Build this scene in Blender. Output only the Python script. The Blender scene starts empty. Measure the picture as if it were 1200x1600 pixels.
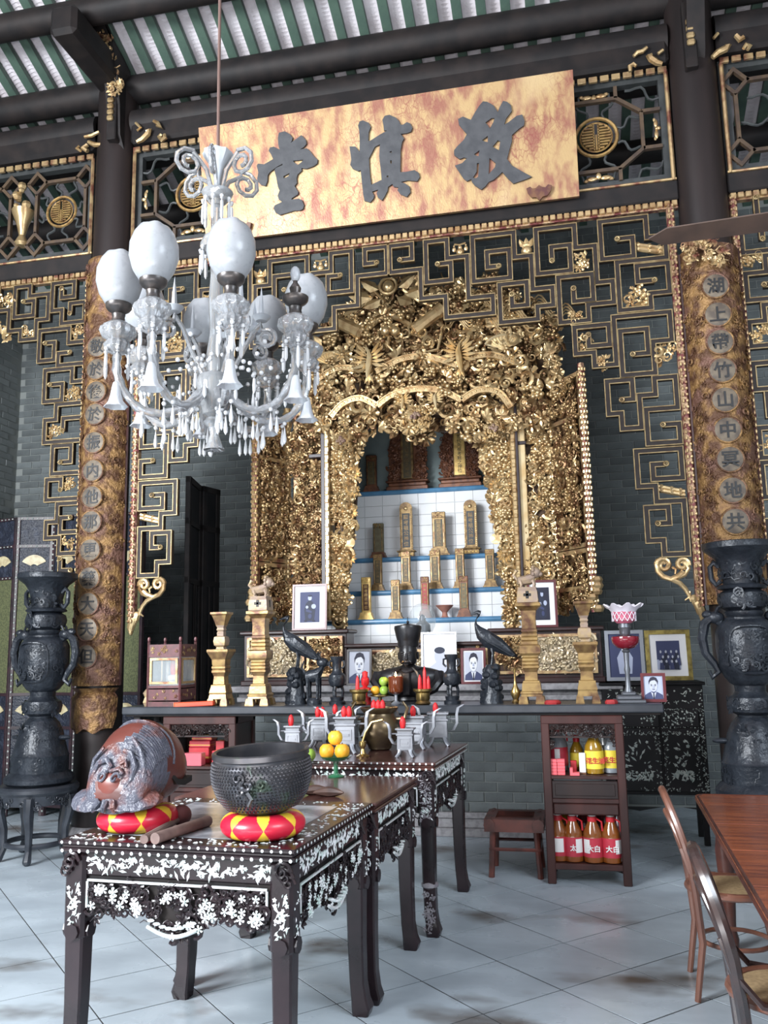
import bpy, bmesh, math, random
import numpy as np
from math import sin, cos, pi, radians as R, hypot, atan2
from mathutils import Vector, Matrix
from mathutils.geometry import tessellate_polygon
S = bpy.context.scene
COL = S.collection
random.seed(7)

# ------------------------------------------------------------------ camera, sky, lights, exposure
F, PITCH, YAW, ROLL, EYE = 1345.45, 0.16007, 0.21211, -0.0193, 1.6
_f = Vector((-sin(YAW)*cos(PITCH), cos(YAW)*cos(PITCH), sin(PITCH)))
_r0 = Vector((cos(YAW), sin(YAW), 0)); _u0 = _r0.cross(_f)
_r = cos(ROLL)*_r0 + sin(ROLL)*_u0; _u = -sin(ROLL)*_r0 + cos(ROLL)*_u0
CAM = Vector((0, 0, EYE))
cd = bpy.data.cameras.new('camera'); cam = bpy.data.objects.new('camera', cd); COL.objects.link(cam)
cd.sensor_fit = 'VERTICAL'; cd.sensor_height = 36; cd.lens = F*36/1600; cd.clip_start = .05
cam.matrix_world = Matrix(((_r.x, _u.x, -_f.x, 0), (_r.y, _u.y, -_f.y, 0), (_r.z, _u.z, -_f.z, EYE), (0, 0, 0, 1)))
S.camera = cam
W = bpy.data.worlds.new('sky'); S.world = W; W.use_nodes = True
_bg = W.node_tree.nodes['Background']; _bg.inputs[0].default_value = (.90, .95, 1, 1); _bg.inputs[1].default_value = .45
def area(name, loc, target, sx, sy, power, col):
    l = bpy.data.lights.new(name, 'AREA'); l.shape = 'RECTANGLE'; l.size = sx; l.size_y = sy; l.energy = power; l.color = col
    o = bpy.data.objects.new(name, l); COL.objects.link(o); o.location = loc
    o.rotation_euler = (Vector(target)-Vector(loc)).to_track_quat('-Z', 'Y').to_euler(); return o
area('courtyard_daylight', (-6.0, -1.6, 4.3), (-1.9, 6.2, 1.6), 3.4, 3, 1080, (.92, .96, 1))
area('paving_bounce_fill', (-1.6, -1.9, .06), (-1.6, -.9, 9), 9, 3, 780, (.98, .98, 1))  # added up-facing lamp in place of paving bounce, brightens the roof underside
area('right_court_daylight', (3.6, .8, 4.4), (.2, 4.0, .0), 2.4, 2.0, 170, (.80, .90, 1))
S.view_settings.view_transform = 'Standard'; S.view_settings.look = 'None'
S.view_settings.gamma = 1; S.view_settings.use_curve_mapping = False
S.view_settings.exposure = 0.5
S.cycles.max_bounces = 7; S.cycles.diffuse_bounces = 3; S.cycles.glossy_bounces = 3
S.cycles.transmission_bounces = 6; S.cycles.transparent_max_bounces = 8
S.cycles.caustics_reflective = False; S.cycles.caustics_refractive = False; S.cycles.sample_clamp_indirect = 4

# ------------------------------------------------------------------ measuring helpers (survey of the hall from one standpoint)
def ray(px, py): return _r*((px-600)/F) - _u*((py-800)/F) + _f
def at(px, py, Y): d = ray(px, py); return CAM + d*(Y/d.y)
def atz(px, py, z=0.): d = ray(px, py); return CAM + d*((z-EYE)/d.z)
def atx(px, py, x): d = ray(px, py); return CAM + d*(x/d.x)
def proj(p):
    d = Vector(p)-CAM; w = d.dot(_f)
    if w <= .05: return (-9999, -9999)
    return (600+F*d.dot(_r)/w, 800-F*d.dot(_u)/w)

# ------------------------------------------------------------------ materials
def mat(name, c, rough=.5, metal=0., c2=None, scale=8., mixlo=.4, mixhi=.65, bump=0., bscale=None, spec=None, coord='Object', vary=0.,
        c3=None, s3=3., lo3=.5, hi3=.6, detail=4., stretch=None, trans=0., alpha=1., emit=None, coat=0., rough2=None):
    m = bpy.data.materials.new(name); m.use_nodes = True; nt = m.node_tree; N = nt.nodes; L = nt.links
    b = N['Principled BSDF']; b.inputs['Roughness'].default_value = rough; b.inputs['Metallic'].default_value = metal
    b.inputs['Base Color'].default_value = (*c, 1)
    if spec is not None: b.inputs['Specular IOR Level'].default_value = spec
    if trans: b.inputs['Transmission Weight'].default_value = trans
    if alpha < 1: b.inputs['Alpha'].default_value = alpha
    if coat: b.inputs['Coat Weight'].default_value = coat; b.inputs['Coat Roughness'].default_value = .15
    if emit: b.inputs['Emission Color'].default_value = (*emit[:3], 1); b.inputs['Emission Strength'].default_value = emit[3]
    if c2 is None and not bump and not vary: return m
    tc = N.new('ShaderNodeTexCoord')
    if coord == 'World':
        g = N.new('ShaderNodeNewGeometry'); src = g.outputs['Position']
    else: src = tc.outputs[coord]
    if stretch:
        mp = N.new('ShaderNodeMapping'); mp.inputs['Scale'].default_value = stretch; L.new(src, mp.inputs['Vector']); src = mp.outputs[0]
    def noise(s, d=detail):
        n = N.new('ShaderNodeTexNoise'); n.inputs['Scale'].default_value = s; n.inputs['Detail'].default_value = d
        L.new(src, n.inputs['Vector']); return n
    def ramp(fac, lo, hi):
        r = N.new('ShaderNodeMapRange'); r.inputs[1].default_value = lo; r.inputs[2].default_value = hi; L.new(fac, r.inputs[0]); return r.outputs[0]
    def mix(a, bb, fac):
        x = N.new('ShaderNodeMix'); x.data_type = 'RGBA'
        if isinstance(a, tuple): x.inputs[6].default_value = (*a, 1)
        else: L.new(a, x.inputs[6])
        if isinstance(bb, tuple): x.inputs[7].default_value = (*bb, 1)
        else: L.new(bb, x.inputs[7])
        L.new(fac, x.inputs[0]); return x.outputs[2]
    out = None
    if c2 is not None:
        n = noise(scale); fac = ramp(n.outputs[0], mixlo, mixhi); out = mix(c, c2, fac)
        if rough2 is not None:
            rr = N.new('ShaderNodeMapRange'); rr.inputs[3].default_value = rough; rr.inputs[4].default_value = rough2; L.new(fac, rr.inputs[0]); L.new(rr.outputs[0], b.inputs['Roughness'])
        if c3 is not None:
            n3 = noise(s3); out = mix(out, c3, ramp(n3.outputs[0], lo3, hi3))
    if vary:
        oi = N.new('ShaderNodeObjectInfo'); h = N.new('ShaderNodeHueSaturation')
        r = N.new('ShaderNodeMapRange'); r.inputs[3].default_value = 1-vary; r.inputs[4].default_value = 1+vary
        L.new(oi.outputs['Random'], r.inputs[0]); L.new(r.outputs[0], h.inputs['Value'])
        if out is None: h.inputs['Color'].default_value = (*c, 1)
        else: L.new(out, h.inputs['Color'])
        out = h.outputs[0]
    if out is not None: L.new(out, b.inputs['Base Color'])
    if bump:
        n = noise(bscale or scale*2); bp = N.new('ShaderNodeBump'); bp.inputs['Strength'].default_value = min(1, bump); bp.inputs['Distance'].default_value = .02*bump
        L.new(n.outputs[0], bp.inputs['Height']); L.new(bp.outputs[0], b.inputs['Normal'])
    return m

GOLD = mat('gilding', (.50, .345, .17), .30, .72, (.17, .085, .04), 13, .38, .62, .5, 40)
GOLDB = mat('bright_gilding', (.62, .45, .235), .28, .68, (.34, .19, .08), 10, .46, .7, .3, 40)
GOLDP = mat('worn_gilding', (.52, .37, .19), .38, .55, (.20, .075, .05), 9, .44, .66, .4, 30)
GOLDRED = mat('gilding_over_red_lacquer', (.50, .34, .2), .4, .45, (.17, .045, .045), 22, .40, .58, .6, 60)
EBONY = mat('black_wood', (.012, .0105, .011), .6, 0, (.022, .017, .016), 6, bump=.1, bscale=30, spec=.28)
DARKW = mat('dark_rosewood', (.030, .016, .014), .36, 0, (.016, .010, .010), 5, bump=.1, bscale=25, stretch=(1, 1, .2), spec=.35)
REDW = mat('red_brown_wood', (.062, .022, .019), .38, 0, (.028, .012, .011), 5, bump=.1, bscale=25, stretch=(1, 1, .25), spec=.35)
COLW = mat('column_lacquer', (.014, .011, .011), .42, 0, (.028, .020, .019), 4, bump=.15, bscale=12, stretch=(1, 1, .1), spec=.3)
BRONZE = mat('dark_bronze', (.014, .017, .023), .33, .15, (.026, .031, .040), 10, bump=.6, bscale=28, spec=.4)
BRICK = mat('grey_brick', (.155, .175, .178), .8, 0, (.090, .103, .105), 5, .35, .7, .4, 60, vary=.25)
BRICKL = mat('grey_brick_lit_left', (.26, .285, .285), .8, 0, (.19, .21, .21), 4, .35, .7, .4, 60, vary=.10)  # same brick made paler: stronger light on the left put into the colour
MORTAR = mat('mortar', (.27, .29, .28), .9)
STONE = mat('pale_granite', (.30, .29, .30), .6, 0, (.20, .19, .20), 30, bump=.1)
TILEF = mat('floor_marble', (.53, .61, .67), .22, 0, (.37, .43, .48), 1.7, .35, .65, .06, 20, vary=.06, coord='World', c3=(.11, .09, .075), s3=1.05, lo3=.575, hi3=.70, rough2=.36, stretch=(1, 1.6, 1))
GROUT = mat('floor_joint', (.045, .047, .05), .9)
WHITET = mat('white_glazed_tile', (.82, .83, .84), .15, 0, vary=.03)
GROUTW = mat('tile_grout', (.70, .71, .71), .8)
BLUE = mat('blue_glaze', (.10, .25, .42), .25, 0, (.07, .19, .33), 9)
RAFT = mat('green_rafter', (.075, .125, .095), .6, 0, (.05, .085, .07), 6, bump=.1)
RTILE = mat('limewashed_tile', (.74, .70, .74), .85, 0, (.56, .51, .54), 4)
PEARL = mat('mother_of_pearl', (.80, .78, .80), .22, 0, (.55, .66, .62), 30, coat=.4)
RED = mat('red_wax', (.62, .02, .025), .4)
PINK = mat('red_packet_paper', (.75, .05, .08), .4, 0, (.80, .12, .13), 20)
BLACK = mat('black_paint', (.012, .012, .013), .5)
CHARC = mat('charcoal_lettering', (.06, .062, .068), .6, 0, (.04, .042, .048), 12, bump=.3)
WHITE = mat('white_paper', (.82, .82, .84), .6)
GLASSW = mat('frosted_glass', (.70, .74, .79), .35, 0, (.56, .60, .66), 9, .4, .7, trans=.35, spec=.6)
CRYS = mat('crystal', (.86, .89, .92), .08, 0, trans=.75, spec=.9)
PEWTER = mat('pewter', (.36, .37, .40), .38, .5, (.22, .23, .26), 9)
BRASS = mat('brass', (.45, .32, .12), .3, .9, (.20, .13, .06), 8)

# ------------------------------------------------------------------ mesh building
class M:
    def __init__(s): s.v = []; s.f = []; s.mi = []
    def add(s, v, f, mw=None, mi=0):
        o = len(s.v)
        if mw is not None: v = [mw @ Vector(p) for p in v]
        s.v.extend([tuple(p) for p in v]); s.f.extend([[i+o for i in q] for q in f]); s.mi.extend([mi]*len(f)); return s
    def box(s, x0, x1, y0, y1, z0, z1, ch=0., mw=None, mi=0):
        if not ch:
            v = [(x, y, z) for z in (z0, z1) for y in (y0, y1) for x in (x0, x1)]
            return s.add(v, [(0, 2, 3, 1), (4, 5, 7, 6), (0, 1, 5, 4), (2, 6, 7, 3), (0, 4, 6, 2), (1, 3, 7, 5)], mw, mi)
        v = []; f = []; c = ch; idx = {}
        lo = (x0, y0, z0); hi = (x1, y1, z1)
        for sx in (0, 1):
            for sy in (0, 1):
                for sz in (0, 1):
                    cor = [(lo, hi)[k][i] for i, k in enumerate((sx, sy, sz))]; sg = [c if k == 0 else -c for k in (sx, sy, sz)]
                    for a in range(3):
                        p = [cor[i]+(0 if i == a else sg[i]) for i in range(3)]; idx[(sx, sy, sz, a)] = len(v); v.append(tuple(p))
        def q(*k): f.append([idx[t] for t in k])
        for a in range(3):
            b, d = (a+1) % 3, (a+2) % 3
            for e in (0, 1):
                ks = []
                for (m, n) in ((0, 0), (1, 0), (1, 1), (0, 1)):
                    k = [0, 0, 0]; k[a] = e; k[b] = m; k[d] = n; ks.append((*k, a))
                q(*(ks if e else ks[::-1]))
            for m in (0, 1):
                for n in (0, 1):
                    k0 = [0, 0, 0]; k0[b] = m; k0[d] = n; k1 = list(k0); k1[a] = 1
                    r = [(*k0, b), (*k1, b), (*k1, d), (*k0, d)]
                    q(*(r if (m == n) else r[::-1]))
        for sx in (0, 1):
            for sy in (0, 1):
                for sz in (0, 1):
                    r = [(sx, sy, sz, 0), (sx, sy, sz, 1), (sx, sy, sz, 2)]
                    q(*(r if (sx+sy+sz) % 2 else r[::-1]))
        return s.add(v, f, mw, mi)
    def lathe(s, prof, n=20, c=(0, 0, 0), mw=None, sq=False, mi=0, wob=None):
        v = []; f = []
        for k, (r, z) in enumerate(prof):
            for i in range(n):
                a = 2*pi*i/n + (pi/4 if sq else 0); rr = r*(1.41421 if sq else 1)
                if wob: rr *= wob(a, k)
                v.append((c[0]+rr*cos(a), c[1]+rr*sin(a), c[2]+z))
        m = len(prof)
        for k in range(m-1):
            for i in range(n): j = (i+1) % n; f.append((k*n+i, k*n+j, (k+1)*n+j, (k+1)*n+i))
        if prof[0][0] > 1e-5: f.append(tuple(range(n))[::-1])
        if prof[-1][0] > 1e-5: f.append(tuple((m-1)*n+i for i in range(n)))
        return s.add(v, f, mw, mi)
    def loft(s, secs, cap=True, mw=None, mi=0):
        n = len(secs[0]); v = [p for q in secs for p in q]; f = []
        for k in range(len(secs)-1):
            for i in range(n): j = (i+1) % n; f.append((k*n+i, k*n+j, (k+1)*n+j, (k+1)*n+i))
        if cap: f.append(tuple(range(n))[::-1]); f.append(tuple((len(secs)-1)*n+i for i in range(n)))
        return s.add(v, f, mw, mi)
    def ell(s, c, r, nu=12, nv=8, mw=None, mi=0):
        rx, ry, rz = (r, r, r) if not hasattr(r, '__len__') else r
        v = [(c[0], c[1], c[2]-rz)]; f = []
        for k in range(1, nv):
            t = -pi/2+pi*k/nv
            for i in range(nu): a = 2*pi*i/nu; v.append((c[0]+rx*cos(t)*cos(a), c[1]+ry*cos(t)*sin(a), c[2]+rz*sin(t)))
        v.append((c[0], c[1], c[2]+rz)); t = len(v)-1
        for i in range(nu):
            j = (i+1) % nu; f.append((0, 1+j, 1+i)); f.append((t, t-nu+i, t-nu+j))
            for k in range(nv-2): f.append((1+k*nu+i, 1+k*nu+j, 1+(k+1)*nu+j, 1+(k+1)*nu+i))
        return s.add(v, f, mw, mi)
    def tube(s, pts, r, n=8, cap=True, mw=None, mi=0, closed=False):
        P = [Vector(p) for p in pts]; k = len(P); rs = r if hasattr(r, '__len__') else [r]*k
        T = []
        for i in range(k):
            a = P[i-1] if (i or closed) else P[i]; b = P[(i+1) % k] if (i < k-1 or closed) else P[i]; d = b-a
            T.append(d.normalized() if d.length > 1e-9 else Vector((0, 0, 1)))
        u = T[0].orthogonal().normalized(); secs = []
        for i in range(k):
            u = u-T[i]*u.dot(T[i]); u = u.normalized() if u.length > 1e-6 else T[i].orthogonal().normalized(); w = T[i].cross(u)
            secs.append([tuple(P[i]+(u*cos(2*pi*j/n)+w*sin(2*pi*j/n))*rs[i]) for j in range(n)])
        if closed: secs.append(secs[0])
        return s.loft(secs, cap and not closed, mw, mi)
    def prism(s, poly, o, ux, uy, d, holes=(), mi=0, taper=0.):
        """polygon (2D, axes ux uy at origin o) given thickness along d (Vector)"""
        o = Vector(o); ux = Vector(ux); uy = Vector(uy); d = Vector(d)
        loops = [list(poly)]+[list(h) for h in holes]
        flat = [p for l in loops for p in l]; n = len(flat)
        tris = tessellate_polygon([[Vector((p[0], p[1], 0)) for p in l] for l in loops])
        v = [o+ux*p[0]+uy*p[1] for p in flat]; v2 = [p+d for p in v]
        f = []
        nd = ux.cross(uy).dot(d)
        for t in tris:
            a, b, c = [flat[i] for i in t]; ar = (b[0]-a[0])*(c[1]-a[1])-(b[1]-a[1])*(c[0]-a[0])
            if abs(ar) < 1e-12: continue
            t = tuple(t) if ar > 0 else tuple(t)[::-1]
            top = t if nd > 0 else t[::-1]
            f.append(tuple(i+n for i in top)); f.append(top[::-1])
        b = 0
        for l in loops:
            k = len(l); area = sum(l[i][0]*l[(i+1) % k][1]-l[(i+1) % k][0]*l[i][1] for i in range(k))
            for i in range(k):
                j = (i+1) % k; q = (b+i, b+j, b+j+n, b+i+n)
                if (area > 0) != (nd > 0): q = q[::-1]
                f.append(q if l is loops[0] else (q if True else q))
            b += k
        return s.add(v+v2, f, None, mi)
    def ribbon(s, pts, w, d, off=0., ux=(1, 0, 0), uy=(0, 0, 1), un=(0, -1, 0), z0=0., mi=0, closed=False):
        """mitred strip following 3D points that lie in a plane spanned by ux, uy; w wide, d thick toward un, shifted sideways by off"""
        ux = Vector(ux); uy = Vector(uy); un = Vector(un); P = [Vector(p) for p in pts]; k = len(P); o = P[0]
        q = [((p-o).dot(ux), (p-o).dot(uy)) for p in P]; secs = []
        def dirn(a, b): x, y = b[0]-a[0], b[1]-a[1]; l = hypot(x, y) or 1; return (x/l, y/l)
        for i in range(k):
            d1 = dirn(q[i-1], q[i]) if (i or closed) else None; d2 = dirn(q[i], q[(i+1) % k]) if (i < k-1 or closed) else None
            d1 = d1 or d2; d2 = d2 or d1
            n1 = (-d1[1], d1[0]); n2 = (-d2[1], d2[0]); mx, my = n1[0]+n2[0], n1[1]+n2[1]; l = hypot(mx, my) or 1; mx /= l; my /= l
            c = max(.35, mx*n1[0]+my*n1[1])
            def pt(t, h): return tuple(o+ux*(q[i][0]+mx*t/c)+uy*(q[i][1]+my*t/c)+un*(z0+h))
            secs.append([pt(off+w/2, 0), pt(off-w/2, 0), pt(off-w/2, d), pt(off+w/2, d)])
        if closed: secs.append(secs[0])
        return s.loft(secs, not closed, None, mi)

def mk(name, m, mt, parent=None, world=True, sharp=35, **kw):
    me = bpy.data.meshes.new(name)
    v = np.array(m.v, dtype=np.float64).reshape(-1, 3)
    if parent is not None and world:
        fr = LOCS.get(parent.name); inv = Matrix.Rotation(-fr[1], 4, 'Z') @ Matrix.Translation(-Vector(fr[0])) if fr else None
        if inv is not None: a = np.array(inv); v = v @ a[:3, :3].T + a[:3, 3]
    me.from_pydata(v.tolist(), [], m.f)
    for t in (mt if isinstance(mt, (list, tuple)) else [mt]): me.materials.append(t)
    if isinstance(mt, (list, tuple)): me.polygons.foreach_set('material_index', m.mi)
    if sharp is not None:
        me.shade_smooth(); me.set_sharp_from_angle(angle=R(sharp))
    me.update()
    o = bpy.data.objects.new(name, me); COL.objects.link(o)
    if parent is not None:
        o.parent = parent
        if parent.name in LOCS: LOCS[o.name] = LOCS[parent.name]
    for k, x in kw.items(): o[k] = x
    return o
LOCS = {}
def thing(name, label, cat, loc=(0, 0, 0), rz=0., group=None, kind=None):
    o = bpy.data.objects.new(name, None); COL.objects.link(o); o.empty_display_size = .1
    o.location = loc; o.rotation_euler = (0, 0, rz); LOCS[o.name] = (tuple(loc), rz)
    o['label'] = label; o['category'] = cat
    if group: o['group'] = group
    if kind: o['kind'] = kind
    return o
def tag(o, label, cat, group=None, kind=None):
    o['label'] = label; o['category'] = cat
    if group: o['group'] = group
    if kind: o['kind'] = kind
    return o
def dup(root, loc, rz=0., label=None, group=None, scale=None):
    r = root.copy(); COL.objects.link(r); r.location = loc; r.rotation_euler = (0, 0, rz)
    if label: r['label'] = label
    if group: r['group'] = group
    if scale: r.scale = scale if hasattr(scale, '__len__') else (scale,)*3
    for ch in root.children:
        c = ch.copy(); COL.objects.link(c); c.parent = r
        for g in ch.children: e = g.copy(); COL.objects.link(e); e.parent = c
    return r
def struct(name, m, mt, **kw): return mk(name, m, mt, None, kind='structure', **kw)
def Tm(x=0, y=0, z=0, rz=0., rx=0., ry=0., s=1.):
    return Matrix.Translation((x, y, z)) @ Matrix.Rotation(rz, 4, 'Z') @ Matrix.Rotation(ry, 4, 'Y') @ Matrix.Rotation(rx, 4, 'X') @ Matrix.Scale(s, 4)
def piece(proto_mesh, name, loc, rz, parent, rx=0., scale=None):
    o = bpy.data.objects.new(name, proto_mesh); COL.objects.link(o); o.parent = parent; o.location = loc; o.rotation_euler = (rx, 0, rz)
    if scale: o.scale = scale
    return o
X0 = -1.45; YC = 7.05     # axis of the hall, plane of the column row
# ------------------------------------------------------------------ floor
fl = struct('floor', M().box(-9, 6, -9, 10, -.12, -.0022), GROUT)
th = R(45.17); tu = Vector((cos(th), -sin(th), 0)); tw = Vector((sin(th), cos(th), 0)); ts = .4757; to = Vector((-.4784, 5.470, 0))
tm = M().box(-ts/2+.004, ts/2-.004, -ts/2+.004, ts/2-.004, -.02, 0); tmesh = None; nt_ = 0
cand = []
for i in range(-22, 23):
    for j in range(-22, 23):
        c = to+tu*(ts*(i+.5))+tw*(ts*(j+.5))
        if not (-7 < c.x < 3.6 and .8 < c.y < 9.2): continue
        vis = any(-30 < q[0] < 1230 and q[1] < 1650 for q in (proj(c+tu*a+tw*b) for a in (-.25, .25) for b in (-.25, .25)))
        cand.append((not vis, c.length, c))
cand.sort(key=lambda t: (t[0], t[1]))
for k, (nv_, _, c) in enumerate(cand[:300]):
    z = random.uniform(-.0004, .0004)
    if tmesh is None:
        o = mk('tile', tm, TILEF, fl, sharp=None); tmesh = o.data
    else: o = bpy.data.objects.new('tile', tmesh); COL.objects.link(o); o.parent = fl
    o.location = (c.x, c.y, z); o.rotation_euler = (0, 0, -th)
rest = M()
for (nv_, _, c) in cand[300:]: rest.add(tm.v, tm.f, Tm(c.x, c.y, 0, -th))
if rest.v: mk('tile_field', rest, TILEF, fl, sharp=None, kind='stuff')

# ------------------------------------------------------------------ brick walls
def brick_wall(o, base, du, n, length, z0, z1, regs, mt, limit, bl=.275, bh=.0835, seed=1, half=True):
    """courses of bricks on a wall face: base point, along du, outward n; bricks whose centre is seen inside a px region become single parts"""
    rng = random.Random(seed); du = Vector(du); n = Vector(n); rot = atan2(du.y, du.x)
    g = .005; bm = M().box(-bl/2+g, bl/2-g, -.007, .004, -bh/2+g*.8, bh/2-g*.8, .003); bmesh_ = None; st = M(); cnt = 0
    row = 0; z = z0+bh/2
    while z < z1:
        x = (bl/2 if row % 2 else 0)-bl*.25+rng.uniform(-.02, .02)
        while x < length+bl:
            if -bl*.4 < x-bl/2 and x+bl/2 < length+bl*.2:
                c = Vector(base)+du*x+Vector((0, 0, z)); q = proj(c); off = rng.uniform(-.003, .004); p = c+n*off
                one = cnt < limit and any(a < q[0] < b and e < q[1] < h for a, b, e, h in regs)
                if one:
                    cnt += 1
                    if bmesh_ is None: b = mk('brick', bm, mt, o, sharp=None); bmesh_ = b.data
                    else: b = bpy.data.objects.new('brick', bmesh_); COL.objects.link(b); b.parent = o
                    b.location = p; b.rotation_euler = (0, 0, rot if du.x*n.y-du.y*n.x < 0 else rot)
                else: st.add(bm.v, bm.f, Tm(*p, rot))
            x += bl
        z += bh; row += 1
    if st.v: mk('brick_field', st, mt, o, sharp=None, kind='stuff')
YB = 9.4; XL = -6.75
wb = struct('wall_back', M().box(XL-.3, 6, YB, YB+.3, 0, 6.6), MORTAR)
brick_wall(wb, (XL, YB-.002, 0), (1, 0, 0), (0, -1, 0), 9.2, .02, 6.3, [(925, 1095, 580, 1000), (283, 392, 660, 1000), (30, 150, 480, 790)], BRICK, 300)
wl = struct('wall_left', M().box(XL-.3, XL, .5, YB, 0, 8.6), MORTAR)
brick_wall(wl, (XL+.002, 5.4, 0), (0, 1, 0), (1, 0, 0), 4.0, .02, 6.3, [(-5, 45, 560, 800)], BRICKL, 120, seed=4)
wr = struct('wall_right', M().box(5.2, 5.5, 3.9, YB, 0, 8.2), MORTAR)

# podium under the shrine, brick between stone mouldings
PX0, PX1, PY = -3.03, .27, 7.8
pod = struct('trim_1', M().box(PX0, PX1, PY+.015, YB-.02, 0, 1.12), MORTAR)
brick_wall(pod, (PX0, PY+.011, 0), (1, 0, 0), (0, -1, 0), PX1-PX0, .2, 1.1, [(680, 862, 1100, 1300), (395, 470, 1100, 1200)], BRICK, 200, seed=9, bl=.25, bh=.0845)
for nm, z0, z1, dy in (('plinth', 0, .07, .07), ('plinth', .07, .15, .035), ('plinth', .15, .2, .05), ('ledge_moulding', 1.11, 1.155, .05), ('ledge_moulding', 1.155, 1.2, .11), ('ledge_moulding', 1.2, 1.245, .09), ('ledge_slab', 1.245, 1.3, .19)):
    mk(nm, M().box(PX0-dy*.6, PX1+dy*.6, PY+.015-dy, YB-.03, z0, z1, .006), STONE, pod)

# ------------------------------------------------------------------ roof
SL = .405; zr = lambda y: 7.25-SL*(y-YC)
ang = math.atan(SL); YR = 2.2
def slope_box(m, x0, x1, y0, y1, d0, d1):   # slab between roof offsets d0..d1 (vertical)
    v = [(x, y, zr(y)+d) for d in (d0, d1) for y in (y0, y1) for x in (x0, x1)]
    m.add(v, [(0, 2, 3, 1), (4, 5, 7, 6), (0, 1, 5, 4), (2, 6, 7, 3), (0, 4, 6, 2), (1, 3, 7, 5)])
roof = M(); slope_box(roof, -9, 6, YR, YB+.4, .11, .25)
v = [(x, y, zr(YR)-.5*(YR-y)+d) for d in (.11, .25) for y in (-2.2, YR) for x in (-9, 6)]
roof.add(v, [(0, 2, 3, 1), (4, 5, 7, 6), (0, 1, 5, 4), (2, 6, 7, 3), (0, 4, 6, 2), (1, 3, 7, 5)])
ceil = struct('ceiling', roof, RTILE)
per = .2175; raf = M(); slope_box(raf, -.043, .043, 4.6, YB, 0.012, .075); rmesh = None
rows = M(); n = 5; y = 4.8; k = 0
while y < YB-.1:
    y2 = y+.036; w_ = .068
    for q in range(n):
        a0 = -1+2*q/n; a1 = -1+2*(q+1)/n
        h0 = .085+.022*(1-a0*a0)*1.0; h1 = .085+.022*(1-a1*a1)
        rows.add([(a0*w_, y, zr(y)+h0+.012), (a1*w_, y, zr(y)+h1+.012), (a1*w_, y2, zr(y2)+h1), (a0*w_, y2, zr(y2)+h0), (a0*w_, y2, zr(y2)+h0+.014), (a1*w_, y2, zr(y2)+h1+.014)],
                 [(0, 3, 2, 1), (3, 4, 5, 2)])
    y = y2
rwmesh = None; x = -2.788+.09-per*18
while x < 2.9:
    if x > -7.2:
        if rmesh is None:
            o = mk('rafter', raf, RAFT, ceil); rmesh = o.data; o2 = mk('tile_row', rows, RTILE, ceil); rwmesh = o2.data
        else:
            o = piece(rmesh, 'rafter', (0, 0, 0), 0, ceil); o2 = piece(rwmesh, 'tile_row', (0, 0, 0), 0, ceil)
        o.location = (x, 0, 0); o2.location = (x+per/2, 0, 0)
    x += per
for yy, rr in ((YC, .135), (6.33, .12), (5.6, .12), (4.9, .12), (7.75, .12), (8.45, .12)):
    mk('purlin', M().tube([(-9, yy, zr(yy)-rr*1.02), (6, yy, zr(yy)-rr*1.02)], rr, 14), EBONY, ceil)

# ------------------------------------------------------------------ columns, beams
XCL, XCR = -4.12, 1.23
for x, nm in ((XCL, 'left'), (XCR, 'right')):
    c = struct('column', M().lathe([(.20, .18), (.20, 3.5), (.19, 7.2)], 28, (x, YC, 0)), COLW)
    tag(c, 'tall dark lacquered hall column behind the %s bronze urn' % nm, 'column', 'hall columns')
    mk('column_base', M().lathe([(.23, 0), (.23, .06), (.25, .10), (.235, .15), (.21, .18)], 28, (x, YC, 0)), STONE, c)
spans = [(-9, XCL-.19, 'far left'), (XCL+.19, XCR-.19, 'middle'), (XCR+.19, 5.2, 'right')]
for x0, x1, nm in spans:
    b = M().box(x0, x1, YC-.12, YC+.14, 6.47, 6.79, .03)
    b.tube([(x0, YC+.01, 6.72), (x1, YC+.01, 6.72)], .15, 16)
    tag(struct('beam', b, EBONY), 'round-topped dark lintel beam over the %s bay' % nm, 'beam')
    tag(struct('beam', M().box(x0, x1, YC-.07, YC+.07, 5.24, 5.41, .012), EBONY), 'flat dark rail between lattice and fretwork of the %s bay' % nm, 'beam')
for x, nm in ((XCL, 'left'), (XCR, 'right')):
    b = M().box(x-.13, x+.13, 6.05, 7.0, 7.02, 7.30, .04)
    tag(struct('beam', b, EBONY), 'short dark cross beam at the top of the %s column under the purlins' % nm, 'beam')
# ------------------------------------------------------------------ carving kit
def leafv(l=1., w=.36, bend=.25):
    v = [(0, 0, 0), (-w*.8, .05, l*.35), (0, -.12, l*.4), (w*.8, .05, l*.35), (-w*.6, -bend*.4, l*.7), (0, -.16-bend*.4, l*.72), (w*.6, -bend*.4, l*.7), (0, -bend, l)]
    return v, [(0, 2, 1), (0, 3, 2), (1, 2, 5, 4), (2, 3, 6, 5), (4, 5, 7), (5, 6, 7)]
def kit_leafspray(k=3):
    m = M(); v, f = leafv()
    for i in range(k): m.add(v, f, Matrix.Rotation((i-(k-1)/2)*.85, 4, 'Y') @ Matrix.Scale(.6+.15*(i % 2), 4))
    return m
def kit_flower(p=6):
    m = M()
    for i in range(p):
        a = 2*pi*i/p; ca, sa = cos(a), sin(a)
        def q(r, t, h): return (r*cos(a+t), -h, r*sin(a+t))
        m.add([(0, -.1, 0), q(.32, -.4, .16), q(.55, -.3, .05), q(.6, 0, .16), q(.55, .3, .05), q(.32, .4, .16), q(.34, 0, .07)], [(0, 1, 6), (1, 2, 6), (2, 3, 6), (3, 4, 6), (4, 5, 6), (5, 0, 6)])
    m.ell((0, -.15, 0), .16, 6, 4); return m
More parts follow.
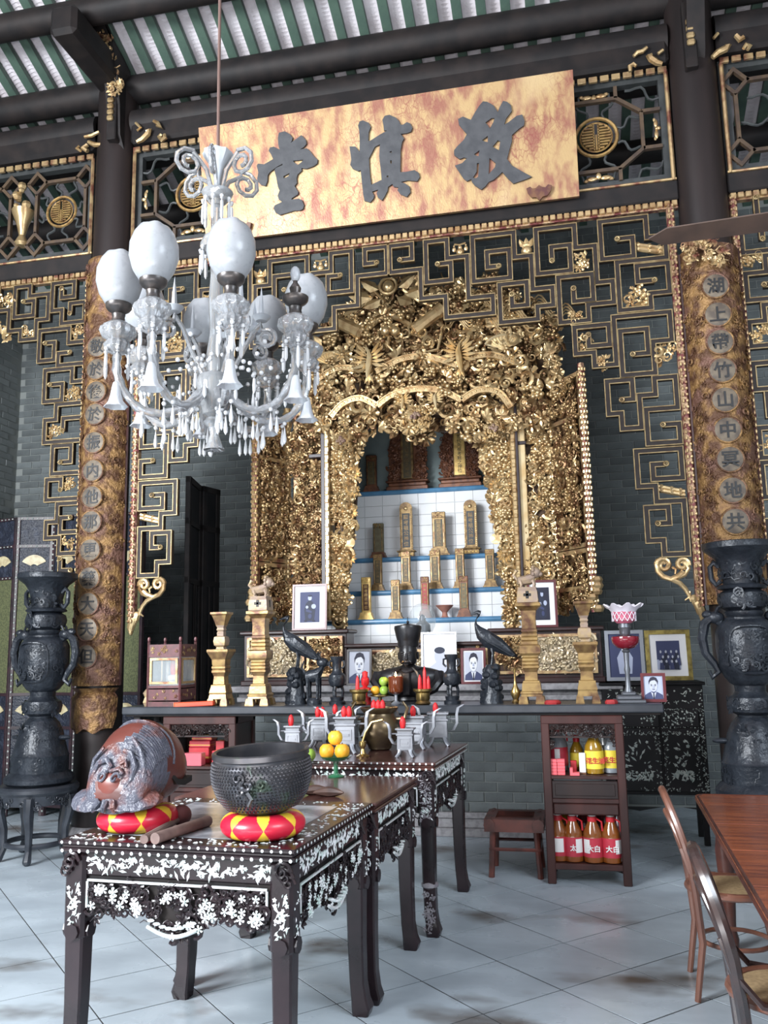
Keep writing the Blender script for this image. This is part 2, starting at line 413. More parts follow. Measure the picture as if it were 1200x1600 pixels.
def kit_scroll(turns=1.3, r=.1):
    P = []; rs = []
    for i in range(11):
        t = i/10; a = t*turns*2*pi; rr = .48*(1-t*.75); P.append((rr*cos(a), -.12-.12*t, rr*sin(a))); rs.append(r*(1.15-.5*t))
    return M().tube(P, rs, 5)
def kit_balls():
    m = M(); rng = random.Random(3)
    for i in range(8): m.ell((rng.uniform(-.4, .4), -rng.uniform(.05, .3), rng.uniform(-.4, .4)), .17, 6, 4)
    return m
def kit_twig():
    return M().tube([(-.5, 0, -.3), (-.2, -.15, .05), (.1, -.2, -.02), (.5, -.08, .35)], [.07, .06, .05, .03], 5)
KIT = [kit_leafspray(3), kit_leafspray(4), kit_flower(5), kit_flower(7), kit_scroll(), kit_scroll(1.0, .13), kit_balls(), kit_twig()]
def inside(p, poly):
    x, y = p; c = False; j = len(poly)-1
    for i in range(len(poly)):
        if (poly[i][1] > y) != (poly[j][1] > y) and x < (poly[j][0]-poly[i][0])*(y-poly[i][1])/(poly[j][1]-poly[i][1])+poly[i][0]: c = not c
        j = i
    return c
def carve(m, poly, fn, n, s0, s1, seed=0, kit=(0, 1, 2, 3, 4, 5, 6, 7), depth=.05, rz=0., tilt=.35):
    """strew carved leaves, flowers and scrolls over a polygon; fn maps polygon coords to a point of the carved face"""
    rng = random.Random(seed); xs = [p[0] for p in poly]; ys = [p[1] for p in poly]; k = 0; t = 0
    while k < n and t < n*20:
        t += 1; p = (rng.uniform(min(xs), max(xs)), rng.uniform(min(ys), max(ys)))
        if not inside(p, poly): continue
        k += 1; w = fn(*p); s = rng.uniform(s0, s1); K = KIT[rng.choice(kit)]
        mw = Matrix.Translation(w+Vector((0, -rng.uniform(0, depth), 0))) @ Matrix.Rotation(rz+rng.uniform(-tilt, tilt), 4, 'Z') @ Matrix.Rotation(rng.uniform(-tilt, tilt), 4, 'X') @ Matrix.Rotation(rng.uniform(0, 2*pi), 4, 'Y') @ Matrix.Scale(s, 4)
        m.add(K.v, K.f, mw)
    return m
def pxr(x0, x1, y0, y1): return [(x0, y0), (x1, y0), (x1, y1), (x0, y1)]
def onY(Y): return lambda x, y: at(x, y, Y)

# ------------------------------------------------------------------ name board
A0 = at(320, 381, 6.9); A1 = at(905, 305, 6.9); T0 = at(312, 200, 6.7); T1 = at(895, 108, 6.7)
zb = (A0.z+A1.z)/2; zt = (T0.z+T1.z)/2; xa = (A0.x+T0.x)/2; xb = (A1.x+T1.x)/2
BU = Vector((0, -.2, zt-zb)).normalized(); BN = Vector((1, 0, 0)).cross(BU); BO = Vector((xa, 6.9, zb)); BH = hypot(.2, zt-zb)
def onplane(px, py, o, n): d = ray(px, py); return CAM+d*((o-CAM).dot(n)/d.dot(n))
board = thing('name_board', 'gilded hall name board with three large dark characters 堂慎敬 leaning from the lintel', 'signboard', tuple(BO))
BOARDM = mat('cracked_gilt_board', (.48, .325, .155), .40, .3, (.30, .13, .085), 7, .42, .62, .3, 60, stretch=(1.6, 1, .7), c3=(.57, .42, .22), s3=1.3, lo3=.52, hi3=.66, detail=12)
def crackle(m, cols):
    nt = m.node_tree; N = nt.nodes; L = nt.links; b = N['Principled BSDF']; src = b.inputs['Base Color'].links[0].from_socket
    tc = N.new('ShaderNodeTexCoord'); mp = N.new('ShaderNodeMapping'); mp.inputs['Scale'].default_value = (1, 1, .55); L.new(tc.outputs['Object'], mp.inputs[0])
    nz = N.new('ShaderNodeTexNoise'); nz.inputs['Scale'].default_value = 9; L.new(mp.outputs[0], nz.inputs['Vector']); va = N.new('ShaderNodeVectorMath'); va.operation = 'ADD'; vs = N.new('ShaderNodeVectorMath'); vs.operation = 'SCALE'; vs.inputs[3].default_value = .12; L.new(nz.outputs['Color'], vs.inputs[0]); L.new(mp.outputs[0], va.inputs[0]); L.new(vs.outputs[0], va.inputs[1])
    for sc, w in ((11, .045), (24, .06)):
        v = N.new('ShaderNodeTexVoronoi'); v.feature = 'DISTANCE_TO_EDGE'; v.inputs['Scale'].default_value = sc; L.new(va.outputs[0], v.inputs['Vector'])
        r = N.new('ShaderNodeMapRange'); r.inputs[1].default_value = 0; r.inputs[2].default_value = w; r.inputs[3].default_value = .75; r.inputs[4].default_value = 0; L.new(v.outputs['Distance'], r.inputs[0])
        n2 = N.new('ShaderNodeTexNoise'); n2.inputs['Scale'].default_value = 2.2; L.new(tc.outputs['Object'], n2.inputs['Vector']); r2 = N.new('ShaderNodeMapRange'); r2.inputs[1].default_value = .42; r2.inputs[2].default_value = .6; L.new(n2.outputs[0], r2.inputs[0])
        mu = N.new('ShaderNodeMath'); mu.operation = 'MULTIPLY'; L.new(r.outputs[0], mu.inputs[0]); L.new(r2.outputs[0], mu.inputs[1])
        x = N.new('ShaderNodeMix'); x.data_type = 'RGBA'; L.new(src, x.inputs[6]); x.inputs[7].default_value = cols; L.new(mu.outputs[0], x.inputs[0]); src = x.outputs[2]
    L.new(src, b.inputs['Base Color'])
crackle(BOARDM, (.26, .075, .06, 1))
bm = M(); WB = xb-xa
bm.prism([(0, 0), (WB, 0), (WB, BH), (0, BH)], BO, (1, 0, 0), BU, BN*-.05)
mk('panel', bm, BOARDM, board)
def glyph_trace(o, s, loop, holes, depth=.022, nm='character'):
    def cv(l):
        r = []
        for (a, b) in l: p = onplane(o[0]+a*s, o[1]+b*s, BO, BN)-BO; r.append((p.x, p.dot(BU)))
        return r
    g = M(); g.prism(cv(loop), BO+BN*.001, (1, 0, 0), BU, BN*depth, [cv(h) for h in holes]); return mk(nm, g, CHARC, board)
glyph_trace((390, 195), .1, [(470,140),(560,115),(640,160),(685,215),(670,270),(650,300),(820,175),(890,250),(900,310),(860,360),(800,400),(905,380),(960,430),(1010,500),(1075,560),(1065,620),(1010,660),(900,700),(820,690),(825,730),(760,790),(745,850),(750,920),(715,970),(770,1060),(765,1100),(670,1160),(665,1180),(780,1165),(830,1190),(860,1270),(845,1325),(800,1350),(700,1355),(590,1390),(480,1420),(420,1385),(385,1320),(405,1270),(520,1215),(470,1180),(450,1120),(480,1040),(455,980),(430,840),(400,720),(420,690),(530,640),(525,622),(440,668),(330,750),(295,800),(290,890),(260,970),(190,950),(140,900),(130,860),(150,760),(125,650),(145,620),(240,630),(380,550),(350,480),(310,420),(330,370),(390,355),(480,400),(460,320),(455,220)],
    [[(690,575),(850,560),(820,600),(765,640),(705,600)], [(540,815),(640,765),(620,815),(545,850)]])
glyph_trace((540, 175), .10833, [(260,135),(340,170),(370,230),(340,310),(335,430),(360,430),(500,340),(610,280),(560,280),(555,220),(538,130),(570,70),(640,55),(730,95),(780,150),(800,200),(840,195),(890,160),(940,180),(970,240),(950,295),(890,320),(800,330),(850,395),(820,450),(800,560),(795,880),(880,875),(1000,850),(1060,890),(1075,950),(1040,1010),(900,1000),(800,1020),(870,1045),(930,1090),(940,1170),(890,1235),(800,1200),(755,1140),(770,1100),(700,1090),(680,1050),(620,1090),(610,1150),(570,1230),(530,1285),(470,1240),(455,1180),(480,1130),(390,1160),(420,1220),(410,1260),(360,1315),(280,1290),(262,1200),(240,1000),(225,850),(190,865),(110,830),(75,775),(90,700),(65,510),(150,510),(210,590),(212,420),(205,290),(188,210),(210,150)],
    [[(345,680),(430,515),(505,478),(500,500),(492,650),(515,850),(527,990),(380,1060),(362,950),(348,780)], [(635,590),(672,575),(668,605)], [(650,710),(672,712),(670,758),(652,752)], [(600,930),(625,930),(622,955),(602,955)]])
glyph_trace((700, 150), .125, [(440,80),(490,85),(570,130),(610,190),(625,215),(650,150),(690,75),(740,85),(790,130),(800,200),(770,240),(730,290),(705,370),(760,340),(860,260),(930,245),(960,330),(950,380),(890,420),(800,500),(800,580),(770,680),(740,800),(800,880),(920,950),(1050,1020),(980,1050),(820,1105),(760,1050),(680,960),(640,1000),(570,1060),(510,1085),(470,1140),(420,1180),(340,1130),(300,1080),(295,1050),(240,1075),(195,1040),(150,970),(90,880),(180,850),(240,790),(200,780),(150,800),(80,750),(80,690),(120,640),(200,560),(240,490),(190,430),(140,370),(130,300),(190,270),(260,300),(290,310),(340,220),(390,140)],
    [[(470,345),(545,290),(585,290),(570,340),(525,420),(500,380)], [(430,565),(500,510),(500,590),(460,580)], [(560,645),(625,565),(655,580),(640,690),(600,670)], [(330,740),(395,690),(385,765),(350,755)], [(520,785),(600,850),(590,900),(510,990)], [(365,850),(390,850),(380,1020),(350,1040),(315,1030),(360,960)]])
MAROON = mat('maroon_lacquer', (.09, .025, .022), .45, 0, (.16, .07, .03), 20)
def bat(px, py, s, pl=None):
    p = onplane(px, py, BO, BN)
    return M().prism([(-1, .45), (-.7, .55), (-.5, .35), (-.25, .4), (0, .6), (.25, .4), (.5, .35), (.7, .55), (1, .45), (.9, .05), (.6, -.3), (.25, -.35), (0, -.6), (-.25, -.35), (-.6, -.3), (-.9, .05)], p, Vector((s, 0, 0)), BU*s, BN*.04)
for px, py in ((843, 303), (378, 360)): mk('bat_bracket', bat(px, py, .105), MAROON, board)

# ------------------------------------------------------------------ lattice panels above the rail
LAT = mat('lattice_wood', (.10, .065, .038), .5, .1, (.06, .04, .03), 12)
LATD = mat('lattice_dark_wood', (.032, .035, .036), .5, 0, (.05, .055, .055), 10)
ZL0, ZL1 = 5.41, 6.45
def wavy(m, a, b, amp, r=.012, n=9, y=YC):
    P = []
    for i in range(n):
        t = i/(n-1); x = a[0]+(b[0]-a[0])*t; z = a[1]+(b[1]-a[1])*t; l = hypot(b[0]-a[0], b[1]-a[1])
        o = amp*sin(t*pi*2.5); P.append((x-(b[1]-a[1])/l*o, y, z+(b[0]-a[0])/l*o))
    return m.tube(P, r, 6)
def medallion(t, x, z, r):
    m = M(); m.tube([(x+r*cos(a), YC-.01, z+r*sin(a)) for a in [2*pi*i/24 for i in range(24)]], r*.09, 6, closed=True)
    m.tube([(x+.76*r*cos(a), YC-.01, z+.76*r*sin(a)) for a in [2*pi*i/24 for i in range(24)]], r*.045, 5, closed=True)
    k = r*.07
    for i in range(-4, 5):
        h = i*r*.15; w = math.sqrt(max(0, .70**2-(h/r)**2))*r
        if w <= 0: continue
        g = r*.1
        for s in (-1, 1): m.box(min(s*g, s*w)+x, max(s*g, s*w)+x, YC-.025, YC-.005, z+h-k/2, z+h+k/2)
    for s in (-.11, .11): m.box(x+r*s-k/2, x+r*s+k/2, YC-.025, YC-.005, z-.7*r, z+.74*r)
    m.box(x-k/2, x+k/2, YC-.025, YC-.005, z-.7*r, z+.1*r); mk('medallion', m, LATG, t)
LATG = mat('dulled_gilding', (.42, .27, .10), .4, .5, (.22, .12, .05), 20)
def gold_bat(m, x, z, s, rot=0.):
    mw = Tm(x, YC-.01, z) @ Matrix.Rotation(rot, 4, 'Y') @ Matrix.Scale(s, 4)
    m.ell((0, -.1, .15), (.22, .2, .3), 8, 6, mw)
    for q in (-1, 1):
        m.ell((q*.55, -.05, 0), (.45, .14, .2), 8, 5, mw); m.ell((q*.95, -.04, -.12), (.2, .1, .14), 6, 4, mw)
def frame_box(m, x0, x1, z0, z1, w, d, y=YC, front=-.05):
    m.ribbon([(x0+w/2, y, z0+w/2), (x1-w/2, y, z0+w/2), (x1-w/2, y, z1-w/2), (x0+w/2, y, z1-w/2)], w, d, z0=front, closed=True); return m
def bead_strip(m, x0, x1, z, y, w, pitch=.075, d=.03):
    n = int((x1-x0)/pitch)
    for i in range(n): a = x0+(i+.12)*(x1-x0)/n; b = x0+(i+.88)*(x1-x0)/n; m.box(a, b, y-d, y, z-w/2, z+w/2, w*.08)
def lattice_panel(x0, x1, kind, label):
    t = thing('lattice_panel', label, 'lattice panel', ((x0+x1)/2, YC, ZL0), group=None)
    fr = M(); frame_box(fr, x0, x1, ZL0, ZL1, .085, .07); mk('frame', fr, LATD, t)
    g = M(); bead_strip(g, x0, x1, ZL1-.028, YC-.05, .05, .095); mk('beaded_edge', g, GOLDP, t)
    g = M()
    for xx in (x0+.022, x1-.022): g.tube([(xx, YC-.06, ZL0), (xx, YC-.06, ZL1-.05)], .018, 6)
    g.tube([(x0, YC-.06, ZL0+.012), (x1, YC-.06, ZL0+.012)], .012, 6); mk('gilt_edge', g, GOLDP, t)
    xc = (x0+x1)/2; zc = (ZL0+ZL1)/2-.01; a = M(); w = M(); o = M()
    hw = (x1-x0)/2-.085; hh = (ZL1-ZL0)/2-.085
    def bar(*P): a.ribbon([(xc+p[0], YC, zc+p[1]) for p in P], .030, .04)
    if kind == 'octagon':
        e = min(hw-.12, .38); f = hh-.11; k = .17
        bar((e, k), (e-.2, f), (-(e-.2), f), (-e, k), (-e, -k), (-(e-.2), -f), (e-.2, -f), (e, -k), (e, k))
        for sx in (-1, 1):
            for sz in (-1, 1): bar((sx*e, sz*k), (sx*hw, sz*k)); bar((sx*(e-.2), sz*f), (sx*(e-.2), sz*hh))
        for i in range(8):
            q = 2*pi*i/8+pi/8; wavy(w, (xc+.19*cos(q), zc+.19*sin(q)), (xc+(e+.02)*cos(q), zc+.42*sin(q)), .03*(1 if i % 2 else -1))
        for sx in (-1, 1):
            for sz in (-1, 1): wavy(w, (xc+sx*hw, zc+sz*(k+.12)), (xc+sx*(e-.1), zc+sz*hh), .04*sx)
        for q in ((xc-hw+.04, zc, .09, -pi/2), (xc+hw-.04, zc, .09, pi/2), (xc, zc+hh-.06, .11, pi), (xc, zc-hh+.05, .11)): o = M(); gold_bat(o, *q); mk('gilt_bat', o, GOLDB, t)
        o = M()
        medallion(t, xc, zc-.0, .175)
    else:
        cells = kind; n = len(cells)
        for (u0, u1) in cells:
            x_0, x_1 = u0-xc, u1-xc; dd = .115
            z_0, z_1 = -hh+dd, hh-dd
            bar((x_0+dd, z_1), (x_1-dd, z_1)); bar((x_0+dd, z_0), (x_1-dd, z_0)); bar((x_0+.02, z_0+dd), (x_0+.02, z_1-dd)); bar((x_1-.02, z_0+dd), (x_1-.02, z_1-dd))
            for cx in (x_0+.02, x_1-.02):
                for cz in (z_0, z_1):
                    s = 1 if cz > 0 else -1
                    bar((cx-.1, cz), (cx, cz-.11), (cx+.1, cz), (cx, cz+.11), (cx-.1, cz))
            xm = (x_0+x_1)/2
            for i in range(8):
                q = 2*pi*i/8+.2; wavy(w, (xc+xm+.16*cos(q), zc+.16*sin(q)), (xc+xm+(x_1-x_0)*.46*cos(q), zc+.36*sin(q)), .03*(1 if i % 2 else -1))
            medallion(t, xc+xm, zc, .155)
    mk('lattice_bars', a, LAT, t); mk('vine_bars', w, LATD, t)
    if o.v: mk('gilt_bat', o, GOLDB, t)
    return t
lx0, lx1 = XCL+.2, XCR-.2; lw = (lx1-lx0)/4
for i, lb in enumerate(('octagonal lattice panel with round medallion left of the name board', 'octagonal lattice panel mostly hidden behind left half of name board', 'octagonal lattice panel mostly hidden behind right half of name board', 'octagonal lattice panel with gilt bats and round medallion right of the name board')):
    lattice_panel(lx0+i*lw, lx0+(i+1)*lw, 'octagon', lb)
xr = at(148, 330, YC).x; c1 = at(57, 330, YC).x; c0 = at(22, 330, YC).x
tL = lattice_panel(c0-1.25, XCL-.2, [(c1, XCL-.29), (c0-.95, c0)], 'lattice panel with corner diamonds and medallion in the far left bay')
m = M(); zc_ = (ZL0+ZL1)/2
for i in range(14): m.ell(((c0+c1)/2+random.uniform(-.07, .07), YC-.03-random.uniform(0, .03), zc_+.0+random.uniform(.02, .3)), random.uniform(.025, .05), 6, 4)
m.lathe([(.05, -.33), (.07, -.3), (.03, -.22), (.06, -.1), (.10, .0), (.11, .04), (.06, .05)], 10, ((c0+c1)/2, YC-.03, zc_)); mk('gilt_vase', m, GOLDB, tL)
lattice_panel(XCR+.2, XCR+1.45, [(XCR+.3, XCR+1.36)], 'lattice panel with corner diamonds in the far right bay')

# ------------------------------------------------------------------ gilded clouds carved on the lintel ends
def curl(m, P, r): return m.tube(P, [r*(.5+.5*sin(pi*(i+.6)/(len(P)+.2))) for i in range(len(P))], 6)
def lintel_cloud(label, pts):
    m = M()
    for P, r in pts: curl(m, [at(x, y, YC-.155) for x, y in P], r*1.35)
    return tag(mk('cloud_carving', m, GOLDB), label, 'carving')
lintel_cloud('gilt cloud scroll carved on lintel right of the left column', [([(214, 222), (222, 218), (231, 209), (234, 204), (229, 206)], .022), ([(252, 210), (249, 214), (253, 219), (258, 215), (257, 210)], .018), ([(245, 196), (252, 200), (247, 193), (240, 189)], .016), ([(212, 192), (220, 200), (214, 204)], .012)])
lintel_cloud('gilt cloud scroll carved on lintel left of the right column', [([(1035, 100), (1027, 98), (1018, 92), (1014, 88), (1019, 86)], .022), ([(985, 112), (984, 104), (990, 100), (994, 103)], .015), ([(990, 88), (996, 82), (1004, 80), (1011, 74)], .015), ([(1036, 78), (1028, 84)], .012)])
lintel_cloud('gilt cloud scroll carved on lintel right of the right column', [([(1113, 90), (1122, 82), (1134, 76), (1138, 72), (1133, 73)], .022), ([(1168, 78), (1172, 72), (1166, 70), (1162, 76)], .015), ([(1150, 55), (1156, 62), (1162, 58)], .02), ([(1115, 60), (1122, 52)], .012)])
lintel_cloud('gilt cloud scroll carved on lintel left of the left column', [([(160, 226), (148, 226), (138, 222)], .018), ([(137, 226), (130, 232), (137, 236)], .02), ([(126, 236), (120, 232), (124, 228)], .012), ([(155, 206), (143, 212), (132, 214)], .014)])
for sx, lb in ((-1, 'left'), (1, 'right')):
    x = XCL if sx < 0 else XCR; t = thing('beam_bracket', 'carved dark and gilt bracket under the cross beam at the %s column' % lb, 'bracket', (x, 6.5, 6.1))
    if sx < 0: eg = [at(px_, py_, Y) for px_, py_, Y in ((184, 210, 6.84), (177, 165, 6.82), (166, 122, 6.76), (152, 72, 6.66), (138, 36, 6.58), (122, 4, 6.45))]
    else: eg = [Vector((x-.06, 6.84-.08*k, 6.42+.19*k)) for k in range(6)]
    xm_ = sum(p.x for p in eg)/len(eg); b = M(); b.prism([(7.0-p.y, p.z) for p in eg]+[(.55, 7.45), (.0, 7.3), (0, 6.3)], (xm_, 7.0, 0), (0, -1, 0), (0, 0, 1), Vector((.14, 0, 0))); mk('bracket_board', b, EBONY, t)
    m = M()
    def fb(a, b): q = a*(len(eg)-1.01); i = int(q); p = eg[i].lerp(eg[i+1], q-i); return p+Vector((.02+.12*b, .01, .0))
    carve(m, [(.28 if sx < 0 else .6, 0), (.95, 0), (.95, 1), (.28 if sx < 0 else .6, 1)], fb, 80 if sx < 0 else 14, .04, .10, 5+sx, depth=.05); mk('gilt_carving', m, GOLDP, t, kind='stuff')
    m = M(); c_ = at(174, 172, 6.80) if sx < 0 else at(1078, 52, 6.80)
    for k in range(4): m.box(c_.x-.032, c_.x+.032, c_.y-.04, c_.y, c_.z-.12+k*.062, c_.z-.12+k*.062+.05, .012)
    mk('tassel_board', M().box(c_.x-.05, c_.x+.05, c_.y-.005, 6.9, c_.z-.3, c_.z+.3, .01), EBONY, t)
    mk('gilt_tassel', m, GOLDB, t)
# ------------------------------------------------------------------ fretwork screens
FRETD = mat('fret_dark_face', (.022, .016, .015), .5, 0, (.03, .024, .022), 12, spec=.25)
FRETG = mat('fret_gilt_line', (.34, .25, .12), .42, .4, (.20, .13, .06), 18)
def px(o, s, L): return [(o[0]+a*s, o[1]+b*s) for a, b in L]
A_ = (470, 360); B_ = (720, 320); C_ = (860, 320); D_ = (880, 520); E_ = (940, 740)
RUNS = [
 px(A_, .25, [(860,225),(940,215),(945,325),(790,335),(785,85),(910,75),(925,180),(1040,180),(1055,430)])+[(770,466),(772.5,491.5)]+px(A_, .25, [(915,555),(908,425),(758,435),(752,262),(562,270),(562,108),(697,102),(700,195),(625,193)]),
 px(B_, .2, [(300,490),(215,510),(205,385),(380,370),(390,590),(105,610),(95,265),(410,238),(425,420),(550,420),(565,670),(715,665),(725,795),(600,810),(605,910),(315,930),(305,640),(515,620),(525,800),(405,805),(400,715)]),
 px(B_, .2, [(715,455),(705,345),(850,335),(862,530),(605,555),(585,205),(885,185),(895,345),(1045,345),(1065,620)])+px(C_, .2, [(485,615),(495,780),(300,790),(295,915),(80,935),(60,580),(325,560),(335,760),(185,765),(180,670)]),
 px(C_, .2, [(520,290),(640,268),(645,415),(400,445),(385,150),(740,115),(750,265),(895,265),(900,430),(520,465),(540,840),(780,820),(780,710),(925,690),(915,470),(670,495),(680,620),(810,603)]),
 [(920,526),(919,544),(952,541),(951,510),(898,514),(899,555),(927,554),(930,574),(963,572),(958,498),(1045,491),(1049,533),(1020,537),(1023,586),(972,588),(969,520),(1010,517),(1012,556),(988,554.4)],
 px(D_, .2, [(455,530),(545,535),(535,380),(340,390),(355,645),(450,640),(465,760),(605,750),(595,505),(715,490),(710,360),(870,360),(890,590),(645,615),(660,875),(910,860),(900,718),(775,730)]),
 [(1040,727),(1019,727),(1020,749),(1066,749),(1062,703.6),(994,706),(996,761),(1023,761),(1026,785),(1068,783.5),(1073.5,866),(1037.5,867.5),(1036,845),(1012,846),(1009,794),(1043.5,794),(1045,819.5),(1027,818)]]
def fret_run(t, P):
    """one continuous fret: dark face between two gilt lines, ending in small curls"""
    d = M(); d.ribbon(P, .043, .05, z0=-.01); o = mk('fret', d, FRETD, t)
    g = M()
    for s in (-1, 1): g.ribbon(P, .0075, .016, off=s*.0195, z0=.030)
    for e, q in ((P[0], P[1]), (P[-1], P[-2])):
        if (e-q).length < 1e-6: continue
        u = (e-q).normalized(); g.tube([e+Vector((0, -.05, 0))+u*.018*cos(a)+Vector((-u.z, 0, u.x))*.018*sin(a) for a in [2*pi*i/9 for i in range(9)]], .008, 5, closed=True)
        g.ell(e+Vector((0, -.045, 0)), .008, 6, 4)
    mk('gilt_line', g, FRETG, o)
def snap(P):
    """straighten a surveyed run so neighbouring bars are truly level or plumb"""
    P = [Vector(p) for p in P]
    for _ in range(40):
        for a, b in zip(P, P[1:]):
            if abs(a.x-b.x) > abs(a.z-b.z): m = (a.z+b.z)/2; a.z += (m-a.z)*.5; b.z += (m-b.z)*.5
            else: m = (a.x+b.x)/2; a.x += (m-a.x)*.5; b.x += (m-b.x)*.5
    return P
XM = (lx0+lx1)/2
scr = thing('fretwork_screen', 'large gilt-lined fretwork screen hanging round the middle bay before the shrine', 'screen', (XM, YC, 5.24))
cx = at(608, 400, YC).x
for P in RUNS:
    q = snap([at(a, b, YC) for a, b in P]); fret_run(scr, q)
    fret_run(scr, [Vector((2*cx-p.x, p.y, p.z)) for p in q][::-1])
def border(t, xs, z0, z1, side):
    m = M(); m.box(xs-.03, xs+.03, YC-.05, YC+.03, z0, z1, .012); mk('border_strip', m, GOLDRED, t)
    m = M(); n = int((z1-z0)/.05)
    for i in range(n):
        z = z0+(i+.5)*(z1-z0)/n; m.ell((xs-side*.014, YC-.06, z), (.011, .014, .02), 6, 4); m.ell((xs+side*.018, YC-.055, z), (.013, .01, .014), 5, 3)
    mk('bead_row', m, GOLDP, t)
zbR = at(1100, 955, YC).z
for s, xs in ((-1, 2*cx-at(1064, 560, YC).x), (1, at(1064, 560, YC).x)): border(scr, xs, zbR+.02, 5.22, s)
m = M(); bead_strip(m, lx0, lx1, 5.215, YC-.03, .045, .058); mk('beaded_edge', m, GOLDB, scr)
m = M(); m.box(lx0, lx1, YC-.03, YC+.02, 5.18, 5.245); mk('top_strip', m, GOLDRED, scr)
def corner_scroll(t, mir):
    f = lambda x, y: (lambda p: Vector((2*cx-p.x, p.y, p.z)) if mir else p)(at(x, y, YC-.02))
    m = M()
    def sp(c, r, a0, turns, n=16, sg=1): return [f(c[0]+r*(1-.8*i/n)*cos(a0+sg*turns*2*pi*i/n), c[1]+r*(1-.8*i/n)*sin(a0+sg*turns*2*pi*i/n)) for i in range(n)]
    m.tube([f(*p) for p in ((1026, 878), (1028, 892), (1036, 901), (1048, 905), (1060, 900), (1068, 893))]+[], .022, 8)
    m.tube(sp((1037, 883), 11, pi, 1.5)[::-1], [.012+.0009*i for i in range(16)], 8)
    m.tube(sp((1066, 882), 10, .2, 1.5, sg=-1)[::-1], [.012+.0009*i for i in range(16)], 8)
    m.tube([f(*p) for p in ((1070, 878), (1076, 888), (1070, 898), (1058, 903))], .018, 8)
    m.tube([f(*p) for p in ((1049, 905), (1062, 911), (1071, 920), (1078, 932), (1080, 940))], [.02, .02, .018, .015, .008], 8)
    m.tube([f(*p) for p in ((1078, 924), (1076, 934), (1070, 938))], [.012, .01, .006], 6)
    m.tube([f(*p) for p in ((1050, 886), (1056, 890), (1055, 897))], [.012, .012, .008], 6)
    mk('corner_scroll', m, GOLDB, t)
    m = M()
    for i in range(9):
        p = f(1086+i*1.6+random.uniform(-3, 3), 936+i*3.4); m.ell(p, (.035*(1-i*.06), .03, .04), 7, 5)
    m.tube([f(1090, 940), f(1097, 958), f(1100, 964)], [.04, .035, .012], 8); mk('drop_finial', m, GOLDB, t)
for mir in (False, True): corner_scroll(scr, mir)
def ornament(t, kind, x, y, s, mir=False, Y=YC):
    p = at(x, y, Y); 
    if mir: p.x = 2*cx-p.x
    m = M()
    if kind == 'gourd':
        m.ell(p, (s*.5, s*.4, s*.5), 10, 7); m.ell(p+Vector((0, 0, s*.6)), (s*.28, s*.25, s*.3), 8, 6)
        for q in (-1, 1): m.ell(p+Vector((q*s*.75, 0, s*.4)), (s*.28, s*.2, s*.32), 8, 5); m.ell(p+Vector((q*s*.75, 0, s*.85)), s*.15, 6, 4)
        m.tube([p+Vector((-s*.7, 0, s*1.1)), p+Vector((0, -.01, s*.9)), p+Vector((s*.7, 0, s*1.15))], .008, 5)
    elif kind == 'pot':
        m.ell(p, (s*.55, s*.4, s*.5), 10, 7)
        for q in (-.5, 0, .5): m.add(*leafv(), Tm(p.x+q*s*.5, p.y-.01, p.z+s*.3) @ Matrix.Rotation(q*.9, 4, 'Y') @ Matrix.Scale(s*.9, 4))
        m.ell(p+Vector((0, 0, s*.6)), (s*.5, s*.25, s*.25), 8, 4)
    elif kind == 'bamboo':
        for q in (-.22, .22):
            m.tube([p+Vector((-s, 0, q*s*.6+s*.25)), p+Vector((s, 0, q*s*.6-s*.3))], s*.17, 7)
            for e in (-.6, .1, .7): m.ell(p+Vector((e*s, 0, q*s*.6-e*s*.27)), s*.21, 7, 4)
    else:
        rng = random.Random(int(x*7+y)); 
        for i in range(9):
            K = KIT[rng.choice((0, 1, 2, 4, 5, 6))]
            m.add(K.v, K.f, Matrix.Translation(p+Vector((rng.uniform(-.6, .6)*s, -rng.uniform(0, .03), rng.uniform(-.5, .5)*s))) @ Matrix.Rotation(rng.uniform(0, 6), 4, 'Y') @ Matrix.Scale(s*rng.uniform(.5, .8), 4))
    mk({'gourd': 'gilt_gourd', 'pot': 'gilt_pot', 'bamboo': 'gilt_bamboo'}.get(kind, 'gilt_spray'), m, GOLDB, t)
for k, x, y, s in (('gourd', 719, 394, .07), ('pot', 823, 392, .09), ('spray', 912, 411, .12), ('bamboo', 1012, 388, .13), ('spray', 990, 464, .15), ('spray', 1043, 554, .14), ('bamboo', 1047, 766, .11), ('spray', 912, 535, .11), ('spray', 898, 498, .09), ('spray', 942, 568, .09)):
    ornament(scr, k, x, y, s); ornament(scr, k, x, y, s, True)

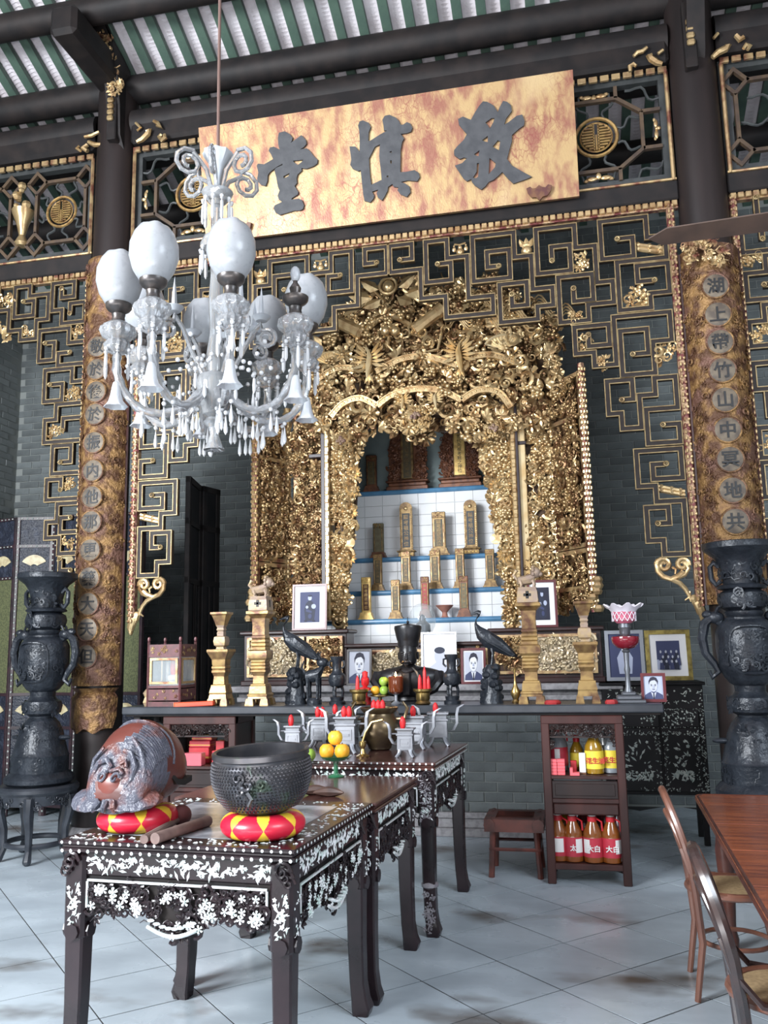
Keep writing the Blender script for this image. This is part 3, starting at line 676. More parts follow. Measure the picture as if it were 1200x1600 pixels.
scl = thing('fretwork_screen', 'gilt-lined fretwork screen in the far left bay above the folding screen', 'screen', (-5, YC, 5.24))
F_ = (0, 380); G_ = (0, 680)
for P in [px(F_, .25, [(165,378),(230,368),(225,465),(105,470),(115,285),(205,280),(205,340),(320,330),(315,480),(245,495),(240,610),(150,610),(140,560),(70,555),(75,430),(5,430),(5,300),(-160,310),(-160,440)]),
          px(F_, .25, [(405,295),(400,350),(480,345),(480,250),(345,265),(345,430),(400,430),(405,510),(545,500),(545,380),(455,385),(455,450)]),
          px(F_, .25, [(300,635),(355,630),(355,740),(260,745),(265,555),(445,545),(450,630),(520,625),(560,622)]), px(F_, .25, [(455,690),(380,700),(380,775),(515,760),(560,756)]),
          px(F_, .25, [(330,895),(405,885),(405,990),(295,1000),(295,805),(465,790),(470,875),(510,870),(550,866)]),
          px(F_, .25, [(405,1180),(415,1105),(500,1095),(540,1091)]), px(F_, .25, [(540,1000),(500,1005),(365,1020),(370,1110),(295,1115),(295,1250),(490,1240),(530,1237)]),
          px(G_, .26667, [(370,160),(430,165),(430,65),(325,70),(320,230),(450,225),(500,223)]), px(G_, .26667, [(370,325),(375,265),(285,265),(290,385),(445,375),(490,373)]),
          px(G_, .26667, [(490,398),(445,400),(350,410),(350,510),(285,515),(285,605),(360,605),(360,700),(435,695),(490,690)]), px(G_, .26667, [(430,490),(370,485),(370,570),(440,570),(490,570)]),
          px(G_, .26667, [(370,725),(365,790),(430,800)])]:
    fret_run(scl, snap([at(a, b, YC) for a, b in P]))
xs = XCL-.23; border(scl, xs, 2.0, 5.22, 1)
m = M(); bead_strip(m, -6.7, XCL-.2, 5.215, YC-.03, .045, .058); m.box(-6.7, XCL-.2, YC-.03, YC+.02, 5.18, 5.245); mk('beaded_edge', m, GOLDP, scl)
for k, x, y, s in (('spray', 13, 472, .13), ('spray', 46, 520, .1), ('spray', 122, 520, .11), ('spray', 115, 618, .11), ('spray', 87, 676, .1), ('spray', 112, 757, .1), ('spray', 106, 848, .1), ('spray', 2, 520, .14)): ornament(scl, k, x, y, s)
sr = thing('fretwork_screen', 'gilt-lined fretwork screen at the right edge beyond the right column', 'screen', (2, YC, 5.24))
H_ = (1100, 320); I_ = (1100, 600); k_ = .1876
for P in [px(H_, k_, [(425,-40),(435,155),(620,140)]), px(H_, k_, [(470,305),(475,200),(300,215),(310,420),(600,390)]), px(H_, k_, [(600,430),(500,445),(505,570),(335,600),(355,815),(600,790)]), px(H_, k_, [(490,685),(600,670),(600,720)]),
          px(H_, k_, [(600,830),(490,860),(495,975),(365,1000),(385,1195),(600,1175)]), px(H_, k_, [(600,1315),(400,1345),(415,1555),(600,1535)]),
          px(I_, k_, [(620,85),(520,90),(525,270),(620,265)]), px(I_, k_, [(620,365),(450,380),(465,625),(620,618)]), px(I_, k_, [(620,658),(475,665),(490,950),(620,944)]), px(I_, k_, [(620,1140),(510,1150),(515,1330),(620,1330)])]:
    fret_run(sr, snap([at(a, b, YC) for a, b in P]))
border(sr, XCR+.225, 2.2, 5.22, -1)
m = M(); bead_strip(m, XCR+.2, 4, 5.215, YC-.03, .045, .058); m.box(XCR+.2, 4, YC-.03, YC+.02, 5.18, 5.245); mk('beaded_edge', m, GOLDP, sr)
for k, x, y, s in (('spray', 1177, 410, .12), ('spray', 1183, 520, .12), ('spray', 1197, 690, .1)): ornament(sr, k, x, y, s)

# ------------------------------------------------------------------ couplet boards on the columns
def text_mesh(s, size, bold=0., extrude=.004):
    c = bpy.data.curves.new('t', 'FONT'); c.body = s; c.size = size; c.extrude = extrude; c.align_x = 'CENTER'; c.align_y = 'CENTER'; c.offset = bold; c.resolution_u = 3
    o = bpy.data.objects.new('t', c); COL.objects.link(o); bpy.context.view_layer.update()
    me = bpy.data.meshes.new_from_object(o.evaluated_get(bpy.context.evaluated_depsgraph_get())); bpy.data.objects.remove(o); bpy.data.curves.remove(c)
    m = M(); m.v = [tuple(v.co) for v in me.vertices]; m.f = [list(p.vertices) for p in me.polygons]; m.mi = [0]*len(m.f); bpy.data.meshes.remove(me)
    if m.v:
        a = np.array(m.v); cxy = (a.min(0)+a.max(0))/2; m.v = [(p[0]-cxy[0], p[1]-cxy[1], p[2]) for p in m.v]
    return m
UP = Matrix.Rotation(pi/2, 4, 'X')     # text plane XY -> wall plane XZ facing -Y
BOARD2 = mat('relief_gilt_board', (.31, .175, .065), .48, .35, (.10, .045, .022), 11, .38, .58, 1., 34, c3=(.17, .085, .06), s3=5, lo3=.52, hi3=.62)
DISC = mat('worn_silvered_disc', (.17, .135, .095), .55, .15, (.09, .07, .055), 16, .4, .62)
def couplet(x, chars, zs, z0, z1, label, lower):
    r = .232; t = thing('couplet_board', label, 'board', (x, YC, z0)); n = 22; w0, w1 = -1.42, 1.42
    m = M(); secs = []
    for z in (z0, z1):
        sec = [(x+r*sin(a), YC-r*cos(a), z) for a in [w0+(w1-w0)*i/n for i in range(n+1)]]+[(x+(r-.03)*sin(a), YC-(r-.03)*cos(a), z) for a in [w1-(w1-w0)*i/n for i in range(n+1)]]
        secs.append(sec)
    m.loft(secs); mk('board', m, BOARD2, t)
    e = M()
    for a in (w0+.1, w1-.1): e.tube([(x+(r+.002)*sin(a), YC-(r+.002)*cos(a), z) for z in (z0, z1)], .013, 6)
    mk('edge_moulding', e, REDW, t)
    m = M(); rng = random.Random(len(label))
    for i in range(380):
        a = rng.uniform(w0+.15, w1-.15); z = rng.uniform(z0+.04, z1-.04)
        if abs(a) < .5: continue
        K = KIT[rng.choice((0, 1, 4, 5, 2))]; m.add(K.v, K.f, Tm(x+r*sin(a), YC-r*cos(a), z, a) @ Matrix.Rotation(rng.uniform(0, 6), 4, 'Y') @ Matrix.Scale(rng.uniform(.04, .075), 4))
    mk('relief_carving', m, BOARD2, t, kind='stuff')
    for ch, z in zip(chars, zs):
        d = M().lathe([(.098, 0), (.098, .012), (.088, .016), (.0, .016)], 22, mw=Tm(x, YC-r+.004, z) @ UP); o = mk('disc', d, DISC, t)
        g = text_mesh(ch, .135, .0022); q = M(); q.add(g.v, g.f, Tm(x, YC-r-.013, z) @ UP); mk('character', q, BLACK, o)
        e = M().tube([(x+.1*cos(a), YC-r-.004, z+.1*sin(a)) for a in [2*pi*i/20 for i in range(20)]], .009, 6, closed=True); mk('disc_rim', e, BOARD2, o)
    if lower:
        secs = []
        for k, (z, da) in enumerate(((z0-.02, 1.3), (z0-.06, 1.2), (z0-.10, 1.25), (z0-.26, 1.2), (z0-.34, 1.05), (z0-.38, .7))):
            rr = r-(.03 if k in (1,) else 0)
            secs.append([(x+rr*sin(a), YC-rr*cos(a), z+.02*cos(a*9)*(k > 3)) for a in [-da+2*da*i/n for i in range(n+1)]]+[(x+(rr-.03)*sin(a), YC-(rr-.03)*cos(a), z) for a in [da-2*da*i/n for i in range(n+1)]])
        mk('apron_carving', M().loft(secs[::-1]), BOARD2, t)
    else:
        m = M(); carve(m, pxr(1066, 1132, 378, 410), onY(YC-r-.02), 40, .05, .1, 3); mk('crown_carving', m, GOLDP, t, kind='stuff')
    return t
rf = YC-.232
couplet(XCL, '敬於後於振内他那更藥大天但', [at(150, y, rf).z for y in (505, 542, 577, 612, 647, 691, 735, 776, 815, 859, 903, 943, 983, 1025)][1:], at(150, 1072, rf).z, at(150, 400, rf).z, 'curved gilt couplet board with round character discs on the left column', True)
couplet(XCR, '湖上帶竹山中冥地共長', [at(1108+(y-448)*.095, y, rf).z for y in (448, 492, 535, 579, 625, 672, 718, 766, 815, 862)], 1.9, at(1100, 380, rf).z, 'curved gilt couplet board with round character discs on the right column', False)
# ------------------------------------------------------------------ gilded shrine on the podium
YS = 8.22
shr = thing('shrine', 'huge gilded carved ancestral shrine with arched top on the brick podium', 'shrine', (-1.37, YS, 1.3))
ZS0 = 1.9
def col_part(nm, x0, x1, Y0, Y1, z0, z1, mt, ch=.006): return mk(nm, M().box(x0, x1, Y0, Y1, z0, z1, ch), mt, shr)
def X_(px_, py_=800, Y=YS): return at(px_, py_, Y).x
ztop = lambda py, px_=608, Y=YS: at(px_, py, Y).z
ZT = at(608, 640, YS).z
# measured x of the vertical members (taken at py 800, where the eye sees them)
vx = {k: X_(k) for k in (457, 480, 508, 514, 520, 552, 780, 803, 808, 815, 824, 850, 858, 866)}
DARKBAR = mat('dark_bar', (.03, .018, .022), .4)
# back plates (dark) that the carving sits on
col_part('back_plate', vx[457], vx[520], YS+.02, YS+.06, ZS0, ZT+.25, GOLDP); col_part('back_plate', vx[803], vx[866], YS+.02, YS+.06, ZS0, ZT+.4, GOLDP)
RECESS = mat('carving_ground', (.10, .055, .025), .5, .3, (.05, .025, .015), 14)
for a, b in ((514, 520), (803, 808)):
    m = M().box(vx[a], vx[a]+.05, YS-.16, YS+.02, ZS0, ZT+.02, .01)
    n = 26
    for i in range(n): z = ZS0+(i+.5)*(ZT-ZS0)/n; m.box(vx[a]+.006, vx[a]+.044, YS-.172, YS-.16, z-.02, z+.02, .006)
    mk('gilt_post', m, GOLDB, shr)
col_part('dark_post', vx[508], vx[508]+.045, YS-.15, YS+.02, ZS0, ZT+.0, DARKBAR)
col_part('dark_post', vx[808], vx[808]+.045, YS-.15, YS+.02, ZS0+.1, ZT+.06, DARKBAR)
zc1 = at(498, 716, YS).z; zc2 = at(818, 696, YS).z
col_part('cross_bar', X_(488), vx[508], YS-.12, YS+.02, zc1-.02, zc1+.02, DARKBAR); col_part('cross_bar', vx[808]+.03, X_(828), YS-.12, YS+.02, zc2-.018, zc2+.018, DARKBAR)
BRIGHT = mat('polished_gilt_panel', (.86, .68, .40), .22, .45, (.70, .46, .2), 5)
col_part('gilt_panel', X_(814), X_(826), YS-.11, YS+.02, ZS0+.25, ZT+.04, BRIGHT)
# turned and beaded outer posts
def beaded_post(px_, r, nm='beaded_post', pyt=620):
    x = X_(px_); m = M(); zt = at(px_, pyt, YS).z
    m.lathe([(r*1.5, ZS0), (r*1.5, ZS0+.05), (r*1.1, ZS0+.07), (r*1.35, ZS0+.12), (r, ZS0+.16), (r, zt)], 14, (x, YS-.02, 0))
    n = int((zt-ZS0-.2)/.055); k = 5
    for i in range(n):
        for j in range(k):
            a = -pi+pi*(j+.5*(i % 2)+.25)/k; m.ell((x+r*cos(a), YS-.02+r*sin(a), ZS0+.2+i*.055), (.014, .014, .02), 5, 3)
    return mk(nm, m, GOLDB, shr)
beaded_post(450, .037, pyt=640); beaded_post(868, .040, pyt=600)
# carved strips, leaves and openwork pillars
def carved(nm, poly, Y, n, s0, s1, seed, mt=GOLD, plate=None, kit=(0, 1, 2, 3, 4, 5, 6, 7), depth=.06):
    m = M(); carve(m, poly, onY(Y), n, s0, s1, seed, kit, depth); o = mk(nm, m, mt, shr, kind='stuff', sharp=60)
    if plate is not None: g = M(); g.prism([(at(x, y, Y).x, at(x, y, Y).z) for x, y in plate][::-1], (0, Y+.03, 0), (1, 0, 0), (0, 0, 1), Vector((0, .03, 0))); mk('carving_ground', g, RECESS, shr)
    return o
carved('carved_strip', [(459, 655), (484, 655), (470, 960), (456, 960)], YS-.02, 170, .07, .15, 1)
carved('carved_leaf_panel', [(489, 662), (505, 662), (505, 712), (489, 712)], YS-.005, 26, .06, .12, 2, depth=.03)
carved('carved_leaf_panel', [(488, 722), (506, 722), (508, 965), (470, 965), (480, 800)], YS-.005, 190, .06, .13, 3, depth=.035)
PL = [(520, 660), (566, 672), (560, 720), (556, 790), (551, 850), (543, 900), (540, 985), (523, 985)]
PRr = [(748, 690), (796, 640), (800, 800), (806, 985), (797, 975), (792, 930), (783, 850), (772, 790), (757, 720)]
carved('openwork_pillar', PL, YS-.04, 340, .07, .16, 4, GOLDB, PL)
carved('openwork_pillar', PRr, YS-.04, 360, .07, .16, 5, GOLDB, PRr)
carved('carved_strip', [(824, 640), (858, 620), (862, 970), (826, 970), (828, 800)], YS-.03, 330, .06, .15, 6, GOLDB, [(820, 620), (862, 600), (866, 910), (822, 910)])
for k, (x, y) in enumerate(((556, 690), (553, 738), (551, 766), (548, 800), (765, 690), (768, 735), (776, 760), (779, 800), (546, 872), (788, 868))):   # spiky blossoms along the pillars' edges
    m = M(); p = at(x, y, YS-.10); v, f = leafv(1, .22, .3)
    for i in range(11): m.add(v, f, Matrix.Translation(p) @ Matrix.Rotation(2*pi*i/11, 4, 'Y') @ Matrix.Scale(.085, 4))
    m.ell(p+Vector((0, -.02, 0)), .02, 6, 4); mk('spiky_blossom', m, GOLDB, shr)
for x, y, r in ((547, 848, 8), (775, 842, 9)):
    p = at(x, y, YS-.11); m = M().lathe([(.0, .0), (.045, .0), (.052, .008), (.03, .014), (0, .016)], 16, mw=Matrix.Translation(p) @ UP); mk('round_mirror', m, BRIGHT, shr)
# crowning carved mass
TOP = [(484, 690), (486, 600), (498, 560), (520, 512), (560, 470), (608, 438), (662, 458), (720, 440), (800, 448), (872, 505), (876, 600), (860, 660), (800, 672), (770, 655), (748, 700), (735, 680), (690, 664), (662, 690), (630, 684), (600, 672), (566, 694), (545, 660), (505, 676)]
carved('crown_carving', TOP, YS-.03, 900, .08, .2, 7, GOLD, [(484, 690), (490, 590), (520, 520), (608, 450), (700, 460), (800, 460), (866, 520), (870, 650), (800, 668), (735, 676), (608, 668), (545, 660), (505, 676)], depth=.16)
carved('crown_highlight_carving', TOP, YS-.19, 330, .07, .17, 8, GOLDB, depth=.08)
def rib(P, Y, w=.05):
    n = 14; q = []
    for i in range(n+1):
        t = i/n*(len(P)-1); k = min(int(t), len(P)-2); f = t-k
        p0, p1, p2, p3 = P[max(k-1, 0)], P[k], P[k+1], P[min(k+2, len(P)-1)]
        c = lambda j: .5*(2*p1[j]+(p2[j]-p0[j])*f+(2*p0[j]-5*p1[j]+4*p2[j]-p3[j])*f*f+(3*p1[j]-p0[j]-3*p2[j]+p3[j])*f**3)
        q.append(at(c(0), c(1), Y))
    m = M(); m.ribbon(q, w, .05); m.ribbon(q, .010, .062, off=w/2); m.ribbon(q, .010, .062, off=-w/2)
    for p in q[1:-1]: m.ell(p+Vector((0, -.05, 0)), (.012, .01, .012), 6, 4)
    return mk('arch_rib', m, GOLDB, shr)
cp = lambda *L: [(480+a*.3833, 380+b*.3833) for a, b in L]
for P in (cp((285, 530), (390, 478), (500, 470), (615, 505)), cp((50, 560), (130, 515), (220, 520)), cp((665, 470), (760, 462), (860, 495)), cp((290, 668), (350, 625), (450, 600), (550, 608), (632, 645)), cp((102, 712), (150, 660), (220, 637), (290, 668)), cp((632, 645), (700, 605), (780, 612), (832, 675))): rib(P, YS-.22)
def bird(x, y, s, flip=1):
    p = at(x, y, YS-.28); m = M(); mw = Matrix.Translation(p) @ Matrix.Scale(s, 4)
    m.loft([[(flip*cx_+rr*.6*cos(a), -.1+rr*sin(a), cz_+rr*.2*cos(a)) for a in [2*pi*i/8 for i in range(8)]] for cx_, cz_, rr in ((-.1, -.95, .05), (-.05, -.6, .2), (0, -.2, .3), (.05, .2, .26), (.0, .5, .16), (-.12, .7, .14), (-.3, .78, .04))], mw=mw)
    v, f = leafv(1, .16, .1)
    for q in (-1, 1):
        for i in range(5): m.add(v, f, mw @ Matrix.Translation((q*.12, -.15, -.1+.12*i)) @ Matrix.Rotation(q*(1.9-.3*i), 4, 'Y') @ Matrix.Scale(.75, 4))
    for i in range(3): m.add(v, f, mw @ Matrix.Translation((0, -.1, -.6)) @ Matrix.Rotation(pi+(i-1)*.4, 4, 'Y') @ Matrix.Scale(.6, 4))
    return mk('carved_bird', m, BRIGHT, shr)
bird(577, 566, .2, 1); bird(718, 556, .2, -1); bird(629, 627, .1); bird(680, 625, .1, -1)
def fan(x, y, r, mt=BRIGHT):
    p = at(x, y, YS-.27); m = M(); n = 12
    for i in range(n):
        a0 = R(25)+R(130)*i/n; a1 = R(25)+R(130)*(i+1)/n; am = (a0+a1)/2
        m.add([(0, 0, 0), (cos(a0), 0, .75*sin(a0)), (cos(am), -.07, .75*sin(am)), (cos(a1), 0, .75*sin(a1)), (0, .05, 0), (cos(a0), .05, .75*sin(a0)), (cos(a1), .05, .75*sin(a1))], [(0, 2, 1), (0, 3, 2), (1, 2, 3), (4, 5, 6)][:3], Matrix.Translation(p) @ Matrix.Scale(r, 4))
    m.tube([p+Vector((r*cos(a)*1.0, -.01, .75*r*sin(a))) for a in [R(25)+R(130)*i/12 for i in range(13)]], .012, 5); return mk('carved_fan', m, mt, shr)
fan(787, 546, .19); fan(515, 570, .17)
def cyl(a, b, r):
    p = at(*a, YS-.26); q = at(*b, YS-.26); m = M(); m.tube([p, q], r, 10)
    for t in (.02, .15, .85, .98): c = p+(q-p)*t; d = (q-p).normalized()*.02; m.tube([c-d, c+d], r*1.15, 10)
    return mk('scroll_cylinder', m, GOLDB, shr)
cyl((521, 500), (566, 522), .06); cyl((650, 514), (691, 483), .06)
m = M(); p = at(607, 448, YS-.26); m.ell(p, (.065, .05, .065), 12, 8)
m.tube([p+Vector((.085*cos(a), -.02, .085*sin(a))) for a in [2*pi*i/16 for i in range(16)]], .016, 6, closed=True)
for q in (-1, 1):
    for k, (dx, dz, s, a) in enumerate(((.1, -.02, .2, 1.1), (.16, -.1, .24, 1.5), (.08, -.12, .2, 2.1))): m.add(*leafv(), Matrix.Translation(p+Vector((q*dx, 0, dz))) @ Matrix.Rotation(q*a, 4, 'Y') @ Matrix.Scale(s, 4))
mk('crest_rosette', m, GOLDB, shr)
def band(P, r, nm, Y=YS-.24): return mk(nm, M().tube([at(x, y, Y) for x, y in P], r, 7), GOLDB, shr)
band([(608, 492), (590, 500), (575, 512), (572, 520)], .03, 'crest_rib'); band([(608, 492), (628, 500), (645, 510), (650, 518)], .03, 'crest_rib')
band([(538, 492), (560, 482), (574, 470), (585, 458)], .022, 'crest_rib'); band([(676, 478), (655, 470), (640, 460), (630, 452)], .022, 'crest_rib')
for x, y, r in ((603, 517, .055), (617, 517, .055)): mk('gilt_boss', M().ell(at(x, y, YS-.27), (r, .05, r), 10, 7), GOLDB, shr)
for q, P in enumerate(([(608, 523), (606, 540), (614, 548), (624, 546)], [(640, 560), (660, 552), (684, 546), (690, 520)], [(585, 455), (600, 470), (608, 490)])): band(P, .016, 'carved_ribbon')
for (x, y, s) in ((830, 492, .3), (790, 498, .3), (735, 500, .22), (770, 470, .22), (865, 478, .22), (905, 490, .2)):   # swooping cloud leaves behind the fretwork
    m = M(); p = at(x, y, YS-.25)
    for k in range(4):
        P = [p+Vector((s*(-.9+.6*t), -.02*k, s*(.12*k-.25+.35*sin(pi*t)))) for t in [i/7*1.6 for i in range(8)]]; m.tube(P, [s*.05*(1-.5*abs(i-3.5)/3.5) for i in range(8)], 6)
    mk('carved_cloud', m, GOLDB, shr)
GRAPE = mat('grape_gilding', (.34, .24, .16), .4, .5, (.22, .13, .12), 30)
for x, y, r, n in ((652, 655, .14, 130), (536, 692, .10, 70), (772, 672, .10, 80)):
    m = M(); rng = random.Random(x); c = at(x, y, YS-.22)
    for i in range(n):
        a = rng.uniform(0, 2*pi); rr = r*math.sqrt(rng.random()); h = math.sqrt(max(0, 1-(rr/r)**2))
        m.ell(c+Vector((rr*cos(a), -.09*h, rr*sin(a)*.9)), .017, 5, 4)
    mk('carved_grapes', m, GOLDB, shr, kind='stuff'); m = M()
    for i in range(12): a = rng.uniform(0, 6.28); m.ell(c+Vector((.45*r*cos(a)*rng.random(), -.1, .45*r*sin(a)*rng.random())), .018, 5, 4)
    mk('dark_berries', m, GRAPE, shr)
# angled wing screens
def wing(xh, xo, side):
    """side screen hinged at xh on the shrine's face and folded toward the hall to xo"""
    ph = Vector((X_(xh), YS, 0)); po = Vector((at(xo, 800, 7.78).x, 7.78, 0)); du = (po-ph).normalized(); L = (po-ph).length; nn = Vector((du.y, -du.x, 0))
    if nn.y > 0: nn = -nn
    zt = at(890, 590, 8.0).z if side > 0 else at(890, 590, 8.0).z-.18
    w = {'z0': ZS0}
    def P(u, z, d=0.): return ph+du*u+nn*d+Vector((0, 0, z))
    def bx(nm, u0, u1, z0, z1, d0, d1, mt):
        v = [P(u, z, d) for z in (z0, z1) for d in (d0, d1) for u in (u0, u1)]
        m = M().add([tuple(p) for p in v], [(0, 2, 3, 1), (4, 5, 7, 6), (0, 1, 5, 4), (2, 6, 7, 3), (0, 4, 6, 2), (1, 3, 7, 5)]); return mk(nm, m, mt, shr)
    bx('wing_panel', .06, L-.05, ZS0+.06, zt-.02, -.03, -.005, RECESS)
    bx('wing_stile', .04, .08, ZS0+.02, zt, -.03, .02, GOLDP); bx('wing_stile', L-.07, L-.05, ZS0+.02, zt, -.03, .02, GOLDP)
    zm = ZS0+.55
    for z in (zm, zm+.05, ZS0+.22, zt-.42, zt-.03): bx('wing_rail', .06, L-.05, z-.02, z+.02, -.03, .03, GOLDP)
    rz = atan2(du.y, du.x)+(pi if du.x < 0 else 0)
    cm = M(); fn = lambda u, z: P(u, z, .02)
    carve(cm, [(.1, zm+.08), (L-.09, zm+.08), (L-.09, zt-.46), (.1, zt-.46)], fn, 210, .06, .14, int(xh), depth=.03, rz=rz, tilt=.25)
    carve(cm, [(.1, ZS0+.26), (L-.09, ZS0+.26), (L-.09, zm-.04), (.1, zm-.04)], fn, 60, .05, .11, int(xh)+1, depth=.03, rz=rz)
    carve(cm, [(.1, zt-.38), (L-.09, zt-.38), (L-.09, zt-.05), (.1, zt-.05)], fn, 50, .06, .12, int(xh)+2, depth=.03, rz=rz)
    carve(cm, [(.06, ZS0+.02), (L-.05, ZS0+.02), (L-.05, ZS0+.2), (.06, ZS0+.2)], fn, 50, .05, .1, int(xh)+3, depth=.03, rz=rz)
    mk('wing_carving', cm, GOLD, shr, kind='stuff', sharp=60)
    pm = M(); c = P(L-.02, 0); pm.tube([c+Vector((0, 0, ZS0+.0)), c+Vector((0, 0, zt+.06))], .032, 8); mk('wing_post', pm, GOLDRED, shr)
    pm = M(); rng = random.Random(int(xo))
    for i in range(44):
        for a in (-2.4, -1.6, -.8): pm.ell(c+Vector((.034*cos(a+.3*(i % 2)), .034*sin(a+.3*(i % 2)), ZS0+.05+i*(zt-ZS0)/44)), (.014, .014, .022), 5, 3)
    for q in range(6): pm.ell(c+Vector((rng.uniform(-.05, .05), -.03, ZS0+.03+.05*q)), (.05, .04, .04), 6, 4)
    mk('wing_post_beads', pm, GOLDB, shr, kind='stuff')
wing(452, 396, -1); wing(864, 923, 1)

# niche back and side linings behind the steps
NICHE = mat('teal_grey_plaster', (.24, .30, .30), .8, 0, (.18, .23, .235), 5)
xl, xr_ = X_(500), X_(830)
m = M().box(xl-.1, xr_+.1, 9.34, 9.385, 1.3, 4.2); m.box(xl-.14, xl-.1, YS+.08, 9.385, 1.3, 4.2); m.box(xr_+.1, xr_+.14, YS+.08, 9.385, 1.3, 4.2); m.box(xl-.14, xr_+.14, YS+.08, 9.385, 4.2, 4.25)
mk('niche_lining', m, NICHE, shr)

# ------------------------------------------------------------------ tiled steps for the tablets
st = thing('tablet_steps', 'white tiled stepped shelf with blue nosings inside the shrine', 'shelf', (-1.37, 8.4, 1.3))
levels = [(8.46, 1.3, at(650, 966, 8.46).z), (8.68, 0, at(650, 921, 8.68).z), (8.90, 0, at(650, 869, 8.90).z), (9.12, 0, at(650, 764, 9.12).z)]
STEP = []
prev = 1.3; wtm = {}
for k, (y, _, z) in enumerate(levels):
    mk('step_core', M().box(xl-.08, xr_+.08, y+.012, 9.33, prev, z-.004), GROUTW, st)
    rows_ = max(1, round((z-.05-prev)/.125)); tw_ = .2; n = 12; hh = (z-.05-prev)/rows_
    key = round(hh, 4); tmm = M().box(-tw_/2+.0015, tw_/2-.0015, 0, .012, -hh/2+.0015, hh/2-.0015, .002)
    x00 = (xl+xr_)/2-(n-1)*tw_/2
    for r_ in range(rows_):
        for i in range(n):
            if key not in wtm: o = mk('tile', tmm, WHITET, st, world=False, sharp=None); wtm[key] = o.data
            else: o = bpy.data.objects.new('tile', wtm[key]); COL.objects.link(o); o.parent = st
            o.location = (x00+i*tw_+1.37, y-8.4, prev+hh*(r_+.5)-1.3)
    m = M().tube([(xl-.06, y+.004, z-.025), (xr_+.06, y+.004, z-.025)], .027, 10); m.box(xl-.06, xr_+.06, y, y+.2, z-.05, z, .004)
    mk('blue_nosing', m, BLUE, st)
    STEP.append((y, z)); prev = z

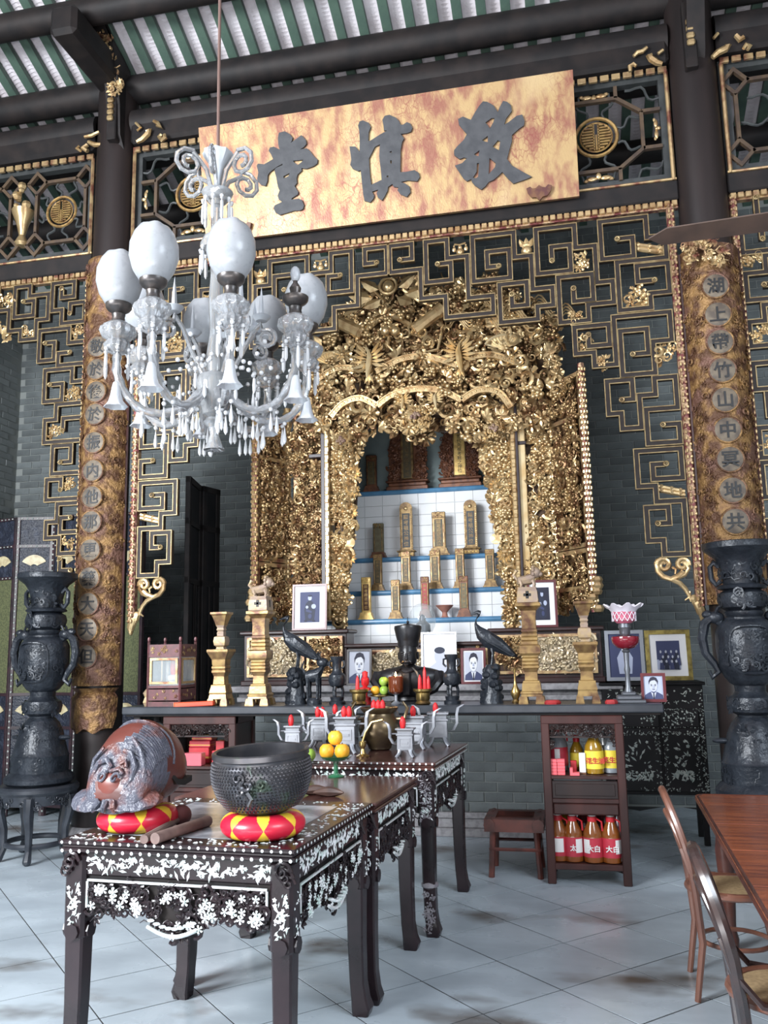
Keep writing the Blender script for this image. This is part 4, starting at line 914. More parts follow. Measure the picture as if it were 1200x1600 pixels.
# ------------------------------------------------------------------ spirit tablets
TABG = mat('tablet_gilding', (.30, .195, .075), .42, .4, (.14, .08, .035), 28); TABD = mat('tablet_dark_field', (.06, .055, .032), .5, 0, (.12, .09, .04), 20)
TABR = mat('tablet_red_brown', (.20, .08, .04), .45, .2, (.10, .04, .025), 20); TABY = mat('tablet_bright_gilding', (.85, .60, .22), .35, .4, (.6, .38, .12), 30)
TABO = mat('tablet_olive', (.15, .135, .075), .5, .15, (.10, .08, .045), 18)
def text_col(m, s, x, y, z0, z1, size):
    n = len(s)
    for i, ch in enumerate(s):
        g = text_mesh(ch, size, 0, .0015); m.add(g.v, g.f, Tm(x, y, z1-(z1-z0)*(i+.5)/n) @ UP)
def tablet(px_, py0, py1, wpx, lev, style, label):
    """px_ centre, py0 top, py1 foot, wpx shaft width in survey pixels"""
    y, z = STEP[lev]; yt = y+.07; c = at(px_, py1, yt); H = at(px_, py0, yt).z-z; W_ = wpx*(at(701, 900, yt).x-at(700, 900, yt).x); x = c.x
    t = thing('spirit_tablet', label, 'tablet', (x, yt, z), group='spirit tablets on the tiled steps')
    body, field = {'gold': (TABG, TABD), 'bright': (TABY, MAROON), 'olive': (TABO, TABD), 'red': (TABR, PINKD), 'dark': (TABR, TABO), 'round': (TABG, NAVY)}[style]
    zb_ = z+(.17*H if style != 'round' else .14*H); e = W_/2
    if style == 'round':
        m = M().box(x-e*1.25, x+e*1.25, yt-.05, yt+.03, z, z+.09*H, .006).box(x-e*1.5, x+e*1.5, yt-.06, yt+.04, z+.09*H, z+.115*H, .006).box(x-e*1.1, x+e*1.1, yt-.03, yt+.03, z+.115*H, zb_, .004)
        mk('foot', m, TABG, t); m = M()
        for q in (-.8, -.3, .3, .8): m.ell((x+q*e, yt-.05, z+.045*H), (.014, .006, .014), 6, 4)
        mk('foot_ornament', m, TABY, t)
        pr = [(-e, 0), (e, 0), (e, z+H-e*.9-zb_)]+[(e*cos(a), z+H-e*.9-zb_+.9*e*sin(a)) for a in [pi*i/8 for i in range(1, 8)]]+[(-e, z+H-e*.9-zb_)]
        m = M().prism(pr, (x, yt+.015, zb_), (1, 0, 0), (0, 0, 1), Vector((0, -.035, 0))); mk('shaft', m, TABG, t)
        m = M()
        n = int((z+H-zb_)/.022)
        for i in range(n):
            for s in (-1, 1): m.ell((x+s*e*.86, yt-.022, zb_+(i+.5)*(z+H-e-zb_)/n), .008, 5, 3)
        m.ell((x, yt-.022, z+H-e), (.022, .008, .022), 8, 5); mk('bead_edge', m, GOLDB, t)
        mk('field', M().box(x-e*.6, x+e*.6, yt-.024, yt-.018, zb_+.02, z+H-e*1.8, .002), NAVY, t)
        m = M(); text_col(m, '顯考祖公神位', x, yt-.025, zb_+.03, z+H-e*2, e*.8); mk('lettering', m, TABG, t)
    else:
        m = M(); m.loft([[(x+sx*e*a, yt+sy, zz) for sx, sy in ((-1, -.05), (1, -.05), (1, .04), (-1, .04))] for a, zz in ((1.62, z), (1.62, z+.03*H), (1.45, z+.04*H), (1.15, z+.14*H), (1.2, z+.16*H), (1.0, zb_))])
        mk('foot', m, body if style != 'olive' else TABR, t)
        m = M(); m.box(x-e, x+e, yt-.02, yt+.02, zb_-.005, z+H, .006); m.box(x-e*1.02, x+e*1.02, yt-.024, yt+.02, z+H*.86, z+H, .006); mk('shaft', m, body, t)
        m = M(); rng = random.Random(px_)
        for i in range(9): m.ell((x+rng.uniform(-.75, .75)*e, yt-.024, z+H*rng.uniform(.875, .985)), (e*.2, .006, e*.2), 6, 3)
        for s in (-1, 1): m.box(x+s*e*.72-.004, x+s*e*.72+.004, yt-.026, yt-.02, zb_+.02, z+H*.83)
        mk('carved_trim', m, TABG if style in ('dark', 'red', 'olive') else (TABY if style == 'bright' else GOLDP), t)
        if style != 'olive':
            mk('field', M().box(x-e*.6, x+e*.6, yt-.024, yt-.019, zb_+.02, z+H*.83, .002), field, t)
            m = M(); text_col(m, '顯考府君神位', x, yt-.025, zb_+.03, z+H*.82, e*.75); mk('lettering', m, TABG if style != 'bright' else TABY, t)
    return t
NAVY = mat('blue_black_field', (.028, .036, .042), .5); PINKD = mat('red_field', (.35, .03, .035), .5)
tablet(592, 818, 869, 17, 2, 'olive', 'small olive tablet with a plain blank face, leftmost on the third step')
tablet(636, 785, 868, 20, 2, 'round', 'tall round-topped gilt tablet with beaded edge, left of its twin on third step')
tablet(687, 800, 867, 21, 2, 'gold', 'square-topped gilt tablet between the two tall round-topped ones')
tablet(737, 781, 862, 20, 2, 'round', 'tall round-topped gilt tablet with beaded edge, right of its twin on third step')
tablet(591, 866, 920, 14, 1, 'gold', 'gilt tablet on the second step, leftmost of five')
tablet(635, 862, 919, 15, 1, 'gold', 'gilt tablet on the second step, second from the left of five')
tablet(681, 860, 918, 16, 1, 'gold', 'gilt tablet on the second step, middle of five')
tablet(720, 857, 918, 14, 1, 'gold', 'gilt tablet on the second step, second from the right of five')
tablet(767, 858, 916, 14, 1, 'gold', 'gilt tablet on the second step, rightmost beside the carved pillar')
tablet(573, 902, 964, 15, 0, 'bright', 'bright yellow gilt tablet with red lettered field on the lowest step')
tablet(619, 906, 962, 14, 0, 'gold', 'dull gilt tablet on the lowest step beside the bright yellow one')
tablet(665, 901, 960, 13, 0, 'red', 'red faced tablet on the lowest step behind the glass bulb')
tablet(726, 900, 960, 14, 0, 'dark', 'dark red brown tablet on lowest step right of the terracotta cup')
# two large framed tablets and a small one in the top recess
def shrine_tablet(px_, py0, py1, fill, label):
    y, z = STEP[3]; yt = y+.12; x = at(px_, py1, yt).x; k = at(701, 750, yt).x-at(700, 750, yt).x; H = at(px_, 676, yt).z-z
    t = thing('spirit_tablet', label, 'tablet', (x, yt, z), group='spirit tablets on the tiled steps')
    m = M().box(x-33*k, x+33*k, yt-.09, yt+.06, z, z+.05, .008); m.box(x-30*k, x+30*k, yt-.07, yt+.06, z+.05, z+.09, .008); m.box(x-34*k, x+34*k, yt-.1, yt+.06, z+.09, z+.115, .01); mk('foot', m, TABR, t)
    zz = z+.115; o = [(-26, 0), (26, 0), (30, .35), (30, .7), (24, 1.0), (-24, 1.0), (-30, .7), (-30, .35)]
    hh = H-.115
    m = M().prism([(a*k, b*hh) for a, b in o], (x, yt+.03, zz), (1, 0, 0), (0, 0, 1), Vector((0, -.05, 0))); mk('back_board', m, TABR, t)
    m = M(); rng = random.Random(px_)
    for i in range(110):
        a = rng.choice((-1, 1))*rng.uniform(13, 28); b = rng.uniform(.03, .97)*hh; K = KIT[rng.choice((0, 1, 4, 5, 6))]
        m.add(K.v, K.f, Tm(x+a*k, yt-.03, zz+b) @ Matrix.Rotation(rng.uniform(0, 6), 4, 'Y') @ Matrix.Scale(rng.uniform(.05, .09), 4))
    mk('dragon_carving', m, TABR, t, kind='stuff')
    m = M()
    for i in range(26): a = rng.uniform(-36, 36); K = KIT[rng.choice((0, 4, 5))]; m.add(K.v, K.f, Tm(x+a*k, yt-.04, z+H+rng.uniform(0, .12)) @ Matrix.Rotation(rng.uniform(0, 6), 4, 'Y') @ Matrix.Scale(.09, 4))
    mk('crest_carving', m, TABR, t, kind='stuff')
    m = M().box(x-10*k, x+10*k, yt-.045, yt-.02, zz+.02, zz+hh*.98, .006); mk('field_frame', m, TABG, t)
    mk('field', M().box(x-(8 if fill is TABY else 6)*k, x+(8 if fill is TABY else 6)*k, yt-.05, yt-.045, zz+.03, zz+hh*.96), fill, t)
    m = M(); text_col(m, '歷代先祖考妣之神位', x, yt-.051, zz+.05, zz+hh*.94, .05); mk('lettering', m, BLACK if fill is TABY else TABG, t)
shrine_tablet(638, 690, 757, TABD, 'large carved red gold tablet with dark lettered strip in the top recess')
shrine_tablet(720, 680, 752, TABY, 'large carved red gold tablet with yellow lettered strip in the top recess')
STEP.append(STEP[3]); tablet(581, 712, 760, 17, 4, 'dark', 'small dim brown tablet left of the large carved ones in the top recess')
m = M().lathe([(.05, 0), (.03, .015), (.025, .05), (.03, .06), (.09, .12), (.085, .125), (.07, .11), (0, .08)], 18, (at(695, 960, STEP[0][0]+.08).x, STEP[0][0]+.08, STEP[0][1]))
tag(mk('offering_cup', m, mat('terracotta', (.38, .17, .12), .7, 0, (.30, .13, .1), 20)), 'small terracotta footed cup on the lowest white step', 'cup')

# ------------------------------------------------------------------ low carved cabinets that carry the shrine
LOWC = mat('cabinet_frame_wood', (.045, .020, .020), .38, 0, (.025, .014, .014), 8)
PALEG = mat('silvery_gilt_relief', (.62, .50, .32), .35, .5, (.42, .34, .24), 20)
def low_cabinet(label, pxl, pxr_, Y0, z1, panels, cat='cabinet'):
    x0, x1 = at(pxl, 1020, Y0).x, at(pxr_, 1020, Y0).x; t = thing('carved_cabinet', label, cat, ((x0+x1)/2, Y0, 1.3), group=None); z0 = 1.3
    m = M().box(x0, x1, Y0+.02, Y0+.30, z0, z1-.03, .006); mk('carcass', m, LOWC, t)
    m = M().box(x0-.03, x1+.03, Y0-.03, Y0+.32, z1-.035, z1, .01); mk('top', m, LOWC, t)
    m = M().box(x0-.02, x1+.02, Y0-.02, Y0+.02, z0, z0+.05, .01); mk('plinth', m, LOWC, t)
    for (a, b, mt, sd) in panels:
        xa_, xb_ = at(a, 1020, Y0).x, at(b, 1020, Y0).x
        m = M(); frame_box(m, xa_, xb_, z0+.08, z1-.06, .025, .03, y=Y0+.01, front=0); o = mk('panel_frame', m, GOLDP, t)
        mk('panel_ground', M().box(xa_+.01, xb_-.01, Y0+.006, Y0+.02, z0+.09, z1-.07), RECESS if mt is not PALEG else PALEG, o)
        m = M(); carve(m, [(xa_+.04, z0+.12), (xb_-.04, z0+.12), (xb_-.04, z1-.1), (xa_+.04, z1-.1)], lambda u, w: Vector((u, Y0+.005, w)), int((xb_-xa_)*230), .05, .12, sd, depth=.012); mk('relief_carving', m, mt, o, kind='stuff', sharp=60)
    return t
zcab = at(460, 985, 7.75).z
low_cabinet('dark framed cabinet with two gilt relief panels under the shrine, left of the portrait', 380, 541, 7.75, zcab, [(387, 476, PALEG, 3), (480, 536, GOLD, 4)])
low_cabinet('dark framed cabinet with gilt relief panels under the shrine, behind right gilt censer', 768, 941, 7.75, at(850, 980, 7.75).z, [(774, 828, GOLD, 5), (832, 933, PALEG, 6)])
low_cabinet('lower dark cabinet with gilt relief panels behind the black bust', 543, 766, 7.78, at(650, 1004, 7.78).z, [(548, 579, GOLD, 7), (581, 720, PALEG, 8), (722, 762, GOLD, 9)])
p0 = at(541, 987, 7.9); p1 = at(556, 1003, 7.9)
# ------------------------------------------------------------------ long altar table and its two stands
ZA = 1.205; YA0, YA1 = 6.30, 6.80
ALT = mat('altar_black_lacquer', (.030, .034, .042), .3, 0, (.05, .055, .065), 5, bump=.05)
xa0, xa1 = at(190, 1105, YA0).x, at(1037, 1102, YA0).x
alt = thing('altar_table', 'long narrow black altar table top resting on two stands before the shrine', 'table', ((xa0+xa1)/2, 6.55, 0))
mk('table_top', M().box(xa0, xa1, YA0, YA1, ZA-.058, ZA, .008), ALT, alt)
m = M()
m.box(xa0+.02, xa1-.02, YA0+.03, YA1-.03, ZA-.075, ZA-.056, .004); mk('under_moulding', m, EBONY, alt)
# end legs stand at the back under the top
for x in (xa0+.10,):
    mk('leg', M().box(x-.03, x+.03, YA1-.1, YA1-.04, 0, ZA-.074, .006), EBONY, alt); mk('leg', M().box(x-.03, x+.03, YA0+.06, YA0+.12, 0, ZA-.074, .006), EBONY, alt)
def spandrel(m, x0, x1, z0, z1, y, seed, n=60):
    carve(m, [(x0, z0), (x1, z0), (x1, z1), (x0, z1)], lambda u, w: Vector((u, y, w)), n, .022, .045, seed, (0, 1, 4, 5, 7), .01)
def stand(label, x0, x1, y0, y1, zt, open_hi, draw, lower, mt=REDW):
    """square-post stand: open niche over a drawer; lower: open bottle shelf height or None"""
    t = thing('altar_stand', label, 'cabinet', ((x0+x1)/2, (y0+y1)/2, 0)); w = .058
    for x in (x0, x1-w):
        for y in (y0, y1-w):
            m = M(); m.box(x, x+w, y, y+w, 0, zt, .006); mk('post', m, mt, t)
    m = M()
    m.box(x0, x1, y0-.004, y0+w, zt-.06, zt, .006); m.box(x0, x1, y1-w, y1, zt-.06, zt, .006); m.box(x0, x0+w, y0, y1, zt-.06, zt, .006); m.box(x1-w, x1, y0, y1, zt-.06, zt, .006); mk('top_frame', m, mt, t)
    m = M(); spandrel(m, x0+w, x1-w, zt-.135, zt-.07, y0+.02, int(x0*100), 120); m.box(x0+w, x1-w, y0+.015, y0+.03, zt-.155, zt-.142); m.box(x0+w, x1-w, y0+.024, y0+.03, zt-.1, zt-.06)
    spandrel(m, x0+w, x0+w+.025, open_hi+.2, zt-.16, y0+.02, 5, 8); spandrel(m, x1-w-.025, x1-w, open_hi+.2, zt-.16, y0+.02, 6, 8)
    mk('carved_spandrel', m, DARKW, t, kind='stuff')
    mk('shelf', M().box(x0+.01, x1-.01, y0+.005, y1-.005, open_hi-.025, open_hi, .004), mt, t)
    d0, d1 = draw
    mk('drawer', M().box(x0+w, x1-w, y0+.008, y0+.03, d0, d1, .004).box(x0+w+.02, x1-w-.02, y0+.003, y0+.01, d0+.02, d1-.02, .003), DARKW, t)
    m = M(); m.box(x0+w-.002, x1-w+.002, y0+.006, y0+.04, d0-.03, d0, .004); m.box(x0+w, x1-w, y0+.01, y0+.035, d0-.11, d0-.03, .01); mk('apron', m, mt, t)
    if lower:
        mk('bottle_shelf', M().box(x0+.012, x1-.012, y0+.006, y1-.01, lower-.04, lower, .005), mt, t)
    for x in (x0+.012, x1-.03):
        mk('side_panel', M().box(x, x+.018, y0+w, y1-w, d0-.1, zt-.06), DARKW, t)
        if not lower: mk('side_panel', M().box(x, x+.018, y0+w, y1-w, .1, d0-.1), DARKW, t)
    if not lower: mk('lower_panel', M().box(x0+w, x1-w, y0+.02, y0+.04, .1, d0-.1), DARKW, t)
    return t
zt_ = ZA-.076
xr0, xr1 = -.262, .300
stR = stand('red brown altar stand with bottles on shelves at the right end of altar', xr0, xr1, 6.33, 6.74, zt_, .72, (.565, .685), .135)
xl0, xl1 = at(255, 1118, 6.33).x, at(368, 1118, 6.33).x
stL = stand('dark red altar stand holding red boxes at the left end of altar', xl0, xl1, 6.33, 6.76, zt_, .76, (.60, .73), None)

# ------------------------------------------------------------------ inlaid rosewood tables
DISKS = PEARL
def inlay_dots(m, a, b, n, r, nrm):
    a = Vector(a); b = Vector(b); nrm = Vector(nrm)
    up = nrm.orthogonal().normalized(); sd = nrm.cross(up)
    for i in range(n):
        c = a+(b-a)*((i+.5)/n); v = [c+nrm*.003]+[c+(up*cos(k*pi/3)+sd*sin(k*pi/3))*r for k in range(6)]; m.add(v, [(0, 1+k, 1+(k+1) % 6) for k in range(6)])
def inlay_sprays(m, fn, u0, u1, v0, v1, n, s, seed, nrm):
    """flat mother-of-pearl leaves and blossoms let into a face; fn(u,v) -> point"""
    rng = random.Random(seed); nrm = Vector(nrm)
    for i in range(n):
        u = rng.uniform(u0, u1); v = rng.uniform(v0, v1); c = fn(u, v); e1 = (fn(u+.01, v)-c).normalized(); e2 = (fn(u, v+.01)-c).normalized(); a = rng.uniform(0, 6.28)
        k = rng.random(); ss = s*rng.uniform(.5, 1.1)
        f1 = e1*cos(a)+e2*sin(a); f2 = e2*cos(a)-e1*sin(a)
        if k < .45:
            q = []
            for j in range(10): r = ss*(.62 if j % 2 else 1); t = 2*pi*j/10; q.append(c+(f1*cos(t)+f2*sin(t))*r*.7)
            m.add([c+nrm*.0035]+q, [(0, 1+j, 1+(j+1) % 10) for j in range(10)])
        else:
            m.add([c-f1*ss*1.2, c+f2*ss*.34, c+f1*ss*1.2, c-f2*ss*.34, c+nrm*.0035], [(0, 4, 1), (1, 4, 2), (2, 4, 3), (3, 4, 0)])
RW = mat('table_rosewood', (.024, .014, .017), .26, 0, (.013, .009, .011), 5, bump=.06, bscale=25, spec=.45)
RWTOP = mat('table_top_rosewood', (.085, .034, .028), .22, 0, (.045, .02, .018), 3, stretch=(6, 1, 1), coat=.3)
MARB = mat('marble_inset', (.42, .44, .47), .2, 0, (.10, .11, .13), 3.2, .45, .62, c3=(.22, .24, .27), s3=8)
def inlaid_table(label, W_, D_, H, loc, rz, marble, dots, foot, faces, seed, light=1.0, brackets=True):
    """local frame: origin under the centre, front is -y"""
    t = thing('altar_side_table', label, 'table', loc, rz)
    kw = dict(world=False); x0, x1, y0, y1 = -W_/2, W_/2, -D_/2, D_/2; th_ = .04
    m = M(); m.box(x0, x1, y0, y1, H-th_*.45, H, .006); m.box(x0+.012, x1-.012, y0+.012, y1-.012, H-th_*.8, H-th_*.4, .005); m.box(x0+.004, x1-.004, y0+.004, y1-.004, H-th_*1.15, H-th_*.75, .005); mk('table_top', m, RW if marble else RWTOP, t, **kw)
    if marble: mk('marble_inset', M().box(x0+.13, x1-.13, y0+.13, y1-.13, H-.004, H+.0015), MARB, t, **kw)
    if dots:
        m = M(); r = .0062
        for (a, b, nr) in (((x0, y0), (x1, y0), (0, -1, 0)), ((x1, y0), (x1, y1), (1, 0, 0)), ((x0, y1), (x0, y0), (-1, 0, 0))):
            L = hypot(b[0]-a[0], b[1]-a[1]); n = int(L/.036)
            o = Vector(nr)*.001
            inlay_dots(m, Vector((*a, H-.008))+o, Vector((*b, H-.008))+o, n, r, nr); o = Vector(nr)*-.002; inlay_dots(m, Vector((*a, H-th_*.98))+o, Vector((*b, H-th_*.98))+o, n-1, r*1.15, nr)
        mk('pearl_dots', m, PEARL, t, kind='stuff', **kw)
        m = M(); top = lambda u, v: Vector((u, v, H+.001))
        for (u0, u1, v0, v1, n) in ((x0+.02, x1-.02, y0+.02, y0+.11, 90), (x0+.02, x0+.11, y0+.1, y1-.1, 70), (x1-.11, x1-.02, y0+.1, y1-.1, 90), (x0+.02, x1-.02, y1-.11, y1-.02, 60)):
            if marble: inlay_sprays(m, top, u0, u1, v0, v1, n, .013, seed+n, (0, 0, 1))
        if m.v: mk('top_inlay', m, PEARL, t, kind='stuff', **kw)
    zf1 = H-th_*1.2; zf0 = zf1-.085; za = zf0-.175; lw_ = .07
    ins = .035
    m = M(); m.box(x0+ins, x1-ins, y0+ins, y1-ins, zf0, zf1, .004); mk('frieze', m, RW, t, **kw)
    for (nm, ax) in faces:
        pearl = M(); drk = M(); fr = M()
        if ax == 'front': fn = lambda u, v: Vector((u, y0+ins-.002, v)); a, b, nr = x0+.1, x1-.1, (0, -1, 0); rzz = 0
        elif ax == 'right': fn = lambda u, v: Vector((x1-ins+.002, u, v)); a, b, nr = y0+.1, y1-.1, (1, 0, 0); rzz = pi/2
        else: fn = lambda u, v: Vector((x0+ins-.002, -u, v)); a, b, nr = y0+.1, y1-.1, (-1, 0, 0); rzz = -pi/2
        L = b-a
        inlay_sprays(pearl, fn, a-.02, b+.02, zf0+.014, zf1-.016, int(L*230), .017, seed+len(nm), nr)
        e = .012
        n0 = Vector(nr)
        for (p, q) in ((fn(a+.02, zf0-.015), fn(b-.02, zf0-.015)), (fn(a+.02, zf0-.02), fn(a+.02, za+.06)), (fn(b-.02, zf0-.02), fn(b-.02, za+.06))):
            pearl.tube([p+n0*.006, q+n0*.006], .0055, 4)
        cm = M()
        prof = lambda u: za+.05*abs(sin((u-a)/L*pi*2))*(.9)+(-.035 if abs((u-a)/L-.5) < .16 else 0)
        rng = random.Random(seed+3)
        for i in range(int(L*260)):
            u = rng.uniform(a+.03, b-.03); v = rng.uniform(prof(u), zf0-.03); K = KIT[rng.choice((0, 1, 4, 5, 7))]
            cm.add(K.v, K.f, Matrix.Translation(fn(u, v)) @ Matrix.Rotation(rzz, 4, 'Z') @ Matrix.Rotation(rng.uniform(0, 6.28), 4, 'Y') @ Matrix.Scale(rng.uniform(.035, .06), 4))
        mk('carved_apron', cm, RW, t, kind='stuff', sharp=60, **kw)
        if light:
            fl_ = M(); F5 = kit_flower(5)
            for i in range(int(L*62*light)):
                u = rng.uniform(a+.04, b-.04); v = rng.uniform(prof(u)+.01, zf0-.035)
                fl_.add(F5.v, F5.f, Matrix.Translation(fn(u, v)+n0*.022) @ Matrix.Rotation(rzz, 4, 'Z') @ Matrix.Rotation(rng.uniform(0, 6), 4, 'Y') @ Matrix.Scale(rng.uniform(.022, .034), 4))
            P = [fn(a+L*(.37+.26*i/10), za+.012-.03*sin(pi*i/10))+n0*.022 for i in range(11)]; fl_.tube(P, .008, 5)
            for i in range(8): fl_.box(*[q for q in (0, 0, 0, 0, 0, 0)]) if False else fl_.ell(fn(a+L*(.39+.22*i/7), za+.034-.024*sin(pi*i/7))+n0*.024, (.016, .012, .006), 6, 4)
            mk('pearl_blossoms', fl_, PEARL, t, kind='stuff', **kw)
        mk('pearl_inlay', pearl, PEARL, t, kind='stuff', **kw)
        # dark backing rail so the apron reads as a pierced board
        bk = M(); NN = 24; us = [a+L*i/NN for i in range(NN+1)]
        for u, u2 in zip(us, us[1:]):
            p = [fn(u, zf0)-n0*.012, fn(u2, zf0)-n0*.012, fn(u2, prof(u2)+.012)-n0*.012, fn(u, prof(u)+.012)-n0*.012]; bk.add(p+[q-n0*.006 for q in p], [(0, 1, 2, 3), (7, 6, 5, 4), (2, 6, 7, 3)])
        mk('apron_board', bk, EBONY, t, **kw)
    for sx in (-1, 1):
        for sy in (-1, 1):
            cx_, cy_ = sx*(W_/2-ins-.03), sy*(D_/2-ins-.03); l = M()
            l.box(cx_-.045, cx_+.045, cy_-.045, cy_+.045, za-.06, zf1, .012); l.tube([(cx_-.05*0+sx*.0, cy_-.055, za-.03), (cx_, cy_+.055, za-.03)], .03, 8); l.tube([(cx_-.055, cy_, za-.03), (cx_+.055, cy_, za-.03)], .03, 8)
            secs = []
            for z, h, dx in ((za-.04, .040, 0), (.30, .036, 0), (.14, .034, .004), (.07, .036, .012), (.03, .042, .02), (0, .036, .016)):
                secs.append([(cx_+sx*dx+a_*h, cy_+sy*dx*.4+b_*h, z) for a_, b_ in ((-1, -.8), (-.8, -1), (.8, -1), (1, -.8), (1, .8), (.8, 1), (-.8, 1), (-1, .8))])
            l.loft(secs[::-1]); lo = mk('leg', l, RW, t, **kw)
            p = M()
            if sy < 0: inlay_sprays(p, lambda u, v: Vector((u, cy_-.047, v)), cx_-.028, cx_+.028, za-.01, zf0-.02, 42, .014, seed+7, (0, -1, 0))
            if sx > 0: inlay_sprays(p, lambda u, v: Vector((cx_+.047, u, v)), cy_-.028, cy_+.028, za-.01, zf0-.02, 20, .012, seed+8, (1, 0, 0))
            if sx < 0: inlay_sprays(p, lambda u, v: Vector((cx_-.047, -u, v)), cy_-.028, cy_+.028, za-.01, zf0-.02, 10, .012, seed+8, (-1, 0, 0))
            if p.v: mk('leg_inlay', p, PEARL, lo, kind='stuff', **kw)
            if brackets:
                b_ = M()
                for k in range(3): K = KIT[4]; b_.add(K.v, K.f, Tm(cx_+sx*(.01+.012*k), cy_-.045, zf1-.03-.02*k) @ Matrix.Scale(.075-.01*k, 4))
                mk('carved_knee', b_, RW, lo, **kw)
            if foot and sy < 0:
                K = M(); rng2 = random.Random(int(sx*3+9)); inlay_sprays(K, lambda u, v: Vector((u, cy_-.049, v)), cx_-.034, cx_+.034, za-.03, zf1-.01, 110, .013, 77, (0, -1, 0))
                for k in range(26): q_ = KIT[rng2.choice((0, 2, 4, 6))]; K.add(q_.v, q_.f, Tm(cx_+rng2.uniform(-.022, .022), cy_-.034-.006*rng2.random(), rng2.uniform(.03, .24)) @ Matrix.Rotation(rng2.uniform(0, 6), 4, 'Y') @ Matrix.Scale(.035, 4))
                K.lathe([(.03, .25), (.05, .265), (.05, .28), (.03, .295)], 12, (cx_, cy_, 0))
                mk('foot_carving', K, PEARLD, lo, kind='stuff', **kw)
    return t
PEARLD = mat('dull_pearl_carving', (.30, .28, .30), .35, 0, (.20, .18, .2), 40)
TR = R(-3.2)
def rotp(dx, dy): return (dx*cos(TR)-dy*sin(TR), dx*sin(TR)+dy*cos(TR))
fr_ = Vector((-1.015, 3.096, 0))     # surveyed front right corner of the near table
d = rotp(-.495, .5); inlaid_table('near rosewood table inlaid with mother-of-pearl dots and a marble top, carrying bell', .985, .995, .9, (fr_.x+d[0], fr_.y+d[1], 0), TR, True, True, False, (('f', 'front'), ('r', 'right'), ('l', 'left')), 11)
fm = Vector((-.948, 4.104, 0)); d = rotp(-.53, .433); inlaid_table('plain topped dark table in the middle of the row of three', 1.06, .862, .895, (fm.x+d[0], fm.y+d[1], 0), TR, False, False, False, (('f', 'front'), ('r', 'right')), 23, light=.12)
fb_ = Vector((-.82, 5.08, 0)); d = rotp(-.66, .53); inlaid_table('taller rosewood table carrying pewter censers at the back of the row', 1.32, 1.06, .957, (fb_.x+d[0], fb_.y+d[1], 0), TR, False, True, True, (('f', 'front'), ('r', 'right')), 37, light=.12)

# ------------------------------------------------------------------ little stool
def stool():
    x0, x1, y0, y1, H = -.66, -.315, 6.46, 6.80, .40
    t = thing('stool', 'small square red brown wooden stool beside the bottle stand', 'stool', ((x0+x1)/2, (y0+y1)/2, 0)); w = .044
    RS = mat('stool_red_wood', (.16, .045, .032), .35, 0, (.07, .025, .02), 8)
    for x in (x0, x1):
        for y in (y0, y1):
            m = M().tube([(x+(.02 if x == x0 else -.02), y+(.02 if y == y0 else -.02), H-.06), (x, y, 0)], .022, 8); mk('leg', m, RS, t)
    m = M(); e = .03; m.ribbon([(x0, y0, 0), (x1, y0, 0), (x1, y1, 0), (x0, y1, 0)], .075, .085, ux=(1, 0, 0), uy=(0, 1, 0), un=(0, 0, 1), z0=H-.085, closed=True); mk('seat_frame', m, RS, t); mk('seat', M().box(x0+.03, x1-.03, y0+.03, y1-.03, H-.06, H-.03, .004), RS, t)
    for x in (x0, x1):
        for y in (y0, y1): mk('corner_boss', M().tube([(x, y-.05, H-.035), (x, y+.05, H-.035)], .041, 10), RS, t)
    for (a, b) in (((x0, y0), (x1, y0)), ((x0, y1), (x1, y1)), ((x0, y0), (x0, y1)), ((x1, y0), (x1, y1))): mk('stretcher', M().tube([(*a, .19), (*b, .19)], .013, 6), RS, t)
stool()

# ------------------------------------------------------------------ long dining table at the right and bentwood chairs
MAHO = mat('varnished_mahogany', (.27, .075, .028), .25, 0, (.15, .040, .020), 4, stretch=(1, 6, 1), coat=.35)
MAHOD = mat('dark_mahogany', (.09, .028, .018), .3, 0, (.05, .018, .014), 6)
tr = R(-2.2); dt = thing('dining_table', 'long varnished mahogany table with boarded top at the right edge', 'table', (.625, 5.38, 0), tr)
HT = .76
W_ = 1.2; L_ = 3.6; edges = [0, .30, .86, 1.42, 1.98, 2.54, 3.1, 3.6]
for i in range(7):
    m = M()
    if i == 0: m.prism([(.05, 0), (W_, 0), (W_, -edges[1]+.002), (0, -edges[1]+.002), (0, -.06), (.015, -.02)][::-1], (0, 0, HT-.028), (1, 0, 0), (0, 1, 0), Vector((0, 0, .028)))
    else: m.box(0, W_, -edges[i+1]+.002, -edges[i]-.002, HT-.028, HT, .003)
    mk('top_board', m, MAHO, dt, world=False, sharp=20)
m = M(); m.tube([(.012, -L_, HT-.014), (.012, -.07, HT-.014), (.045, -.012, HT-.014), (W_, -.012, HT-.014)], .017, 8); mk('edge_moulding', m, MAHOD, dt, world=False)
m = M(); m.box(.07, .10, -L_+.1, -.12, HT-.12, HT-.03, .004); m.box(.07, W_-.05, -.15, -.12, HT-.12, HT-.03, .004); mk('apron', m, MAHOD, dt, world=False)
for x, y in ((.12, -.2), (W_-.12, -.2), (.12, -1.9), (W_-.12, -1.9), (.12, -L_+.2)):
    m = M().lathe([(.035, 0), (.04, .05), (.028, .1), (.04, .3), (.05, .5), (.035, .62), (.045, .64), (.045, .74)], 12, (x, y, 0)); mk('leg', m, MAHOD, dt, world=False)
BENT = mat('bentwood_brown', (.20, .085, .055), .35, 0, (.11, .045, .03), 7, stretch=(1, 1, .3), coat=.3)
BENTD = mat('bentwood_dark', (.022, .019, .021), .2, 0, (.05, .026, .022), 5, coat=.6)
CANE = mat('cane_seat', (.42, .30, .16), .7, 0, (.30, .21, .11), 60)
